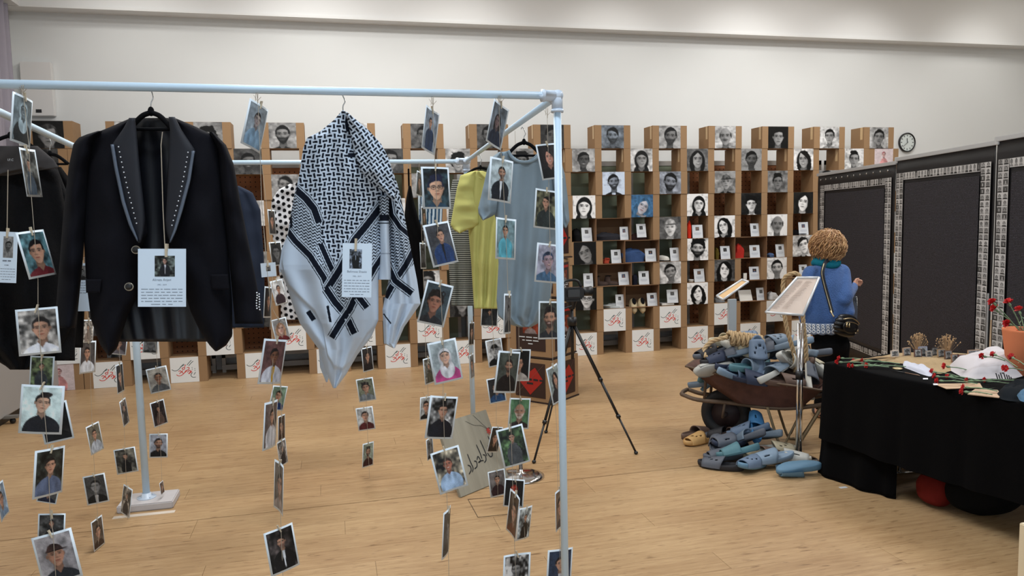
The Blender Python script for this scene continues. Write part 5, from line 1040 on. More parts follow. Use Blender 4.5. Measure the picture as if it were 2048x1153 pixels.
# ------------------------------------------------------------------ stack of cardboard cubes with posters
def cube_box(c, s_, h, z0, rz, label, top=False):
    e = empty('poster_box', (c[0], c[1], z0), label, 'box', 'cardboard boxes stacked behind the tripod', rz)
    a = s_ / 2; MB().box(-a, a, -a, a, .012, h - .004).build('box_body', CARDB, e, bevel=.004)
    MB().box(-a - .004, a + .004, -a - .004, a + .004, 0, .012).build('dark_base', mat('cube_base_dark', (.16, .09, .07), .8), e)
    for fc in range(2):
        RM = Matrix.Rotation(0 if fc == 0 else -PI / 2, 4, 'Z')
        m = MB().box(-a * .72, a * .72, -a - .003, -a - .0005, h * .12, h * .90).mesh('poster'); m.materials.append(mat('poster_dark_brown', (.17, .09, .08), .5)); p = link('poster', m, e); p.matrix_local = RM
        m = MB(); yq = -a - .005
        if not top:
            m.add([(-a * .62, yq, h * .52), (-a * .25, yq, h * .80), (0, yq, h * .70), (a * .25, yq, h * .80), (a * .64, yq, h * .52), (.0, yq, h * .17)], [(0, 1, 2, 3, 4, 5)]); ml = mat('poster_red', (.62, .11, .08), .5)
            q = link('red_shape', m.mesh(), p, False, ml)
            m = MB(); m.strip2d([(-a * .66, h * .16), (a * .66, h * .88)], .004, lambda u, v, z: (u, yq - .001, v)); link('pale_line', m.mesh(), p, False, mat('poster_line', (.45, .33, .30), .5))
            for j, tx in enumerate((.30, .07)):
                me = word_dashes(tx, .018, j, (4, 1)[j]); q = link('lettering', me, p, False, BLACKINK); q.location = (0, yq - .002, h * (.50 - .09 * j)); 
        else:
            im = portrait(26, 26, 1, 77 + fc, bg=(.5, .2, .12), shirt=(.5, .45, .45), skin=(.85, .6, .45), hair='long', hc=(.35, .12, .08), s=.4, cy=.2); me = print_mesh(im, a * .75, h * .28, -.0035); q = link('photo_print', me, p, False, PRINT); q.location = (0, -a, h * .55)
            m.box(-a * .6, a * .6, yq, yq + .001, h * .76, h * .83); link('red_heading', m.mesh(), p, False, mat('poster_red', (.62, .11, .08), .5))
            for j in range(3):
                me = word_dashes((.26, .18, .05)[j], .009, j, (4, 3, 1)[j]); q = link('lettering', me, p, False, WHITE); q.location = (0, yq - .002, h * (.34 - .055 * j))
bz_c = (1.93, 6.80); ang = math.radians(45 - 5)
cube_box(bz_c, .47, .415, 0, ang, 'lowest cardboard cube with red heart-like poster behind the tripod')
cube_box(bz_c, .45, .55, .42, ang + .03, 'second cardboard cube with portrait poster behind the tripod', True)
cube_box((1.95, 6.82), .40, .35, .975, ang + .3, 'third cardboard cube behind the video camera', True)
cube_box((1.97, 6.84), .36, .36, 1.33, ang - .1, 'topmost cardboard cube, mostly behind grey shirt and post')

# ------------------------------------------------------------------ tripod with video camera
tc_ = np.array([1.70, 5.22]); hub = A_([tc_[0], tc_[1], .945])
tr = empty('tripod', (tc_[0], tc_[1], 0), 'black tripod carrying a video camera right of the rack post', 'tripod')
for k, (x, y) in enumerate(((1068, 924), (1272, 906), (1092, 864))):
    f_ = onz(x, y, .012); f_[2] = .012; d = f_ - hub; top = hub + d / np.linalg.norm(d) * .03; m1 = top + d * .42; m2 = top + d * .70
    m = MB(); m.tube([top, m1], .0135, 8); m.tube([m1, m2], .0105, 8); m.tube([m2, f_], .008, 8); l_ = adopt(m.build('leg', BLACKP, None, True), tr)
    for q in (m1, m2): m = MB(); m.tube([q - d * .012, q + d * .012], .017, 8); w_ = m.build('leg_lock', mat('lock_black', (.05, .05, .05), .3), None, True); w_.parent = l_; w_.matrix_parent_inverse = tr.matrix_parent_inverse
    m = MB(); m.ball(f_, .016, .016, .012, 8, 6); w_ = m.build('rubber_foot', BLACKP, None, True); w_.parent = l_; w_.matrix_parent_inverse = tr.matrix_parent_inverse
m = MB(); m.tube([hub + [0, 0, -.28], hub + [0, 0, .12]], .012, 12); m.tube([hub + [0, 0, -.03], hub + [0, 0, .03]], .035, 12); adopt(m.build('centre_column', BLACKP, None, True), tr)
m = MB(); m.tube([hub + [0, 0, .09], hub + [0, 0, .15]], [.022, .042], 14); m.tube([hub + [-.02, -.05, .12], hub + [-.22, -.12, .08], hub + [-.26, -.14, .07]], .008, 8); m.box(hub[0] - .05, hub[0] + .05, hub[1] - .04, hub[1] + .04, hub[2] + .15, hub[2] + .165); adopt(m.build('tripod_head', BLACKP, None, False), tr)
hz = hub + [0.0, 0, .166]
vc = empty('video_camera', hz, 'black video camera on the tripod beside the rack post', 'camera')
m = MB(); m.box(hz[0] - .10, hz[0] + .085, hz[1] - .045, hz[1] + .045, hz[2], hz[2] + .085); adopt(m.build('camera_body', BLACKP, None, False, .012), vc)
m = MB(); m.tube([hz + [.08, 0, .05], hz + [.115, 0, .05], hz + [.155, 0, .052]], [.032, .034, .037], 18); m.tube([hz + [.155, 0, .052], hz + [.160, 0, .052]], .028, 18); adopt(m.build('lens', BLACKP, None, True), vc)
m = MB(); m.tube(spline([hz + [-.07, 0, .085], hz + [-.05, 0, .13], hz + [.04, 0, .135], hz + [.075, 0, .085]], 5), .010, 8); adopt(m.build('top_handle', BLACKP, None, True), vc)
m = MB(); m.box(hz[0] - .05, hz[0] + .04, hz[1] - .075, hz[1] - .06, hz[2] + .02, hz[2] + .075); adopt(m.build('side_screen', mat('screen_grey', (.2, .21, .22), .2), None, False, .003), vc)

# ------------------------------------------------------------------ painted placard and chrome stand
pc_ = [(872, 836), (978, 806), (1018, 955), (922, 997)]
b0, b1 = onz(922, 997), onz(1018, 957); ex = b1 - b0; ex[2] = 0; Lx = np.linalg.norm(ex); ex /= Lx
nrm = np.array([-ex[1], ex[0], 0]); 
lean = 24; upv = np.array([0, 0, 1]) * math.cos(math.radians(lean)) + nrm * math.sin(math.radians(lean))
side = ex * 1.0 - upv * 0
hgt = .47; tl = b0 + upv * hgt
Mx = Matrix(((ex[0], nrm[0], upv[0], b0[0]), (ex[1], nrm[1], upv[1], b0[1]), (ex[2], nrm[2], upv[2], 0.0), (0, 0, 0, 1)))
nv = np.cross(upv, ex); Mx = Matrix(((ex[0], nv[0], upv[0], b0[0]), (ex[1], nv[1], upv[1], b0[1]), (ex[2], nv[2], upv[2], 0.004), (0, 0, 0, 1)))
pl = MB().box(0, Lx, 0, .022, 0, hgt).build('painted_placard', mat('placard_greywood', (.58, .56, .50), .8, nscale=1.6, namt=.35, stretch=(9, 9, .8)), None, False, .002); pl.matrix_world = Mx
tag(pl, 'grey wooden placard with black handwriting leaning on a chrome stand', 'placard')
m = MB(); S = lambda u, v, z: (u * Lx, -.0015 - z, v * hgt)
INK = [[(.30, .36), (.34, .33), (.33, .28), (.27, .24)], [(.36, .50), (.37, .38), (.38, .30), (.34, .25)], [(.44, .38), (.48, .36), (.46, .30), (.40, .28)], [(.50, .38), (.54, .42), (.56, .36), (.51, .34), (.58, .35), (.62, .34)], [(.58, .58), (.60, .45), (.60, .37)], [(.64, .42), (.68, .40), (.67, .34), (.62, .31)], [(.68, .62), (.70, .48), (.71, .38)], [(.74, .42), (.77, .36), (.82, .37), (.84, .46)], [(.86, .64), (.87, .50), (.88, .42)], [(.88, .72), (.92, .74), (.95, .73)], [(.92, .62), (.93, .48), (.94, .40)], [(.79, .50), (.80, .51)]]
for s_ in INK: m.strip2d(spline(s_, 5), .017, S)
link('black_lettering', m.mesh(), pl, False, BLACKINK)
m = MB(); 
for s_ in ([(.52, .93), (.66, .84), (.80, .80), (.90, .72)], [(.70, .98), (.78, .88), (.86, .78), (.92, .72)]): m.strip2d(spline(s_, 5), .005, S)
link('painted_stem', m.mesh(), pl, False, BLACKINK)
m = MB()
for k in range(7):
    a = k * .9; m.strip2d([(.90, .72), (.90 + .045 * math.cos(a), .70 + .05 * math.sin(a))], .03, S, .0004 * k)
link('painted_flower', m.mesh(), pl, False, mat('painted_red', (.70, .22, .18), .7))
bs = onz(1042, 954); 
cs = empty('sign_stand', bs * [1, 1, 0], 'chrome round-based stand behind the painted placard', 'stand')
MB().lathe([(.15, 0), (.155, .006), (.12, .018), (.04, .026), (.016, .03), (.013, .05)], n=40).build('round_base', CHROME, cs, True)
MB().tube([(0, 0, .03), (0, 0, .50)], .013, 14).build('pole', CHROME, cs, True)

# ------------------------------------------------------------------ chrome stand with framed sheet (front) and grey one (back)
sb = onz(1597, 924); D_s = depth_of(sb)
fs = empty('lectern_sign', sb * [1, 1, 0], 'silver framed notice on chrome pole above the slippers', 'sign')
MB().lathe([(.14, 0), (.148, .008), (.12, .024), (.05, .036), (.02, .04), (.018, .06)], n=44).build('round_base', CHROME, fs, True)
MB().tube([(-.014, 0, .04), (-.010, 0, .96)], .010, 14).build('pole', CHROME, fs, True)
MB().tube([(.014, 0, .04), (.016, 0, .96)], .010, 14).build('pole', CHROME, fs, True)
MB().tube([(0, 0, .575), (0, 0, .635)], .026, 14).build('pole_clamp', BLACKP, fs, True)
def framed(root, corners, depths, pap, fr_r, txt):
    c4 = [at(x, y, d) for (x, y), d in zip(corners, depths)]
    TLc, TRc, BRc, BLc = c4; n_ = np.cross(TRc - TLc, BLc - TLc); n_ /= np.linalg.norm(n_); n_ = n_ if n_[2] > 0 else -n_
    bd = MB(); bd.add([c for c in c4] + [c - n_ * .008 for c in c4], [(0, 1, 2, 3), (7, 6, 5, 4), (0, 4, 5, 1), (1, 5, 6, 2), (2, 6, 7, 3), (3, 7, 4, 0)]); adopt(bd.build('notice_sheet', pap), root)
    for a, b in ((0, 1), (1, 2), (2, 3), (3, 0)):
        d = (c4[b] - c4[a]); d /= np.linalg.norm(d); adopt(MB().tube([c4[a] - d * fr_r * .3, c4[b] + d * fr_r * .3], fr_r, 8).build('frame_profile', ALU, None, True), root)
    ux, uy = TRc - TLc, BLc - TLc
    if txt:
        tm = MB()
        rr = random.Random(5)
        for half in (0, 1):
            for k in range(26):
                v = .10 + k * .031; a = .10 + half * .44; b = a + rr.uniform(.22, .34); p0 = TLc + ux * a + uy * v + n_ * .001; p1 = TLc + ux * b + uy * v + n_ * .001; dd = uy * .007
                tm.add([p0, p1, p1 + dd, p0 + dd], [(0, 1, 2, 3)])
        adopt(tm.build('text_lines', mat('notice_ink', (.50, .42, .38), .7)), root)
PAPW = mat('notice_wood_print', (.80, .73, .68), .45, nscale=3, namt=.12, stretch=(1, 1, 1)); PAPW2 = mat('notice_tan_print', (.82, .68, .50), .5, nscale=3, namt=.1)
framed(fs, [(1594, 556), (1638, 556), (1606, 631), (1532, 625)], [D_s + .05, D_s + .02, D_s - .12, D_s - .10], PAPW, .009, True)
s2 = onz(1463, 834); D2s = depth_of(s2)
gs2 = empty('lectern_sign', s2 * [1, 1, 0], 'small tan notice on grey post behind the wheelbarrow', 'sign')
MB().box(-.15, .15, -.1, .1, 0, .012).build('base_plate', mat('base_plate_grey', (.70, .74, .77), .5), gs2, bevel=.002)
MB().box(-.035, .035, -.015, .015, .012, 1.0).build('post', mat('post_grey', (.66, .69, .71), .45), gs2, bevel=.002)
framed(gs2, [(1484, 560), (1496, 564), (1446, 600), (1434, 592)], [D2s + .05, D2s + .0, D2s - .10, D2s - .05], PAPW2, .010, False)
# ------------------------------------------------------------------ wheelbarrow
RUST = mat('rusty_red_paint', (.34, .215, .175), .75, nscale=7, namt=.75, bump=.3, bscale=40); RUSTB = mat('rusty_frame', (.40, .33, .27), .7, .2, nscale=14, namt=.5, bump=.2, bscale=60); LEGM = mat('worn_yellow_paint', (.52, .45, .34), .7, nscale=20, namt=.4)
wb = empty('wheelbarrow', (3.1, 5.15, 0), 'old rusty wheelbarrow heaped with slippers beside the black table', 'wheelbarrow')
q0 = onz(1371, 733, .59); q1 = onz(1596, 778, .49); q2 = onz(1690, 752, .53); axd = q1 - q0; axd[2] = 0; axd /= np.linalg.norm(axd); pd = np.array([-axd[1], axd[0], 0.]); WBW = .52
def wp(s_, t_, z): p = q0 + axd * s_ + pd * t_; z = z + (.10 * (1 - s_ / .95) * min(1, max(0, (z - .335) / .155)) if s_ < .95 else 0); return np.array([p[0], p[1], z])
Lr = float(np.dot(q1 - q0, axd)); n, c = 26, 22; v = np.linspace(0, 1, n)
def tray(off):
    # nested rings: rim -> floor
    rim = []; 
    prof = [(0.0, .49), (.03, .487), (.5, .405), (.97, .325), (1.0, .32)]
    P = []
    for k, (f, z) in enumerate(prof):
        a0 = 0 + .36 * f; a1 = Lr + .16 - .16 * f; t0 = .0 + .10 * f; t1 = WBW - .10 * f
        ring = []
        for (sa, ta), (sb_, tb) in (((a0, t0), (a1, t0)), ((a1, t0), (a1, t1)), ((a1, t1), (a0, t1)), ((a0, t1), (a0, t0))):
            for i in range(8):
                u = i / 8; s_ = sa + (sb_ - sa) * u; t_ = ta + (tb - ta) * u; zz = z - (.012 * math.sin(PI * min(s_ / Lr, 1)) if f < .3 else 0) * (1 - f)
                ring.append(wp(s_ + off * (.5 - s_ / Lr) * 2 * 0, t_, zz + off))
        ring.append(ring[0]); P.append(ring)
    cen = [wp((.36 + Lr) / 2, WBW / 2, .32 + off)] * len(P[0]); P.append(cen); return np.array(P)
adopt(link('tray', gridmesh(tray(0), closed_back=tray(.006)), None, False, RUST), wb)
adopt(MB().tube([p for p in tray(0)[0][:-1]], .008, 8, closed=True).build('rim', RUSTB, None, True), wb)
wc_ = wp(.24, WBW / 2, .195); RW = .19
m = MB(); th = np.linspace(0, 2 * PI, 36, endpoint=False); m.tube([wc_ + axd * math.cos(a) * (RW - .045) + np.array([0, 0, 1]) * math.sin(a) * (RW - .045) for a in th], .045, 12, closed=True); wh_ = adopt(m.build('wheel', mat('tyre_rubber', (.10, .095, .10), .7, bump=.2, bscale=90), None, True), wb)
m = MB(); m.tube([wc_ - pd * .02, wc_ + pd * .02], RW - .075, 28); m.tube([wc_ - pd * .07, wc_ + pd * .07], .018, 12); ho = m.build('wheel_hub', mat('hub_dark', (.20, .14, .14), .6), None, True); ho.parent = wh_; ho.matrix_parent_inverse = wb.matrix_parent_inverse
for t_ in (.16, WBW - .16):
    adopt(MB().tube(spline([wp(-.08, WBW / 2 + (t_ - WBW / 2) * .9, .335), wp(.05, t_, .305), wp(.3, t_ - .02 * np.sign(WBW / 2 - t_), .31), wp(Lr - .1, t_ - .05 * np.sign(WBW / 2 - t_), .315), wp(Lr + .35, t_ - .08 * np.sign(WBW / 2 - t_), .42)], 4), .016, 8).build('frame_tube', RUSTB, None, True), wb)
    adopt(MB().tube([wp(.10, t_, .315), wp(.12, t_, .50)], .011, 8).build('strut', RUSTB, None, True), wb)
adopt(MB().tube([wp(-.08, .18, .335), wp(-.09, WBW / 2, .335), wp(-.08, WBW - .18, .335)], .016, 8).build('front_bar', RUSTB, None, True), wb)
for t_ in (.10, WBW - .10):
    adopt(MB().tube(spline([wp(Lr - .22, t_, .315), wp(Lr - .13, t_ - .0, .04), wp(Lr - .08, t_, .012), wp(Lr - .02, t_, .04), wp(Lr + .14, t_, .34)], 4), .010, 8).build('leg', LEGM, None, True), wb)
ax_l = [wp(.24, .14, .195), wp(.26, .14, .32)]; ax_r = [wp(.24, WBW - .14, .195), wp(.26, WBW - .14, .32)]
for q in (ax_l, ax_r): adopt(MB().tube(q, .010, 8).build('axle_bracket', RUSTB, None, True), wb)
adopt(MB().tube([ax_l[0], ax_r[0]], .010, 8).build('axle', RUSTB, None, True), wb)
adopt(MB().tube([wp(Lr - .10, .10, .05), wp(Lr + .02, WBW - .1, .34)], .008, 8).build('brace', LEGM, None, True), wb)
adopt(MB().tube([wp(Lr - .10, WBW - .10, .05), wp(Lr + .02, .1, .34)], .008, 8).build('brace', LEGM, None, True), wb)

# ------------------------------------------------------------------ slippers
def slipper_meshes():
    N = 30; out = []
    def outl(s_): 
        pts = []
        for k in range(N):
            a = 2 * PI * k / N; x = .135 * math.cos(a); w_ = .047 + .008 * math.cos(a) ; y = w_ * math.sin(a) * (1 - .12 * math.exp(-((x + .01) / .05) ** 2)) + .006 * math.sin(PI * (x + .135) / .27)
            pts.append((x * s_, y * s_ if s_ != 1 else y))
        return pts
    lay = [(.92, 0), (1, .006), (1.02, .020), (1.0, .032), (.95, .034), (.89, .026), (.82, .022), (.4, .020)]; vs = []; fs = []
    for s_, z in lay:
        for x, y in outl(1): vs.append((x * s_, y * s_, z + .010 * max(0, -x / .135) ** 2 * (z > 0.01) + .006 * max(0, x / .135) ** 3 * (1 if z > 0 else 1)))
    for i in range(len(lay) - 1):
        for k in range(N): fs.append((i * N + k, i * N + (k + 1) % N, (i + 1) * N + (k + 1) % N, (i + 1) * N + k))
    fs.append(tuple(range(N - 1, -1, -1))); fs.append(tuple((len(lay) - 1) * N + k for k in range(N)))
    sole = bpy.data.meshes.new('sole'); sole.from_pydata(vs, [], fs); sole.update()
    straps = []
    for kind in range(3):
        nu, nv = 17, 9; th = .006; V = []; F = []
        x0, x1 = (-.005, .105) if kind != 1 else (.0, .12)
        for lay_ in (0, 1):
            for j in range(nv):
                t = j / (nv - 1)
                for i in range(nu):
                    a = PI * i / (nu - 1); x = x0 + (x1 - x0) * t - (.022 * math.sin(a) * (1 - t) * (kind != 2)) ; w_ = .050 * (1 - .12 * t - .25 * max(0, t - .6)) + th * lay_; h = (.060 - .026 * t) + th * lay_
                    V.append((x, w_ * math.cos(a), .012 + h * math.sin(a) ** .75))
        K = nu * nv; holes = {0: {(2, 4), (2, 11), (4, 5), (4, 10), (5, 7), (5, 8)}, 1: {(3, 4), (4, 4), (3, 11), (4, 11)}, 2: set()}[kind]
        for j in range(nv - 1):
            for i in range(nu - 1):
                a, b, c_, d = j * nu + i, j * nu + i + 1, (j + 1) * nu + i + 1, (j + 1) * nu + i
                if (j, i) in holes:
                    for p, q in ((a, b), (b, c_), (c_, d), (d, a)): F.append((p, q, q + K, p + K))
                    continue
                F.append((a, b, c_, d)); F.append((a + K, d + K, c_ + K, b + K))
        for i in range(nu - 1): F.append((i, i + K, i + 1 + K, i + 1)); o_ = (nv - 1) * nu; F.append((o_ + i, o_ + i + 1, o_ + i + 1 + K, o_ + i + K))
        me = bpy.data.meshes.new('strap'); me.from_pydata(V, [], F); me.update(); straps.append(me)
    return sole, straps
SOLE, STRAPS = slipper_meshes(); _cache = {}
PAL = {'steel blue': (.38, .45, .54), 'slate grey': (.33, .35, .39), 'pale grey': (.70, .70, .68), 'light blue': (.48, .56, .64), 'navy': (.16, .20, .29), 'black': (.12, .12, .14), 'beige': (.72, .68, .58), 'sky blue': (.36, .50, .60), 'teal': (.32, .48, .52), 'brown': (.38, .30, .26), 'off-white': (.80, .79, .75), 'dusty blue': (.42, .48, .54), 'tan yellow': (.76, .60, .38), 'bright blue': (.20, .42, .60)}
def slmesh(base, key, cname):
    k = (key, cname)
    if k not in _cache:
        me = base.copy(); me.materials.append(mat('rubber_' + cname.replace(' ', '_').replace('-', '_'), PAL[cname], .65, nscale=25, namt=.10)); me.polygons.foreach_set('use_smooth', [True] * len(me.polygons)); _cache[k] = me
    return _cache[k]
def slipper(loc, rz, rx, ry, cs_, cst, kind, label, group, sc_=1.0):
    o = empty('slipper', loc, label, 'slipper', group); o.rotation_euler = (math.radians(rx), math.radians(ry), math.radians(rz)); o.scale = (sc_,) * 3
    link('sole', slmesh(SOLE, 's', cs_), o); link('strap', slmesh(STRAPS[kind], kind, cst), o); return o
GW = 'slippers heaped in the wheelbarrow'; GF = 'slippers scattered on the floor'
# (px, py, dist, rz, rx, ry, sole, strap, kind, label)
HEAP = [
 (1514, 716, 5.42, 70, 10, -68, 'steel blue', 'steel blue', 0, 'large steel blue slipper standing heel-up at centre of the heap'),
 (1543, 692, 5.55, 10, 15, -10, 'slate grey', 'dusty blue', 0, 'dusty blue slipper lying on top, right of the upright one'),
 (1550, 753, 5.32, 20, -28, -14, 'pale grey', 'dusty blue', 0, 'big grey slipper facing camera at the front rim'),
 (1432, 742, 5.45, 178, 62, 6, 'pale grey', 'pale grey', 0, 'pale slipper on its side showing sole, left front of the heap'),
 (1612, 760, 5.35, 60, 80, -50, 'off-white', 'slate grey', 1, 'white-soled slipper upright behind the chrome pole'),
 (1632, 742, 5.45, 120, 70, -30, 'off-white', 'beige', 1, 'second white-soled slipper beside the black table'),
 (1424, 712, 5.55, 190, 10, 8, 'slate grey', 'black', 0, 'black strapped slipper at left of the heap'),
 (1478, 703, 5.55, -35, 20, 20, 'off-white', 'beige', 1, 'off-white slipper leaning below the rope coil'),
 (1447, 690, 5.65, 15, 15, 5, 'beige', 'beige', 2, 'beige slipper on the upper left of the heap'),
 (1500, 684, 5.7, 200, 10, -12, 'slate grey', 'steel blue', 0, 'steel blue slipper on the crest under the rope'),
 (1545, 705, 5.5, 170, 20, 12, 'dusty blue', 'slate grey', 1, 'slate grey slipper right of centre of the heap'),
 (1570, 722, 5.42, 30, 60, 20, 'pale grey', 'off-white', 0, 'off-white slipper with open toe right of centre'),
 (1493, 742, 5.4, 10, 8, 5, 'teal', 'dusty blue', 2, 'teal-soled slipper under the upright one'),
 (1462, 756, 5.38, 20, 15, 18, 'light blue', 'steel blue', 1, 'light blue slipper at the rim, left of centre'),
 (1492, 762, 5.35, -25, 20, 10, 'navy', 'navy', 1, 'navy slipper at the rim under the grey one'),
 (1606, 735, 5.5, 80, 20, 20, 'brown', 'pale grey', 1, 'brown-soled slipper behind the chrome pole'),
 (1620, 715, 5.6, 140, 20, 10, 'slate grey', 'slate grey', 2, 'slate grey slipper at far right of the heap'),
 (1440, 725, 5.5, 185, 8, 6, 'black', 'navy', 0, 'navy and black slipper at left edge of the heap'),
 (1585, 695, 5.65, 150, 15, 14, 'light blue', 'light blue', 0, 'light blue slipper at upper right of the heap'),
 (1472, 716, 5.5, 160, 25, 15, 'dusty blue', 'slate grey', 2, 'dark grey slipper beneath the off-white one'),
 (1565, 770, 5.3, -10, 15, 5, 'brown', 'brown', 1, 'brown slipper low at the front rim'),
 (1600, 715, 5.5, 100, 30, 10, 'dusty blue', 'pale grey', 0, 'pale strapped slipper among the right side of the heap'),
 (1520, 700, 5.6, 120, 10, 30, 'slate grey', 'dusty blue', 2, 'grey slipper wedged behind the upright one'),
 (1455, 735, 5.5, 30, 10, 0, 'navy', 'black', 2, 'black slipper behind the pale upturned one')]
for x, y, D_, rz, rx, ry, a, b, kd, lb in HEAP: slipper(at(x, y, D_), rz, rx, ry, a, b, kd, lb, GW, 1.18)
rr = random.Random(11); names_ = list(PAL)[:12]
cen = wp(Lr * .55, WBW / 2, .5)
for i in range(26):
    a = rr.uniform(0, 2 * PI); r_ = math.sqrt(rr.random()); p = cen + axd * r_ * math.cos(a) * .36 + pd * (r_ * math.sin(a) * .20 + .04); p[2] = .38 + .32 * (1 - r_ ** 2) * rr.uniform(.55, 1.0)
    c1_, c2_ = names_[i % 12], names_[(i * 5 + 1 + i // 12 * 3) % 12]; slipper(p, rr.uniform(0, 360), rr.uniform(-35, 35), rr.uniform(-35, 35), c1_, c2_, rr.randrange(3), 'partly buried slipper with %s sole and %s strap inside the wheelbarrow heap' % (c1_, c2_), 'buried slippers in the wheelbarrow heap')
FL = [
 (1398, 884, 0, 200, 0, 0, 'tan yellow', 'tan yellow', 0, 'tan yellow slipper leftmost on the floor'), (1392, 872, .02, 20, 0, 0, 'brown', 'brown', 2, 'brown sandal behind the tan yellow slipper'),
 (1441, 935, 0, 140, 0, 0, 'black', 'slate grey', 0, 'dark grey slipper at the front left of the floor pile'), (1434, 905, .03, 60, 5, -12, 'slate grey', 'slate grey', 0, 'slate grey slipper leaning at left of the floor pile'),
 (1458, 893, .07, 190, -10, -5, 'navy', 'slate grey', 1, 'navy slipper lying across the pile near the wheel'), (1478, 918, .04, 170, 20, 10, 'teal', 'teal', 2, 'teal patterned slipper at centre of the floor pile'),
 (1505, 938, 0, 205, 0, -8, 'sky blue', 'steel blue', 0, 'steel blue open-toed slipper at the front of the floor pile'), (1500, 898, .05, 110, 8, 28, 'slate grey', 'dusty blue', 2, 'wide grey strap slipper behind the centre'),
 (1525, 915, .03, 5, 0, 0, 'beige', 'brown', 2, 'beige sandal with ribbon strap on the floor'), (1552, 905, .04, -15, 6, 0, 'pale grey', 'beige', 0, 'beige and grey slipper right of the ribbon sandal'),
 (1545, 924, .03, 175, -8, 4, 'light blue', 'light blue', 1, 'pale blue slipper on its side at right of the pile'), (1598, 946, .012, 172, 168, 4, 'sky blue', 'sky blue', 1, 'upturned sky blue slipper rightmost on the floor'),
 (1498, 876, .10, 150, 10, 15, 'steel blue', 'steel blue', 0, 'steel blue slipper on top of the floor pile'), (1508, 882, .07, 60, 40, -30, 'bright blue', 'bright blue', 1, 'bright blue slipper near the top of the floor pile'),
 (1465, 876, .04, 20, 5, 0, 'brown', 'brown', 1, 'reddish brown slipper near the wheel'), (1450, 880, .02, 130, 0, 10, 'slate grey', 'black', 2, 'black strap slipper beside the tyre'),
 (1575, 920, .02, -35, 0, 0, 'off-white', 'pale grey', 1, 'off-white slipper by the chrome base'), (1535, 890, .06, 100, 12, 20, 'dusty blue', 'dusty blue', 2, 'dusty blue slipper with raised heel behind the pile'),
 (1480, 900, .015, 80, 0, 0, 'slate grey', 'navy', 0, 'navy strapped slipper at the bottom of the floor pile'), (1450, 918, .015, 170, 5, 0, 'slate grey', 'slate grey', 2, 'dull grey slipper under the front left one')]
for x, y, z, rz, rx, ry, a, b, kd, lb in FL:
    p = onz(x, y, z + .01); p[2] = z + (.045 if abs(rx) > 100 else .002) + .13 * abs(math.sin(math.radians(ry))) + .045 * abs(math.sin(math.radians(rx))); slipper(p, rz, rx, ry, a, b, kd, lb, GF, 1.12)

# ------------------------------------------------------------------ rope
ROPE = mat('manila_rope', (.72, .62, .48), .95, nscale=60, namt=.2, bump=.4, bscale=200)
def rope(pts, r, label, turns=None, n=10):
    P = spline(pts, n); Pv = [Vector([float(c) for c in p]) for p in P]; L = [0]
    for a, b in zip(Pv[:-1], Pv[1:]): L.append(L[-1] + (b - a).length)
    tot = L[-1]; N = int(tot / (r * .7)) + 2; Q = []
    for i in range(N):
        s_ = tot * i / (N - 1); j = min(max(np.searchsorted(L, s_) - 1, 0), len(Pv) - 2); f = (s_ - L[j]) / max(L[j + 1] - L[j], 1e-9); Q.append(Pv[j].lerp(Pv[j + 1], min(f, 1)))
    strands = [[], [], []]; up = None
    for i, p in enumerate(Q):
        t = (Q[min(i + 1, N - 1)] - Q[max(i - 1, 0)]).normalized(); up = (up or t.orthogonal()).copy(); up = (up - t * up.dot(t)).normalized(); sd = t.cross(up); ph = 2 * PI * (tot * i / (N - 1)) / (r * 7)
        for k in range(3): a = ph + k * 2 * PI / 3; strands[k].append(p + (up * math.cos(a) + sd * math.sin(a)) * r * .52)
    m = MB()
    for s_ in strands: m.tube(s_, r * .56, 7)
    return tag(m.build('rope', ROPE, None, True), label, 'rope')
ra = 5.3
coil = []
for i in range(61):
    t = i / 60; a = t * 2 * PI * 7; c0_ = at(1458 + 68 * t, 676 + 9 * t, 5.5); coil.append(c0_ + cu * .042 * math.sin(a) + FW * .05 * math.cos(a))
rope([at(1412, 716, 5.45), at(1408, 700, 5.5), at(1425, 683, 5.5), at(1450, 676, 5.46)] + coil + [at(1548, 694, 5.6), at(1575, 686, 5.65), at(1598, 694, 5.6), at(1613, 720, 5.5), at(1618, 745, 5.45)], .0165, 'thick manila rope coiled over the slippers in the wheelbarrow', n=4)
rope([at(1590, 745, 5.42), at(1589, 715, 5.38), at(1583, 690, 5.36), at(1572, 650, 5.36), at(1567, 600, 5.36), at(1567, 562, 5.36), at(1580, 549, 5.32), at(1597, 550, 5.30), at(1604, 580, 5.32), at(1606, 640, 5.32), at(1611, 690, 5.35), at(1614, 745, 5.40)], .0155, 'thick manila rope looped over the top of the framed notice')

# ------------------------------------------------------------------ woman
Y0 = 5.35
def W(px, py, dy=0.): return ony(px, py, Y0 + dy)
SKIN = mat('skin', (.80, .60, .50), .55, nscale=8, namt=.05)
wm = empty('person', (W(1650, 838)[0], Y0, 0), 'person with curly light brown hair, blue jumper and black handbag facing the panels', 'person')
def cap_(m, a, b, ra_, rb_, n=14):
    a, b = A_(a), A_(b); m.tube([a, (a + b) / 2, b], [ra_, (ra_ + rb_) / 2, rb_], n); m.ball(a, ra_, ra_, ra_, n, 9); m.ball(b, rb_, rb_, rb_, n, 9)
def chain(m, pts, rs): 
    for i in range(len(pts) - 1): cap_(m, pts[i], pts[i + 1], rs[i], rs[i + 1])
HD = W(1655, 494, .03); 
shR, elR, haR = W(1682, 546, .0), W(1688, 592, -.10), W(1707, 573, .10)
shL, elL, haL = W(1622, 548, .0), W(1606, 605, -.02), W(1610, 648, .05)
pel = W(1660, 655, .02)
m = MB()
m.ball(HD, .078, .092, .112, 20, 14); m.ball(HD + [.03, .045, -.03], .058, .062, .075, 16, 10)
chain(m, [HD + [0, -.01, -.09], W(1653, 532, 0)], [.052, .058])
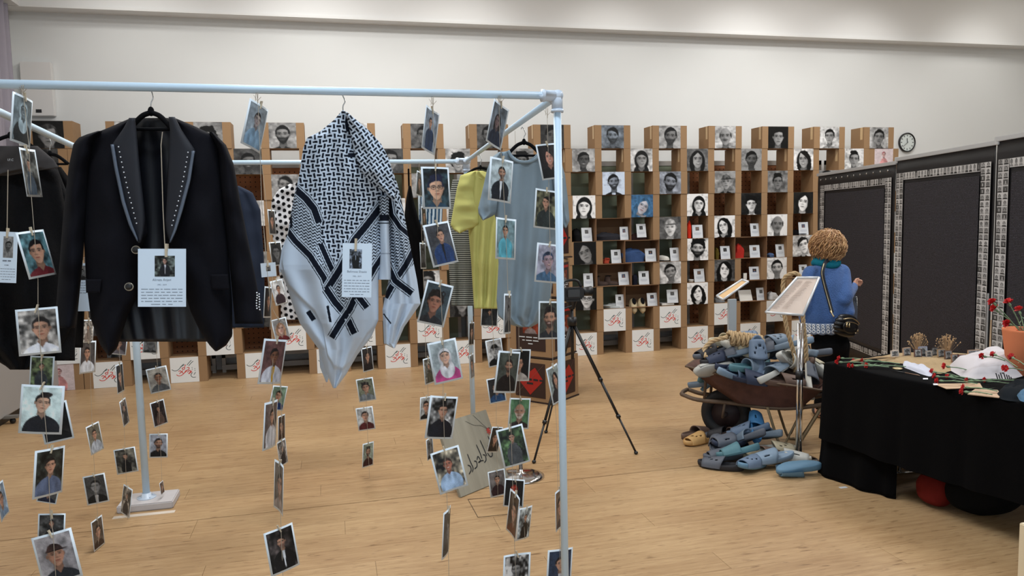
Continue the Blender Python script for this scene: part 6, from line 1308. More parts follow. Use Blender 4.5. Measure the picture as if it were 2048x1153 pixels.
chain(m, [W(1652, 556, 0), W(1655, 600, 0), pel], [.095, .10, .11])
chain(m, [W(1628, 548, 0), W(1679, 546, 0)], [.045, .045])
chain(m, [shR, elR, haR], [.045, .040, .026]); chain(m, [shL, elL, haL], [.045, .040, .026])
for k, (hx, ax_) in enumerate(((1640, 1640), (1676, 1668))):
    chain(m, [W(hx, 668, .02), W(hx + 2, 750, -.01 + .03 * k), [W(ax_, 830, 0)[0], Y0 + .04 * k, .08]], [.062, .048, .036])
    f0_ = A_([W(ax_, 830, 0)[0], Y0 + .04 * k, .045]); chain(m, [f0_, f0_ + [.06, .12, -.015], f0_ + [.08, .17, -.02]], [.04, .036, .022])
# hands: palm, four fingers, thumb
def hand(m, base, d, side, pn, curl):
    d = A_(d) / np.linalg.norm(d); side = A_(side); side = side - d * side.dot(d); side /= np.linalg.norm(side); pn_ = np.cross(d, side)
    pc2 = base + d * .045; m.ball(pc2, .030, .026, .034, 12, 8); cap_(m, base, pc2 + d * .02, .026, .024, 10)
    for i, ln in enumerate((.066, .076, .070, .056)):
        st_ = pc2 + d * .03 + side * (.022 - .0148 * i); k1 = st_ + d * ln * .45 + pn_ * .006; k2 = k1 + (d * math.cos(curl) + pn_ * math.sin(curl)) * ln * .32; k3 = k2 + (d * math.cos(2 * curl) + pn_ * math.sin(2 * curl)) * ln * .28
        chain(m, [st_, k1, k2, k3], [.0088, .0085, .0078, .0068])
    t0_ = base + d * .025 + side * .024; chain(m, [t0_, t0_ + side * .022 + d * .024, t0_ + side * .026 + d * .046 + pn_ * .018], [.0105, .0095, .008])
hand(m, haR, haR - elR + A_([0, 0, .03]), (0, -.3, 1), None, 1.0); hand(m, haL, (.02, .06, -1), (.6, .6, 0), None, .45)
# nose, lips, brow
fd_ = A_([.62, .78, -.05]); fd_ /= np.linalg.norm(fd_); fc = HD + [.03, .045, -.02]
cap_(m, fc + fd_ * .058 + [0, 0, .02], fc + fd_ * .078 + [0, 0, -.012], .008, .012, 8)
for sg in (-1, 1): m.ball(HD + A_([.78, -.62, 0]) * sg * .078 + [0, 0, -.015], .012, .02, .028, 8, 6)
body = m.build('body', SKIN, None, True); adopt(body, wm); remesh(body, .0062, 2)
sd_ = A_([.78, -.62, 0])
for sg in (-1, 1):
    m = MB().ball(fc + fd_ * .054 + sd_ * sg * .027 + [0, 0, .024], .011, .011, .011, 12, 8); adopt(m.build('eye', mat('eye_white', (.9, .88, .86), .3), None, True), wm)
    m = MB().ball(fc + fd_ * .062 + sd_ * sg * .027 + [0, 0, .024], .005, .005, .005, 10, 6); adopt(m.build('iris', mat('eye_brown', (.2, .13, .1), .3), None, True), wm)
m = MB().tube([fc + fd_ * .060 - sd_ * .02 + [0, 0, -.035], fc + fd_ * .066 + [0, 0, -.037], fc + fd_ * .060 + sd_ * .02 + [0, 0, -.035]], .006, 8); adopt(m.build('lips', mat('lips', (.7, .4, .38), .5), None, True), wm)
# jumper
m = MB(); rg_ = []
for yy, xl, xr, ry_ in ((526, 1638, 1667, .055), (532, 1628, 1680, .075), (540, 1618, 1689, .09), (552, 1614, 1693, .105), (568, 1613, 1695, .122), (588, 1612, 1698, .130), (610, 1610, 1702, .137), (628, 1609, 1706, .142), (640, 1610, 1705, .140), (646, 1613, 1702, .13)):
    a = W(xl, yy, .0); b = W(xr, yy, .0); c_ = (a + b) / 2; rg_.append([c_ + A_([(b[0] - a[0]) / 2 * math.cos(t), ry_ * math.sin(t), 0]) for t in np.linspace(0, 2 * PI, 28, endpoint=False)])
nr = len(rg_); m.add([p for r_ in rg_ for p in r_], [tuple(range(27, -1, -1)), tuple((nr - 1) * 28 + k for k in range(28))] + [(i * 28 + k, i * 28 + (k + 1) % 28, (i + 1) * 28 + (k + 1) % 28, (i + 1) * 28 + k) for i in range(nr - 1) for k in range(28)])
m.ball(elR + [-.02, 0, -.03], .075, .07, .06, 16, 10); m.ball(W(1690, 625, -.05), .06, .09, .05, 16, 10);
chain(m, [shR + [0, 0, .0], elR, haR - (haR - elR) * .12], [.074, .070, .046]); chain(m, [shL, elL, haL + (elL - haL) * .15], [.068, .060, .042])
jp = m.build('jumper', mat('blue_knit', (.29, .41, .62), .95, nscale=45, namt=.16, bump=.7, bscale=110, sheen=.2), None, True); adopt(jp, wm); remesh(jp, .0085, 9)
# lace hem
N = 96; P = np.zeros((9, N + 1, 3)); a = W(1609, 640, 0); b = W(1705, 640, 0); c_ = (a + b) / 2
for i in range(9):
    for k in range(N + 1):
        an = 2 * PI * k / N; f = 1 + .05 * i / 8; sc2 = .008 * abs(math.sin(an * 9)) if i == 8 else 0
        P[i, k] = (c_[0] + (b[0] - a[0]) / 2 * f * .98 * math.cos(an), Y0 + .137 * f * math.sin(an), c_[2] - .012 - i * .0105 - sc2 + .002 * math.sin(an * 18) * (i > 3))
lc = mat('lace_ground', (.52, .57, .66), .9); B_ = P.copy(); B_[:, :, :2] = A_([c_[0], Y0]) + (B_[:, :, :2] - A_([c_[0], Y0])) * .975
adopt(link('lace_hem', gridmesh(P, closed_back=B_), None, True, lc), wm)
m = MB()
for k in range(34):
    an = 2 * PI * k / 34
    for i, rad in ((1.4, .009), (3.6, .010), (6.2, .012)):
        f = 1.045; m.tube([A_([c_[0] + (b[0] - a[0]) / 2 * f * .985 * math.cos(an + .004 * i) + 0, Y0 + .137 * f * 1.01 * math.sin(an + .004 * i), c_[2] - .012 - i * .0105]) + A_([-math.sin(an), math.cos(an), 0]) * rad * math.cos(q) + A_([0, 0, 1]) * rad * math.sin(q) for q in np.linspace(0, 2 * PI, 9)[:-1]], .0034, 5, closed=True)
adopt(m.build('lace_loops', mat('lace_thread', (.93, .93, .93), .8), None, True), wm)
# trousers
m = MB()
a = W(1621, 660, 0); b = W(1698, 660, 0); m.ball((a + b) / 2, .155, .125, .13, 24, 12); m.ball((W(1624, 690, 0) + W(1696, 690, 0)) / 2, .15, .125, .12, 24, 12)
for k, (hx, ax_) in enumerate(((1646, 1640), (1676, 1668))):
    chain(m, [W(hx, 690, .0), W(hx + 1, 750, -.01 + .03 * k), [W(ax_, 830, 0)[0], Y0 + .04 * k, .11]], [.095, .066, .05])
tr_ = m.build('trousers', mat('black_trousers', (.06, .06, .07), .9), None, True); adopt(tr_, wm); remesh(tr_, .009, 4)
m = MB()
for k, ax_ in enumerate((1640, 1668)):
    f0_ = A_([W(ax_, 830, 0)[0], Y0 + .04 * k, .045]); m.ball(f0_ + [.04, .07, -.012], .055, .125, .033, 14, 8, Matrix.Rotation(-.45, 3, 'Z'))
adopt(m.build('shoes', mat('shoe_black', (.10, .10, .12), .5), None, True), wm)
# scarf and hair
m = MB(); sc0 = W(1652, 524, .01)
for r_, z_, q in ((.075, .012, .028), (.088, -.014, .030), (.080, .030, .022)): m.tube([sc0 + [r_ * math.cos(t), r_ * .9 * math.sin(t), z_ + .012 * math.sin(2 * t + r_ * 90)] for t in np.linspace(0, 2 * PI, 30, endpoint=False)], q, 10, closed=True)
chain(m, [sc0 + [.06, .02, 0], sc0 + [.12, .05, -.08]], [.03, .02])
so = m.build('neck_scarf', mat('teal_wool', (.10, .42, .50), .95, nscale=40, namt=.2, bump=.3, bscale=120), None, True); adopt(so, wm)
HAIR = mat('curly_hair', (.62, .46, .31), .5, nscale=26, namt=.55, bump=.4, bscale=90, stretch=(1, 1, .35))
m = MB(); m.ball(HD + [-.012, -.02, .028], .112, .118, .118, 26, 18); m.ball(HD + [-.025, -.05, -.035], .105, .09, .095, 20, 12)
hr = random.Random(4); Hc = HD + A_([-.02, -.03, .005])
for i in range(900):
    z = hr.uniform(-.85, 1); a = hr.uniform(0, 2 * PI); rr_ = math.sqrt(1 - z * z); nrm_ = A_([rr_ * math.cos(a), rr_ * math.sin(a), z])
    if nrm_.dot(fd_) > .55 and z < .5: continue
    p = Hc + nrm_ * A_([.135, .128, .128]) * hr.uniform(.9, 1.04); tng = np.cross(nrm_, A_([0, 0, 1])); tng /= (np.linalg.norm(tng) + 1e-6); dn = np.cross(nrm_, tng) * -1; dn = dn if dn[2] < 0 else -dn
    ph = hr.uniform(0, 6); amp = hr.uniform(.006, .013); L_ = hr.uniform(.05, .11)
    m.tube([p + dn * L_ * t + tng * amp * math.sin(ph + 8 * t) + nrm_ * amp * math.cos(ph + 8 * t) for t in np.linspace(-.5, .5, 8)], [.0015, .003, .004, .0042, .0042, .004, .003, .001], 4)
adopt(m.build('hair', HAIR, None, True), wm)
m = MB()
for i in range(120):
    z = hr.uniform(-.8, 1); a = hr.uniform(0, 2 * PI); rr_ = math.sqrt(1 - z * z); nrm_ = A_([rr_ * math.cos(a), rr_ * math.sin(a), z])
    if nrm_.dot(fd_) > .5 and z < .5: continue
    p = Hc + nrm_ * A_([.140, .132, .132]); tng = np.cross(nrm_, A_([0, 0, 1])); tng /= (np.linalg.norm(tng) + 1e-6); dn = np.cross(nrm_, tng); dn = dn if dn[2] < 0 else -dn; ph = hr.uniform(0, 6); L_ = hr.uniform(.07, .13)
    m.tube([p + dn * L_ * t + tng * .014 * math.sin(ph + 6 * t) + nrm_ * .010 * math.cos(ph + 6 * t) for t in np.linspace(-.5, .5, 9)], [.001, .003, .0045, .005, .005, .005, .004, .003, .001], 4)
adopt(m.build('hair_highlights', mat('hair_light', (.74, .58, .40), .4, nscale=30, namt=.3), None, True), wm)
# handbag (held by a strap, a thing of its own)
BAGM = mat('black_leather', (.07, .065, .07), .35, bump=.1, bscale=200); GOLD = mat('light_gold', (.82, .74, .58), .3, .9); STRAPM = mat('strap_navy', (.10, .12, .17), .7)
bg_ = empty('handbag', W(1692, 668, -.20), 'small black crossbody handbag with pale gold zips behind the person', 'handbag')
c_ = W(1692, 651, -.20); Rb = Matrix.Rotation(math.radians(12), 3, 'Y') @ Matrix.Rotation(math.radians(14), 3, 'Z')
def rb(p): return A_(c_) + A_(Rb @ Vector([float(q) for q in p]))
m = MB(); 
for z_, hx_, hy_ in ((-.062, .125, .035), (-.03, .138, .046), (.0, .14, .048), (.03, .132, .045), (.056, .11, .032)): m.ball(rb((0, 0, z_)), hx_, hy_, .034, 24, 10, Rb)
bb = m.build('bag_body', BAGM, None, True); adopt(bb, bg_); remesh(bb, .005, 4)
m = MB(); m.tube(spline([rb(p) for p in ((-.10, -.045, .045), (-.03, -.058, .062), (.04, -.058, .05), (.10, -.042, .03))], 4), .004, 6); adopt(m.build('zip', GOLD, None, True), bg_)
m = MB(); m.ball(rb((-.02, -.058, -.01)), .088, .012, .050, 20, 10, Rb); adopt(m.build('front_pocket', BAGM, None, True), bg_)
m = MB(); m.tube(spline([rb(p) for p in ((-.09, -.062, .022), (-.02, -.074, .032), (.06, -.066, .020))], 4), .0025, 6); adopt(m.build('zip', GOLD, None, True), bg_)
for q in (-.085, -.055): m = MB(); m.tube([rb((q, -.07, .02)), rb((q, -.075, -.012))], [.004, .007], 8); adopt(m.build('tassel', GOLD, None, True), bg_)
m = MB(); m.tube([rb((.045, -.075, -.035)), rb((.052, -.076, -.018)), rb((.060, -.074, -.035))], .0022, 5); m.tube([rb((.030, -.073, -.046)), rb((.075, -.069, -.046))], .002, 5); adopt(m.build('emblem', GOLD, None, True), bg_)
def ribbon(pts, w_, th_, nm_, m_, parent):
    P = [A_(p) for p in spline(pts, 8)]; V = []; F = []
    for i, p in enumerate(P):
        t = P[min(i + 1, len(P) - 1)] - P[max(i - 1, 0)]; t /= np.linalg.norm(t); s_ = np.cross(t, FW); s_ /= np.linalg.norm(s_); nn = np.cross(t, s_)
        V += [p + s_ * w_ / 2 + nn * th_ / 2, p - s_ * w_ / 2 + nn * th_ / 2, p - s_ * w_ / 2 - nn * th_ / 2, p + s_ * w_ / 2 - nn * th_ / 2]
    for i in range(len(P) - 1):
        for k in range(4): F.append((4 * i + k, 4 * i + (k + 1) % 4, 4 * i + 4 + (k + 1) % 4, 4 * i + 4 + k))
    F += [(0, 1, 2, 3), tuple(4 * (len(P) - 1) + k for k in (3, 2, 1, 0))]
    return adopt(MB().add(V, F).build(nm_, m_, None, False), parent)
ribbon([W(1664, 626, -.19), W(1656, 595, -.165), W(1648, 565, -.155), W(1645, 545, -.15), W(1650, 527, -.13), W(1658, 520, -.07)], .030, .004, 'shoulder_strap', STRAPM, bg_)
ribbon([W(1664, 626, -.195), W(1655, 595, -.172), W(1647, 565, -.160), W(1643.5, 545, -.155), W(1648, 527, -.136)], .005, .003, 'strap_edge', GOLD, bg_)
ribbon([W(1668, 522, .0), W(1680, 535, -.05), W(1693, 552, -.05), W(1705, 566, .02)], .028, .004, 'shoulder_strap', STRAPM, bg_)
ribbon([W(1707, 588, .04), W(1710, 605, .0), W(1711, 622, -.06), W(1710, 640, -.14)], .034, .005, 'shoulder_strap', STRAPM, bg_)
m = MB(); q_ = [W(1705, 594, -.0), W(1714, 594, -.0), W(1715, 618, -.03), W(1706, 618, -.03)]; m.tube(q_, .003, 6, closed=True); adopt(m.build('strap_buckle', STEEL, None, True), bg_)
m = MB(); m.tube([W(1661, 622, -.20), W(1665, 630, -.20), W(1668, 634, -.22)], .006, 8); adopt(m.build('clasp', GOLD, None, True), bg_)
# ------------------------------------------------------------------ black panels with names and small portraits
PS = 1.2; PA, PB_ = A_([4.937, 6.846]) * PS, A_([4.482, 5.226]) * PS; PC_ = A_([4.106, 3.922]) * PS
def mini_strip(cols, rows, wd, ht, seed, cell=9):
    rng = np.random.RandomState(seed); H_, W_ = rows * cell, cols * cell; im = np.ones((H_, W_, 3)) * .86
    yy, xx = np.meshgrid(np.linspace(-1, 1, cell - 1), np.linspace(-1, 1, cell - 1), indexing='ij')
    for r in range(rows):
        for c_ in range(cols):
            bgc = rng.choice([.35, .66, .8, .76, .6]); hd_ = rng.choice([.08, .15]); fc_ = rng.uniform(.5, .72); b_ = rng.choice([.1, .2, .55]); t = np.full(xx.shape, bgc)
            t = np.where(yy > .55 + .4 * xx ** 2 * .5, b_, t); rr_ = np.hypot(xx / .62, (yy + .15) / .75); t = np.where(rr_ < 1, hd_, t); t = np.where(np.hypot(xx / .42, (yy - .02) / .5) < 1, fc_, t)
            im[r * cell:(r + 1) * cell - 1, c_ * cell:(c_ + 1) * cell - 1] = t[..., None]
    return im
def panel(P0, P1, ztop, lab, s0, s1, zt, frame, zb=.40, sw=.115, thb=.03):
    ztop, zt, zb = [1.7 + (z - 1.7) * PS for z in (ztop, zt, zb)]; s0 *= PS; s1 *= PS; sw *= PS
    """banner hanging from a silver rail; local x along the panel"""
    d = P1 - P0; L = np.linalg.norm(d); d /= L; e = empty('memorial_panel', (P0[0], P0[1], 0), lab, 'banner', 'black memorial panels'); e.rotation_euler = (0, 0, math.atan2(d[1], d[0]))
    MB().box(-.02, L + .0, -.02, .02, ztop, ztop + .035).build('top_rail', ALU, e, bevel=.003)
    n, c = 24, 60; X, Z = np.meshgrid(np.linspace(0.0, L - .015, c), np.linspace(ztop, .06, n)); Yb = -.006 + .004 * np.sin(X * 7 + Z * 2) * (Z < ztop - .02)
    link('banner', gridmesh(np.stack([X, Yb, Z], -1), closed_back=np.stack([X, Yb + .004, Z], -1)), e, True, mat('banner_black', (.065, .06, .075), .5, nscale=4, namt=.15))
    MB().box(0, L - .02, .0, .03, 0, .07).build('panel_base', mat('panel_base_brown', (.25, .21, .18), .8), e)
    if s1 - s0 > .3: MB().box(s0 + sw + .02, s1 - sw - .02, -.016, -.013, zb + .10, zt - .10).build('names_print', NAMES, e)
    def strip(x0, x1, z0, z1, cols, rows, seed):
        im = mini_strip(cols, rows, 1, 1, seed); ny, nx = im.shape[:2]; X, Z = np.meshgrid(np.linspace(x0, x1, nx), np.linspace(z1, z0, ny)); link('portrait_strip', gridmesh(np.stack([X, X * 0 - .020, Z], -1), im), e, False, PRINT)['kind'] = 'stuff'
    rows = int((zt - zb) / .050)
    if frame[0]: strip(s0, s0 + sw * .95, zb, zt, 2, rows, 11)
    if frame[1]: strip(s1 - sw * .95, s1, zb, zt, 2, rows, 12)
    if frame[2]: strip(s0 + sw, s1 - sw, zt - .066, zt, max(int((s1 - s0 - 2 * sw) / .053), 3), 1, 13)
    if frame[3]: strip(s0 + sw, s1 - sw, zb, zb + .06, max(int((s1 - s0 - 2 * sw) / .055), 3), 1, 14)
    return e, L
e1, L1 = panel(PA + (PA - PB_) * .02, PB_, 2.075, 'farthest black panel of names behind the person', .09, 1.655, 1.975, (1, 1, 1, 1), .44)
m = MB()
for i in range(12): m.ball((.12 + i * .162, -.02, 2.10), .011, .006, .011, 10, 6)
bp_ = m.build('eyelets', STEEL, e1, True)
e2, L2 = panel(PB_, PC_ + (PB_ - PC_) * .005, 2.10, 'middle black panel of names behind the flower table', .03, 1.315, 2.0, (1, 1, 1, 1), .44)
e3, L3 = panel(PC_, PC_ + (PC_ - PB_) * .7, 2.12, 'nearest black panel of names at the right border', .035, .90, 2.005, (1, 1, 1, 1), .44)
for p, zz in ((PB_, 2.19), (PC_, 2.21)):
    f = MB(); f.box(p[0] - .02, p[0] + .02, p[1] - .02, p[1] + .02, zz - .03, zz + .03); tag(f.build('rail_joint', ALU, None, False, .004), 'silver joint on the panel rail, %s' % ('far one' if zz < 2.2 else 'near one'), 'joint')
MB().box(L2 - .03, L2 - .022, -.022, -.012, .2, 1.05).build('silver_edge', ALU, e2)

# ------------------------------------------------------------------ table with black cloth
TA = A_([3.045, 4.14]); TD = A_([.186, -.983]); TN = A_([.983, .186]); TW, TLn, TZ = 1.0, 2.15, .74
def tpt(s_, t_, z): p = TA + TD * s_ + TN * t_; return A_([p[0], p[1], z])
tb = empty('folding_table', tpt(TLn / 2, TW / 2, 0), 'long folding table under a black cloth at the right', 'table')
m = MB(); cs4 = [tpt(.02, .02, 0), tpt(TLn, .02, 0), tpt(TLn, TW - .02, 0), tpt(.02, TW - .02, 0)]
m.add([A_([p[0], p[1], z]) for z in (.70, .733) for p in cs4], [(3, 2, 1, 0), (4, 5, 6, 7), (0, 1, 5, 4), (1, 2, 6, 5), (2, 3, 7, 6), (3, 0, 4, 7)]); adopt(m.build('tabletop', mat('table_grey', (.5, .5, .5), .5)), tb)
fb0, fb1 = onz(1775, 948, .016), onz(1862, 940, .016)
for q in (fb0, fb0 * .72 + fb1 * .28): adopt(MB().tube([q, A_([q[0], q[1], .72])], .011, 10).build('leg', CHROME, None, True), tb)
adopt(MB().tube([fb0, fb1], .014, 10).build('foot_bar', CHROME, None, True), tb)
for s_ in (TLn - .3,):
    adopt(MB().tube([tpt(s_, .13, .7), tpt(s_, .13, .03)], .013, 10).build('leg', CHROME, None, True), tb); adopt(MB().tube([tpt(s_, TW - .25, .7), tpt(s_, TW - .25, .03)], .013, 10).build('leg', CHROME, None, True), tb)
    adopt(MB().tube([tpt(s_, .08, .016), tpt(s_, TW - .15, .016)], .015, 10).build('foot_bar', CHROME, None, True), tb)
# cloth: top + skirts as one sheet with thickness
def cloth_path(s_, end):
    """profile across the table from front hem over the top; list of (t, z)"""
    pass
n, c = 64, 90; P = np.zeros((n, c, 3)); ss = np.linspace(-.0, TLn + .02, c)
prof = [(.0 - .035, .26)] + [(-.012 - .02 * (1 - k / 14), .26 + (.735 - .26) * k / 14) for k in range(1, 15)] + [(-.004, TZ + .002)] + [(TW * k / 20, TZ + .004) for k in range(0, 21)] + [(TW + .012, .70 - .44 * k / 12) for k in range(13)]
P = np.zeros((len(prof), c, 3))
for i, (t_, z_) in enumerate(prof):
    for j, s_ in enumerate(ss):
        w_ = .0
        if z_ < .70 and t_ < .1: w_ = (.020 * math.sin(s_ * 9 + 1) + .012 * math.sin(s_ * 23)) * (1 - (z_ - .26) / .5)
        P[i, j] = tpt(s_, t_ - abs(w_) * .8, z_ + (0.0025 * math.sin(s_ * 11 + t_ * 13) if z_ > .735 else 0) - (.02 * math.sin(s_ * 2.2) if z_ < .30 and t_ < .1 else 0))
cloth_o = link('tablecloth', gridmesh(P, closed_back=P - [0, 0, .003]), None, True, BLACKCLOTH); tag(cloth_o, 'black cloth covering the long table of flowers', 'tablecloth')
# end drop that reaches the floor and turns the corner
pth = [tpt(.50, .06, 0), tpt(.40, .035, 0), tpt(.25, .012, 0), tpt(.06, .005, 0), tpt(-.015, .03, 0), tpt(-.025, .2, 0), tpt(-.025, .6, 0), tpt(-.02, TW, 0)]
pth = spline(pth, 9); nn_ = 26; P = np.zeros((nn_, len(pth), 3))
for i in range(nn_):
    v_ = i / (nn_ - 1)
    for j, p in enumerate(pth):
        u_ = j / (len(pth) - 1); out = -TN * (.012 * math.sin(j * .55)) * v_ + (-TD) * (.03 * v_ + .05 * max(0, v_ - .75)) * (u_ > .35) - TN * .035 * v_ * (1 - abs(u_ - .25) * 2) * (u_ < .6)
        z_ = TZ - .004 - (TZ - .006) * v_; P[i, j] = (p[0] + out[0], p[1] + out[1], max(z_, .004))
adopt(link('cloth_drop', gridmesh(P[:, ::1], closed_back=P + [.003, .002, 0]), None, True, BLACKCLOTH), cloth_o) if False else None
dr = link('cloth_drop', gridmesh(P, closed_back=P + [.003, .002, 0]), None, True, BLACKCLOTH); dr.parent = cloth_o
# things on the table
PETAL = mat('carnation_red', (.78, .13, .14), .7, nscale=60, namt=.25); STEMM = mat('stem_green', (.45, .55, .42), .7, nscale=20, namt=.2); LEAFM = mat('leaf_green', (.50, .60, .48), .7)
def head_mesh(seed):
    rng = random.Random(seed); m = MB()
    for k in range(26):
        a = rng.uniform(0, 2 * PI); tl_ = rng.uniform(.1, 1.25); ax_ = A_([math.sin(tl_) * math.cos(a), math.sin(tl_) * math.sin(a), math.cos(tl_)]); s_ = np.cross(ax_, [0.3, .2, 1]); s_ /= np.linalg.norm(s_)
        b0_ = ax_ * .004; L_ = rng.uniform(.018, .024); w_ = .009; pts = [b0_ - s_ * .002, b0_ + s_ * .002]; top = [ax_ * (L_ + rng.uniform(-.003, .003)) + s_ * w_ * q + np.cross(ax_, s_) * rng.uniform(-.003, .003) for q in (-1, -.5, 0, .5, 1)]
        m.add(pts + top, [(0, 1, 6, 5), (0, 5, 4), (0, 4, 3), (0, 3, 2)])
    me = m.mesh('flower_head'); me.materials.append(PETAL); return me
HEADS = [head_mesh(i) for i in range(4)]
def carnation(px, py, tx, ty, label, z=TZ + .018, z2=None, i=0, s_=1.0, group='cut red carnations lying on the black table'):
    z2 = z if z2 is None else z2; a = onz(px, py, z); b = onz(tx, ty, z2)
    return carn3(a, b, label, i, s_, group)
def carn3(a, b, label, i, s_, group):
    e = empty('carnation', a, label, 'flower', group); d = (b - a); Ld = np.linalg.norm(d); d /= Ld
    q = Vector([float(x) for x in -d]).to_track_quat('Z', 'Y'); h = link('flower_head', HEADS[i % 4], e); h.rotation_mode = 'QUATERNION'; h.rotation_quaternion = q; h.scale = (s_,) * 3
    mid = (b - a) * .5 + A_([0, 0, .006]); m = MB(); m.tube([d * .0, d * .012, d * .026], [.003, .0075, .004], 8); m.tube(spline([d * .02, mid, b - a], 5), .0028, 6); link('stem', m.mesh(), e, True, STEMM)
    m = MB(); sd2 = np.cross(d, [0, 0, 1]); sd2 /= (np.linalg.norm(sd2) + 1e-6)
    for k in range(4):
        p = d * Ld * (.25 + .18 * k); o_ = sd2 * (.02 if k % 2 else -.02) + d * .03 + A_([0, 0, .008]); m.add([p, p + o_ * .6 + sd2 * .003, p + o_ * 1.5, p + o_ * .6 - sd2 * .003], [(0, 1, 2, 3)])
    link('leaf', m.mesh(), e, False, LEAFM); return e
CL = [(1681, 717, 1745, 722, 'red carnation topmost at the far left corner of the table'), (1677, 725, 1740, 728, 'red carnation just below the corner one'), (1709, 722, 1775, 726, 'small half-hidden red carnation right of the corner pair'), (1700, 731, 1770, 732, 'red carnation bud nearest the left table edge'), (1708, 732, 1778, 735, 'second red bud beside the leftmost one'), (1727, 723, 1800, 728, 'red carnation in the middle of the left bunch'), (1736, 732, 1812, 734, 'red carnation at the front of the left bunch')]
for i, (a, b, c_, d, lb) in enumerate(CL): carnation(a, b, c_, d, lb, i=i, s_=.75 if 'bud' in lb or 'small' in lb else .95)
CR = [(1866, 744, 1925, 756, 'red carnation top left of the front bunch'), (1871, 753, 1940, 763, 'red carnation second in the front bunch'), (1877, 762, 1955, 768, 'red carnation lowest of the left trio in the front bunch'), (1898, 753, 1960, 762, 'red carnation lying just below the white cloth corner'), (1937, 762, 2020, 768, 'red carnation in the middle of the front bunch'), (1929, 775, 1995, 783, 'red carnation upper one on the brown envelope'), (1927, 784, 1985, 790, 'red carnation lower one on the brown envelope'), (1973, 760, 2045, 764, 'dull red bud beside the writing on the shirt')]
for i, (a, b, c_, d, lb) in enumerate(CR): carnation(a, b, c_, d, lb, i=i + 1, z=TZ + .022, s_=.85)
CS = [(1891, 733, 1950, 745, .80, 'big red carnation at the left end of the white shirt'), (1965, 713, 2010, 722, .87, 'small red carnation on the top edge of the shirt'), (1988, 709, 2035, 735, .90, 'red carnation on the crest of the white shirt'), (2024, 715, 2060, 740, .90, 'red carnation beside the terracotta pot'), (2012, 737, 2045, 742, .86, 'red carnation on the right flank of the shirt')]
for i, (a, b, c_, d, z_, lb) in enumerate(CS): carnation(a, b, c_, d, lb, z=z_, z2=z_ - .03, i=i + 2, s_=.9)
# white shirt heap
def heap(name, label, cat, outline, z0, hgt_, rgb, seed, m_=None, ridge=.5):
    pts = [onz(x, y, z0) for x, y in outline]; c0_ = sum(pts) / len(pts); N_ = 48; poly = spline([p for p in pts] + [pts[0]], 6); poly = poly[:-1]; K = len(poly); n_ = 14; rng = np.random.RandomState(seed); w1 = wavy((n_, K), (4, 12), rng); P = np.zeros((n_, K + 1, 3))
    for i in range(n_):
        r_ = 1 - i / (n_ - 1)
        for j in range(K): q = c0_ + (A_(poly[j]) - c0_) * r_; P[i, j] = (q[0], q[1], z0 + hgt_ * (1 - r_ ** 3.2) * (.75 + .5 * w1[i, j] * r_) + (.006 * w1[i, j] if i else 0))
        P[i, K] = P[i, 0]
    o = link(name, gridmesh(P, closed_back=P * [1, 1, 0] + [0, 0, z0]), None, True, m_ or mat(name + '_fabric', rgb, .9, nscale=5, namt=.03)); return tag(o, label, cat)
heap('white_shirt', 'white shirt with black writing crumpled under carnations', 'shirt', [(1895, 738), (1935, 728), (1962, 722), (2000, 716), (2035, 726), (2062, 742), (2030, 757), (1975, 758), (1935, 758), (1912, 748)], TZ + .006, .115, (.78, .76, .77), 3)
mk = MB()
for x_, a_, b_ in ((0, 0, .034), (.013, .0, .026), (.026, 0, .036), (.036, .028, .036), (.044, 0, .036), (.057, 0, .024), (.068, 0, .020), (.078, 0, .010)): mk.add([(x_ - .0035, 0, a_), (x_ + .0035, 0, a_), (x_ + .0025, 0, b_), (x_ - .0045, 0, b_)], [(0, 1, 2, 3)])
tm_ = mk.mesh('marks'); o = link('shirt_lettering', tm_, None, False, BLACKINK); pz = onz(1986, 757, TZ + .05) + A_([0, -.03, 0]); o.matrix_world = Matrix.Translation(Vector([float(q) for q in pz])) @ Matrix.Rotation(-.15, 4, 'Z') @ Matrix.Rotation(math.radians(-25), 4, 'X'); o.parent = bpy.data.objects['white_shirt']
heap('white_cloth', 'folded white cloth piece lying left of the carnation bunch', 'cloth', [(1806, 726), (1818, 728), (1836, 734), (1850, 732), (1864, 742), (1862, 753), (1846, 750), (1822, 741), (1808, 735)], TZ + .006, .022, (.76, .77, .82), 4)
BUR = mat('burlap', (.66, .57, .44), .95, nscale=18, namt=.25, bump=.6, bscale=120)
heap('burlap_runner', 'rough burlap cloth with small framed photos on the table', 'cloth', [(1745, 716), (1790, 710), (1850, 706), (1900, 708), (1960, 712), (1990, 722), (1960, 738), (1905, 742), (1880, 748), (1850, 742), (1820, 730), (1770, 724)], TZ + .006, .03, (.66, .57, .44), 5, BUR)
dw = MB(); dw.tube(spline([onz(1702, 724, TZ + .02), onz(1730, 719, TZ + .025), onz(1760, 716, TZ + .03), onz(1790, 716, TZ + .03)], 4), [.007 + .003 * math.sin(i) for i in range(13)], 8); tag(dw.build('driftwood', mat('driftwood', (.66, .55, .42), .9, nscale=20, namt=.25), None, True), 'pale driftwood stick beside the left carnations', 'wood')
def env(name, label, cat, pts, th_, rgb, z=TZ + .008):
    P = [onz(x, y, z) for x, y in pts]; m = MB(); k = len(P); m.add([p for p in P] + [p + [0, 0, th_] for p in P], [tuple(range(k - 1, -1, -1)), tuple(range(k, 2 * k))] + [(i, (i + 1) % k, k + (i + 1) % k, k + i) for i in range(k)]); return tag(m.build(name, mat('paper_%d' % int(rgb[2] * 999), rgb, .7)), label, cat)
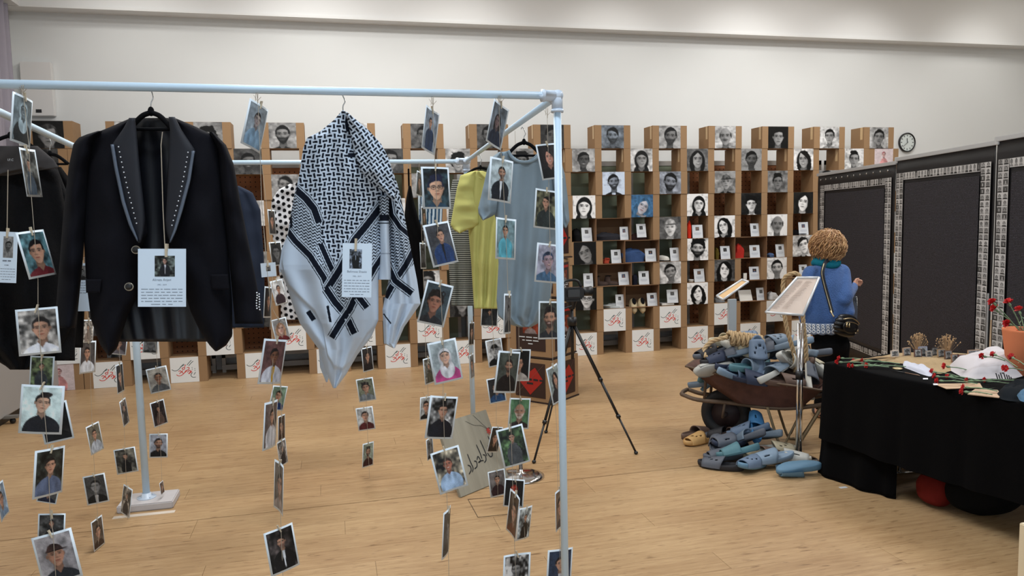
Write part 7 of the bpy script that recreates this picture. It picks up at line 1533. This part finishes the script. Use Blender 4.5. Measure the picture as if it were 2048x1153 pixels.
o = env('envelope', 'brown envelope at the table edge, left one', 'envelope', [(1868, 769), (1893, 779), (1926, 778), (1965, 777), (1960, 768)], .003, (.74, .62, .50)); adopt(MB().tube([onz(1880, 772, TZ + .012), onz(1915, 773, TZ + .012), onz(1950, 769, TZ + .012)], .0008, 4).build('flap_seam', mat('seam_brown', (.5, .4, .3), .8)), o)
o = env('envelope', 'brown envelope at the table edge, nearest one', 'envelope', [(1935, 790), (1950, 780), (1995, 782), (2004, 792), (1998, 797)], .004, (.75, .63, .52)); adopt(MB().tube([onz(1950, 786, TZ + .013), onz(1972, 789, TZ + .013), onz(1998, 786, TZ + .013)], .0008, 4).build('flap_seam', MATS['seam_brown']), o)
env('paper_slip', 'tiny white paper slip left of the front bunch', 'paper', [(1846, 757), (1846, 759.5), (1856, 759.5), (1856, 757)], .001, (.88, .88, .90))
env('paper_slip', 'tiny white paper slip at the tip of the brown envelope', 'paper', [(1866, 768), (1867, 771), (1876, 771), (1875, 768)], .001, (.88, .87, .88), TZ + .012)
cmp_ = empty('compass', onz(1795, 739, TZ + .008), 'round brass medallion beside the pen', 'medallion'); MB().lathe([(.026, 0), (.028, .004), (.026, .008), (.022, .006)], n=28).build('brass_rim', GOLD, cmp_, True); MB().lathe([(.021, .0062), (.021, .007)], n=28).build('face', mat('medal_face', (.6, .55, .42), .4), cmp_)
pn = empty('pen', onz(1810, 746, TZ + .012), 'thin bronze pen lying on the black cloth', 'pen'); adopt(MB().tube([onz(1783, 741, TZ + .012), onz(1810, 746, TZ + .012)], .0035, 8).build('pen_cap', BLACKP, None, True), pn); adopt(MB().tube([onz(1810, 746, TZ + .012), onz(1836, 751, TZ + .012), onz(1840, 752, TZ + .012)], [.003, .003, .001], 8).build('pen_barrel', mat('bronze', (.6, .48, .4), .35, .6), None, True), pn)
# small frames
FRM = [(1790, 714, 8, 9, (.86, .80, .74), 'white frame leftmost on the burlap'), (1814, 713, 8, 12, (.72, .60, .50), 'wooden frame second on the burlap'), (1836, 716, 6, 12, (.40, .28, .24), 'dark frame third from left on the burlap'), (1846, 714, 7, 14, (.62, .64, .72), 'bluish-grey photo under the left dried flowers'), (1858, 715, 5, 9, (.72, .68, .64), 'tiny pale photo between grey photo and oval face'), (1870, 713, 6, 12, (.20, .18, .18), 'black photo of a pale face'), (1883, 716, 7, 12, (.66, .55, .42), 'tan card behind the right dried flowers'), (1897, 720, 7, 13, (.42, .30, .22), 'brown frame below the right dried flowers'), (1910, 726, 6, 12, (.60, .46, .36), 'light brown small frame at centre'), (1924, 727, 6, 12, (.36, .20, .17), 'dark red-brown frame at centre right'), (1934, 728, 5, 11, (.50, .32, .26), 'narrow brown frame near the shirt'), (1948, 722, 10, 15, (.72, .58, .46), 'largest wooden frame leaning by the white shirt')]
for i, (x, y, hw, h_, rgb, lb) in enumerate(FRM):
    p = onz(x, y, TZ + .03); D_ = depth_of(p); k = D_ / F_; e = empty('picture_frame', p, 'small ' + lb, 'frame', 'small photo frames on the burlap', rz=random.uniform(-.3, .15)); w_, hh = hw * k * 1.25, h_ * k * 1.45
    m = MB(); t_ = .005
    for bx in ((-w_, w_, 0, t_), (-w_, w_, hh - t_, hh), (-w_, -w_ + t_, 0, hh), (w_ - t_, w_, 0, hh)): m.box(bx[0], bx[1], -.004, .004, bx[2], bx[3])
    m.build('frame', mat('frame_%d' % i, rgb, .6), e).rotation_euler = (-.12, 0, 0)
    im = portrait(12, 14, .8, 700 + i, bw=.9, bg=(.7, .68, .65), s=.5); me = print_mesh(im, 2 * w_ - .006, hh - .006, 0); q = link('photo_print', me, e, False, PRINT); q.location = (0, .0, hh / 2); q.rotation_euler = (-.12, 0, 0)
    MB().box(-.003, .003, .004, .03, 0, hh * .7).build('prop', mat('frame_%d' % i, rgb), e)
DRY = mat('dried_flower', (.72, .60, .46), .95, nscale=30, namt=.3)
for (x, y, r_, lb) in ((1842, 712, .05, 'bunch of dried tan flowers, left one behind the frames'), (1902, 716, .06, 'bunch of dried tan flowers, right one behind the frames')):
    p = onz(x, y, TZ + .03) + A_([.03, .06, 0]); e = empty('dried_flowers', p, lb, 'flowers'); rg = random.Random(int(x)); m = MB(); m2 = MB()
    for k in range(80):
        a = rg.uniform(0, 2 * PI); q = rg.uniform(.1, 1.15); tp_ = A_([r_ * 1.3 * q * math.cos(a), r_ * q * math.sin(a), .02 + .085 * math.sqrt(max(0, 1.4 - q * q)) + rg.uniform(-.01, .02)]); m.tube([A_([0, 0, .0]) + tp_ * .1, tp_], .0005, 3); m2.ball(tp_, rg.uniform(.002, .0045), .003, rg.uniform(.003, .006), 5, 4)
    m.build('stems', DRY, e)['kind'] = 'stuff'; m2.build('blossoms', DRY, e, True)['kind'] = 'stuff'
# terracotta pot with carnations
pp = onz(2043, 748, TZ + .006); pot = empty('flower_pot', pp, 'terracotta pot with red carnations at the right border', 'pot'); POTM = mat('terracotta', (.82, .49, .34), .85, nscale=10, namt=.06)
kk = depth_of(pp) / F_; MB().lathe([(.072, 0), (.095, .18), (.104, .25), (.104, .262), (.094, .262), (.09, .235), (.0, .23)], n=36).build('pot_body', POTM, pot, True)
for i, (x, y, lb) in enumerate(((1987, 606, 'red carnation highest and leftmost in the pot'), (1990, 619, 'red carnation just under the leftmost one in the pot'), (2018, 606, 'red carnation at top centre of the pot'), (2039, 622, 'red carnation at the right border above the pot'), (2017, 648, 'red carnation drooping lowest from the pot'), (2046, 664, 'dark red carnation tucked in the pot rim'))):
    a = at(x, y, depth_of(pp) - .02 + .04 * (i % 2)); carn3(a, pp + A_([0.01 * (i - 2), 0, .245]), lb, i, 1.25, 'red carnations standing in the terracotta pot')
# dark bag at right on the table
heap('dark_bag', 'dark bag with blue cloth at the right border on the table', 'bag', [(1992, 790), (2010, 778), (2040, 768), (2070, 768), (2075, 800), (2040, 804), (2005, 800)], TZ + .006, .05, (.07, .09, .11), 9)
heap('blue_cloth', 'bit of blue patterned cloth at the right border', 'cloth', [(2034, 792), (2046, 782), (2062, 784), (2062, 803), (2042, 803)], TZ + .05, .02, (.30, .42, .52), 10)
# things under the table
def blob(name, label, cat, c0_, r3, rgb, seed, m_=None):
    rng = np.random.RandomState(seed); n_, K = 20, 30; th = np.linspace(0, PI, n_)[:, None]; ph = np.linspace(0, 2 * PI, K)[None]; w1 = wavy((n_, K), (4, 7), rng); w1[:, -1] = w1[:, 0]; rr_ = 1 + .45 * (w1 - .5)
    X = r3[0] * np.sin(th) * np.cos(ph) * rr_; Y = r3[1] * np.sin(th) * np.sin(ph) * rr_; Z = r3[2] * np.cos(th) * np.ones_like(ph); Z = np.maximum(Z * 1.0, -r3[2] * .96)
    o = link(name, gridmesh(np.stack([X, Y, Z], -1)[::-1]), None, True, m_ or mat(name + '_fab', rgb, .85, nscale=10, namt=.2, bump=.2, bscale=50)); o.location = (c0_[0], c0_[1], r3[2]); return tag(o, label, cat)
g0 = onz(1875, 1015); blob('red_bag', 'dark red cloth bag on the floor under the table', 'bag', (g0[0] + .02, g0[1] + .02), (.10, .12, .105), (.42, .12, .10), 5)
g1_ = onz(1965, 1050); blob('black_backpack', 'large black bag on the floor under the table', 'bag', (g1_[0] + .13, g1_[1] + .12), (.19, .15, .13), (.045, .05, .06), 6)
# pale box at the lower right border
p = at(2038, 1046, 3.0); bx_ = empty('pale_box', (p[0] + .2, p[1] + .2, 0), 'edge of a pale cream box at the lower right corner', 'box')
MB().box(-.2, .2, -.6, -.2, 0, p[2]).build('box_body', mat('cream_board', (.86, .80, .68), .6), bx_, bevel=.004)
# chrome stand and trolley at the left border
p = onz(-2, 822); st_ = empty('sign_stand', (p[0], p[1], 0), 'chrome round stand base at the far left border', 'stand'); MB().lathe([(.15, 0), (.155, .008), (.1, .022), (.02, .03), (.015, .05), (.015, 1.2)], n=36).build('round_base', CHROME, st_, True)
p = onz(-30, 852); tl2 = empty('trolley', (p[0], p[1], 0), 'low dark trolley bar with castors at the far left border', 'trolley'); MB().box(-.2, .27, -.03, .03, .05, .075).build('trolley_bar', mat('trolley_grey', (.45, .44, .42), .5), tl2, bevel=.003)
for q in (-.1, .22): MB().lathe([(.022, -.012), (.025, 0), (.022, .012)], (q, 0, .026), 14, 'y').build('castor', BLACKP, tl2, True)
e = MB().box(0, .05, 0, .025, 0, .0008).build('paper_scrap', WHITE); e.location = onz(1682, 978); tag(e, 'tiny white paper scrap on the floor by the table cloth', 'paper')
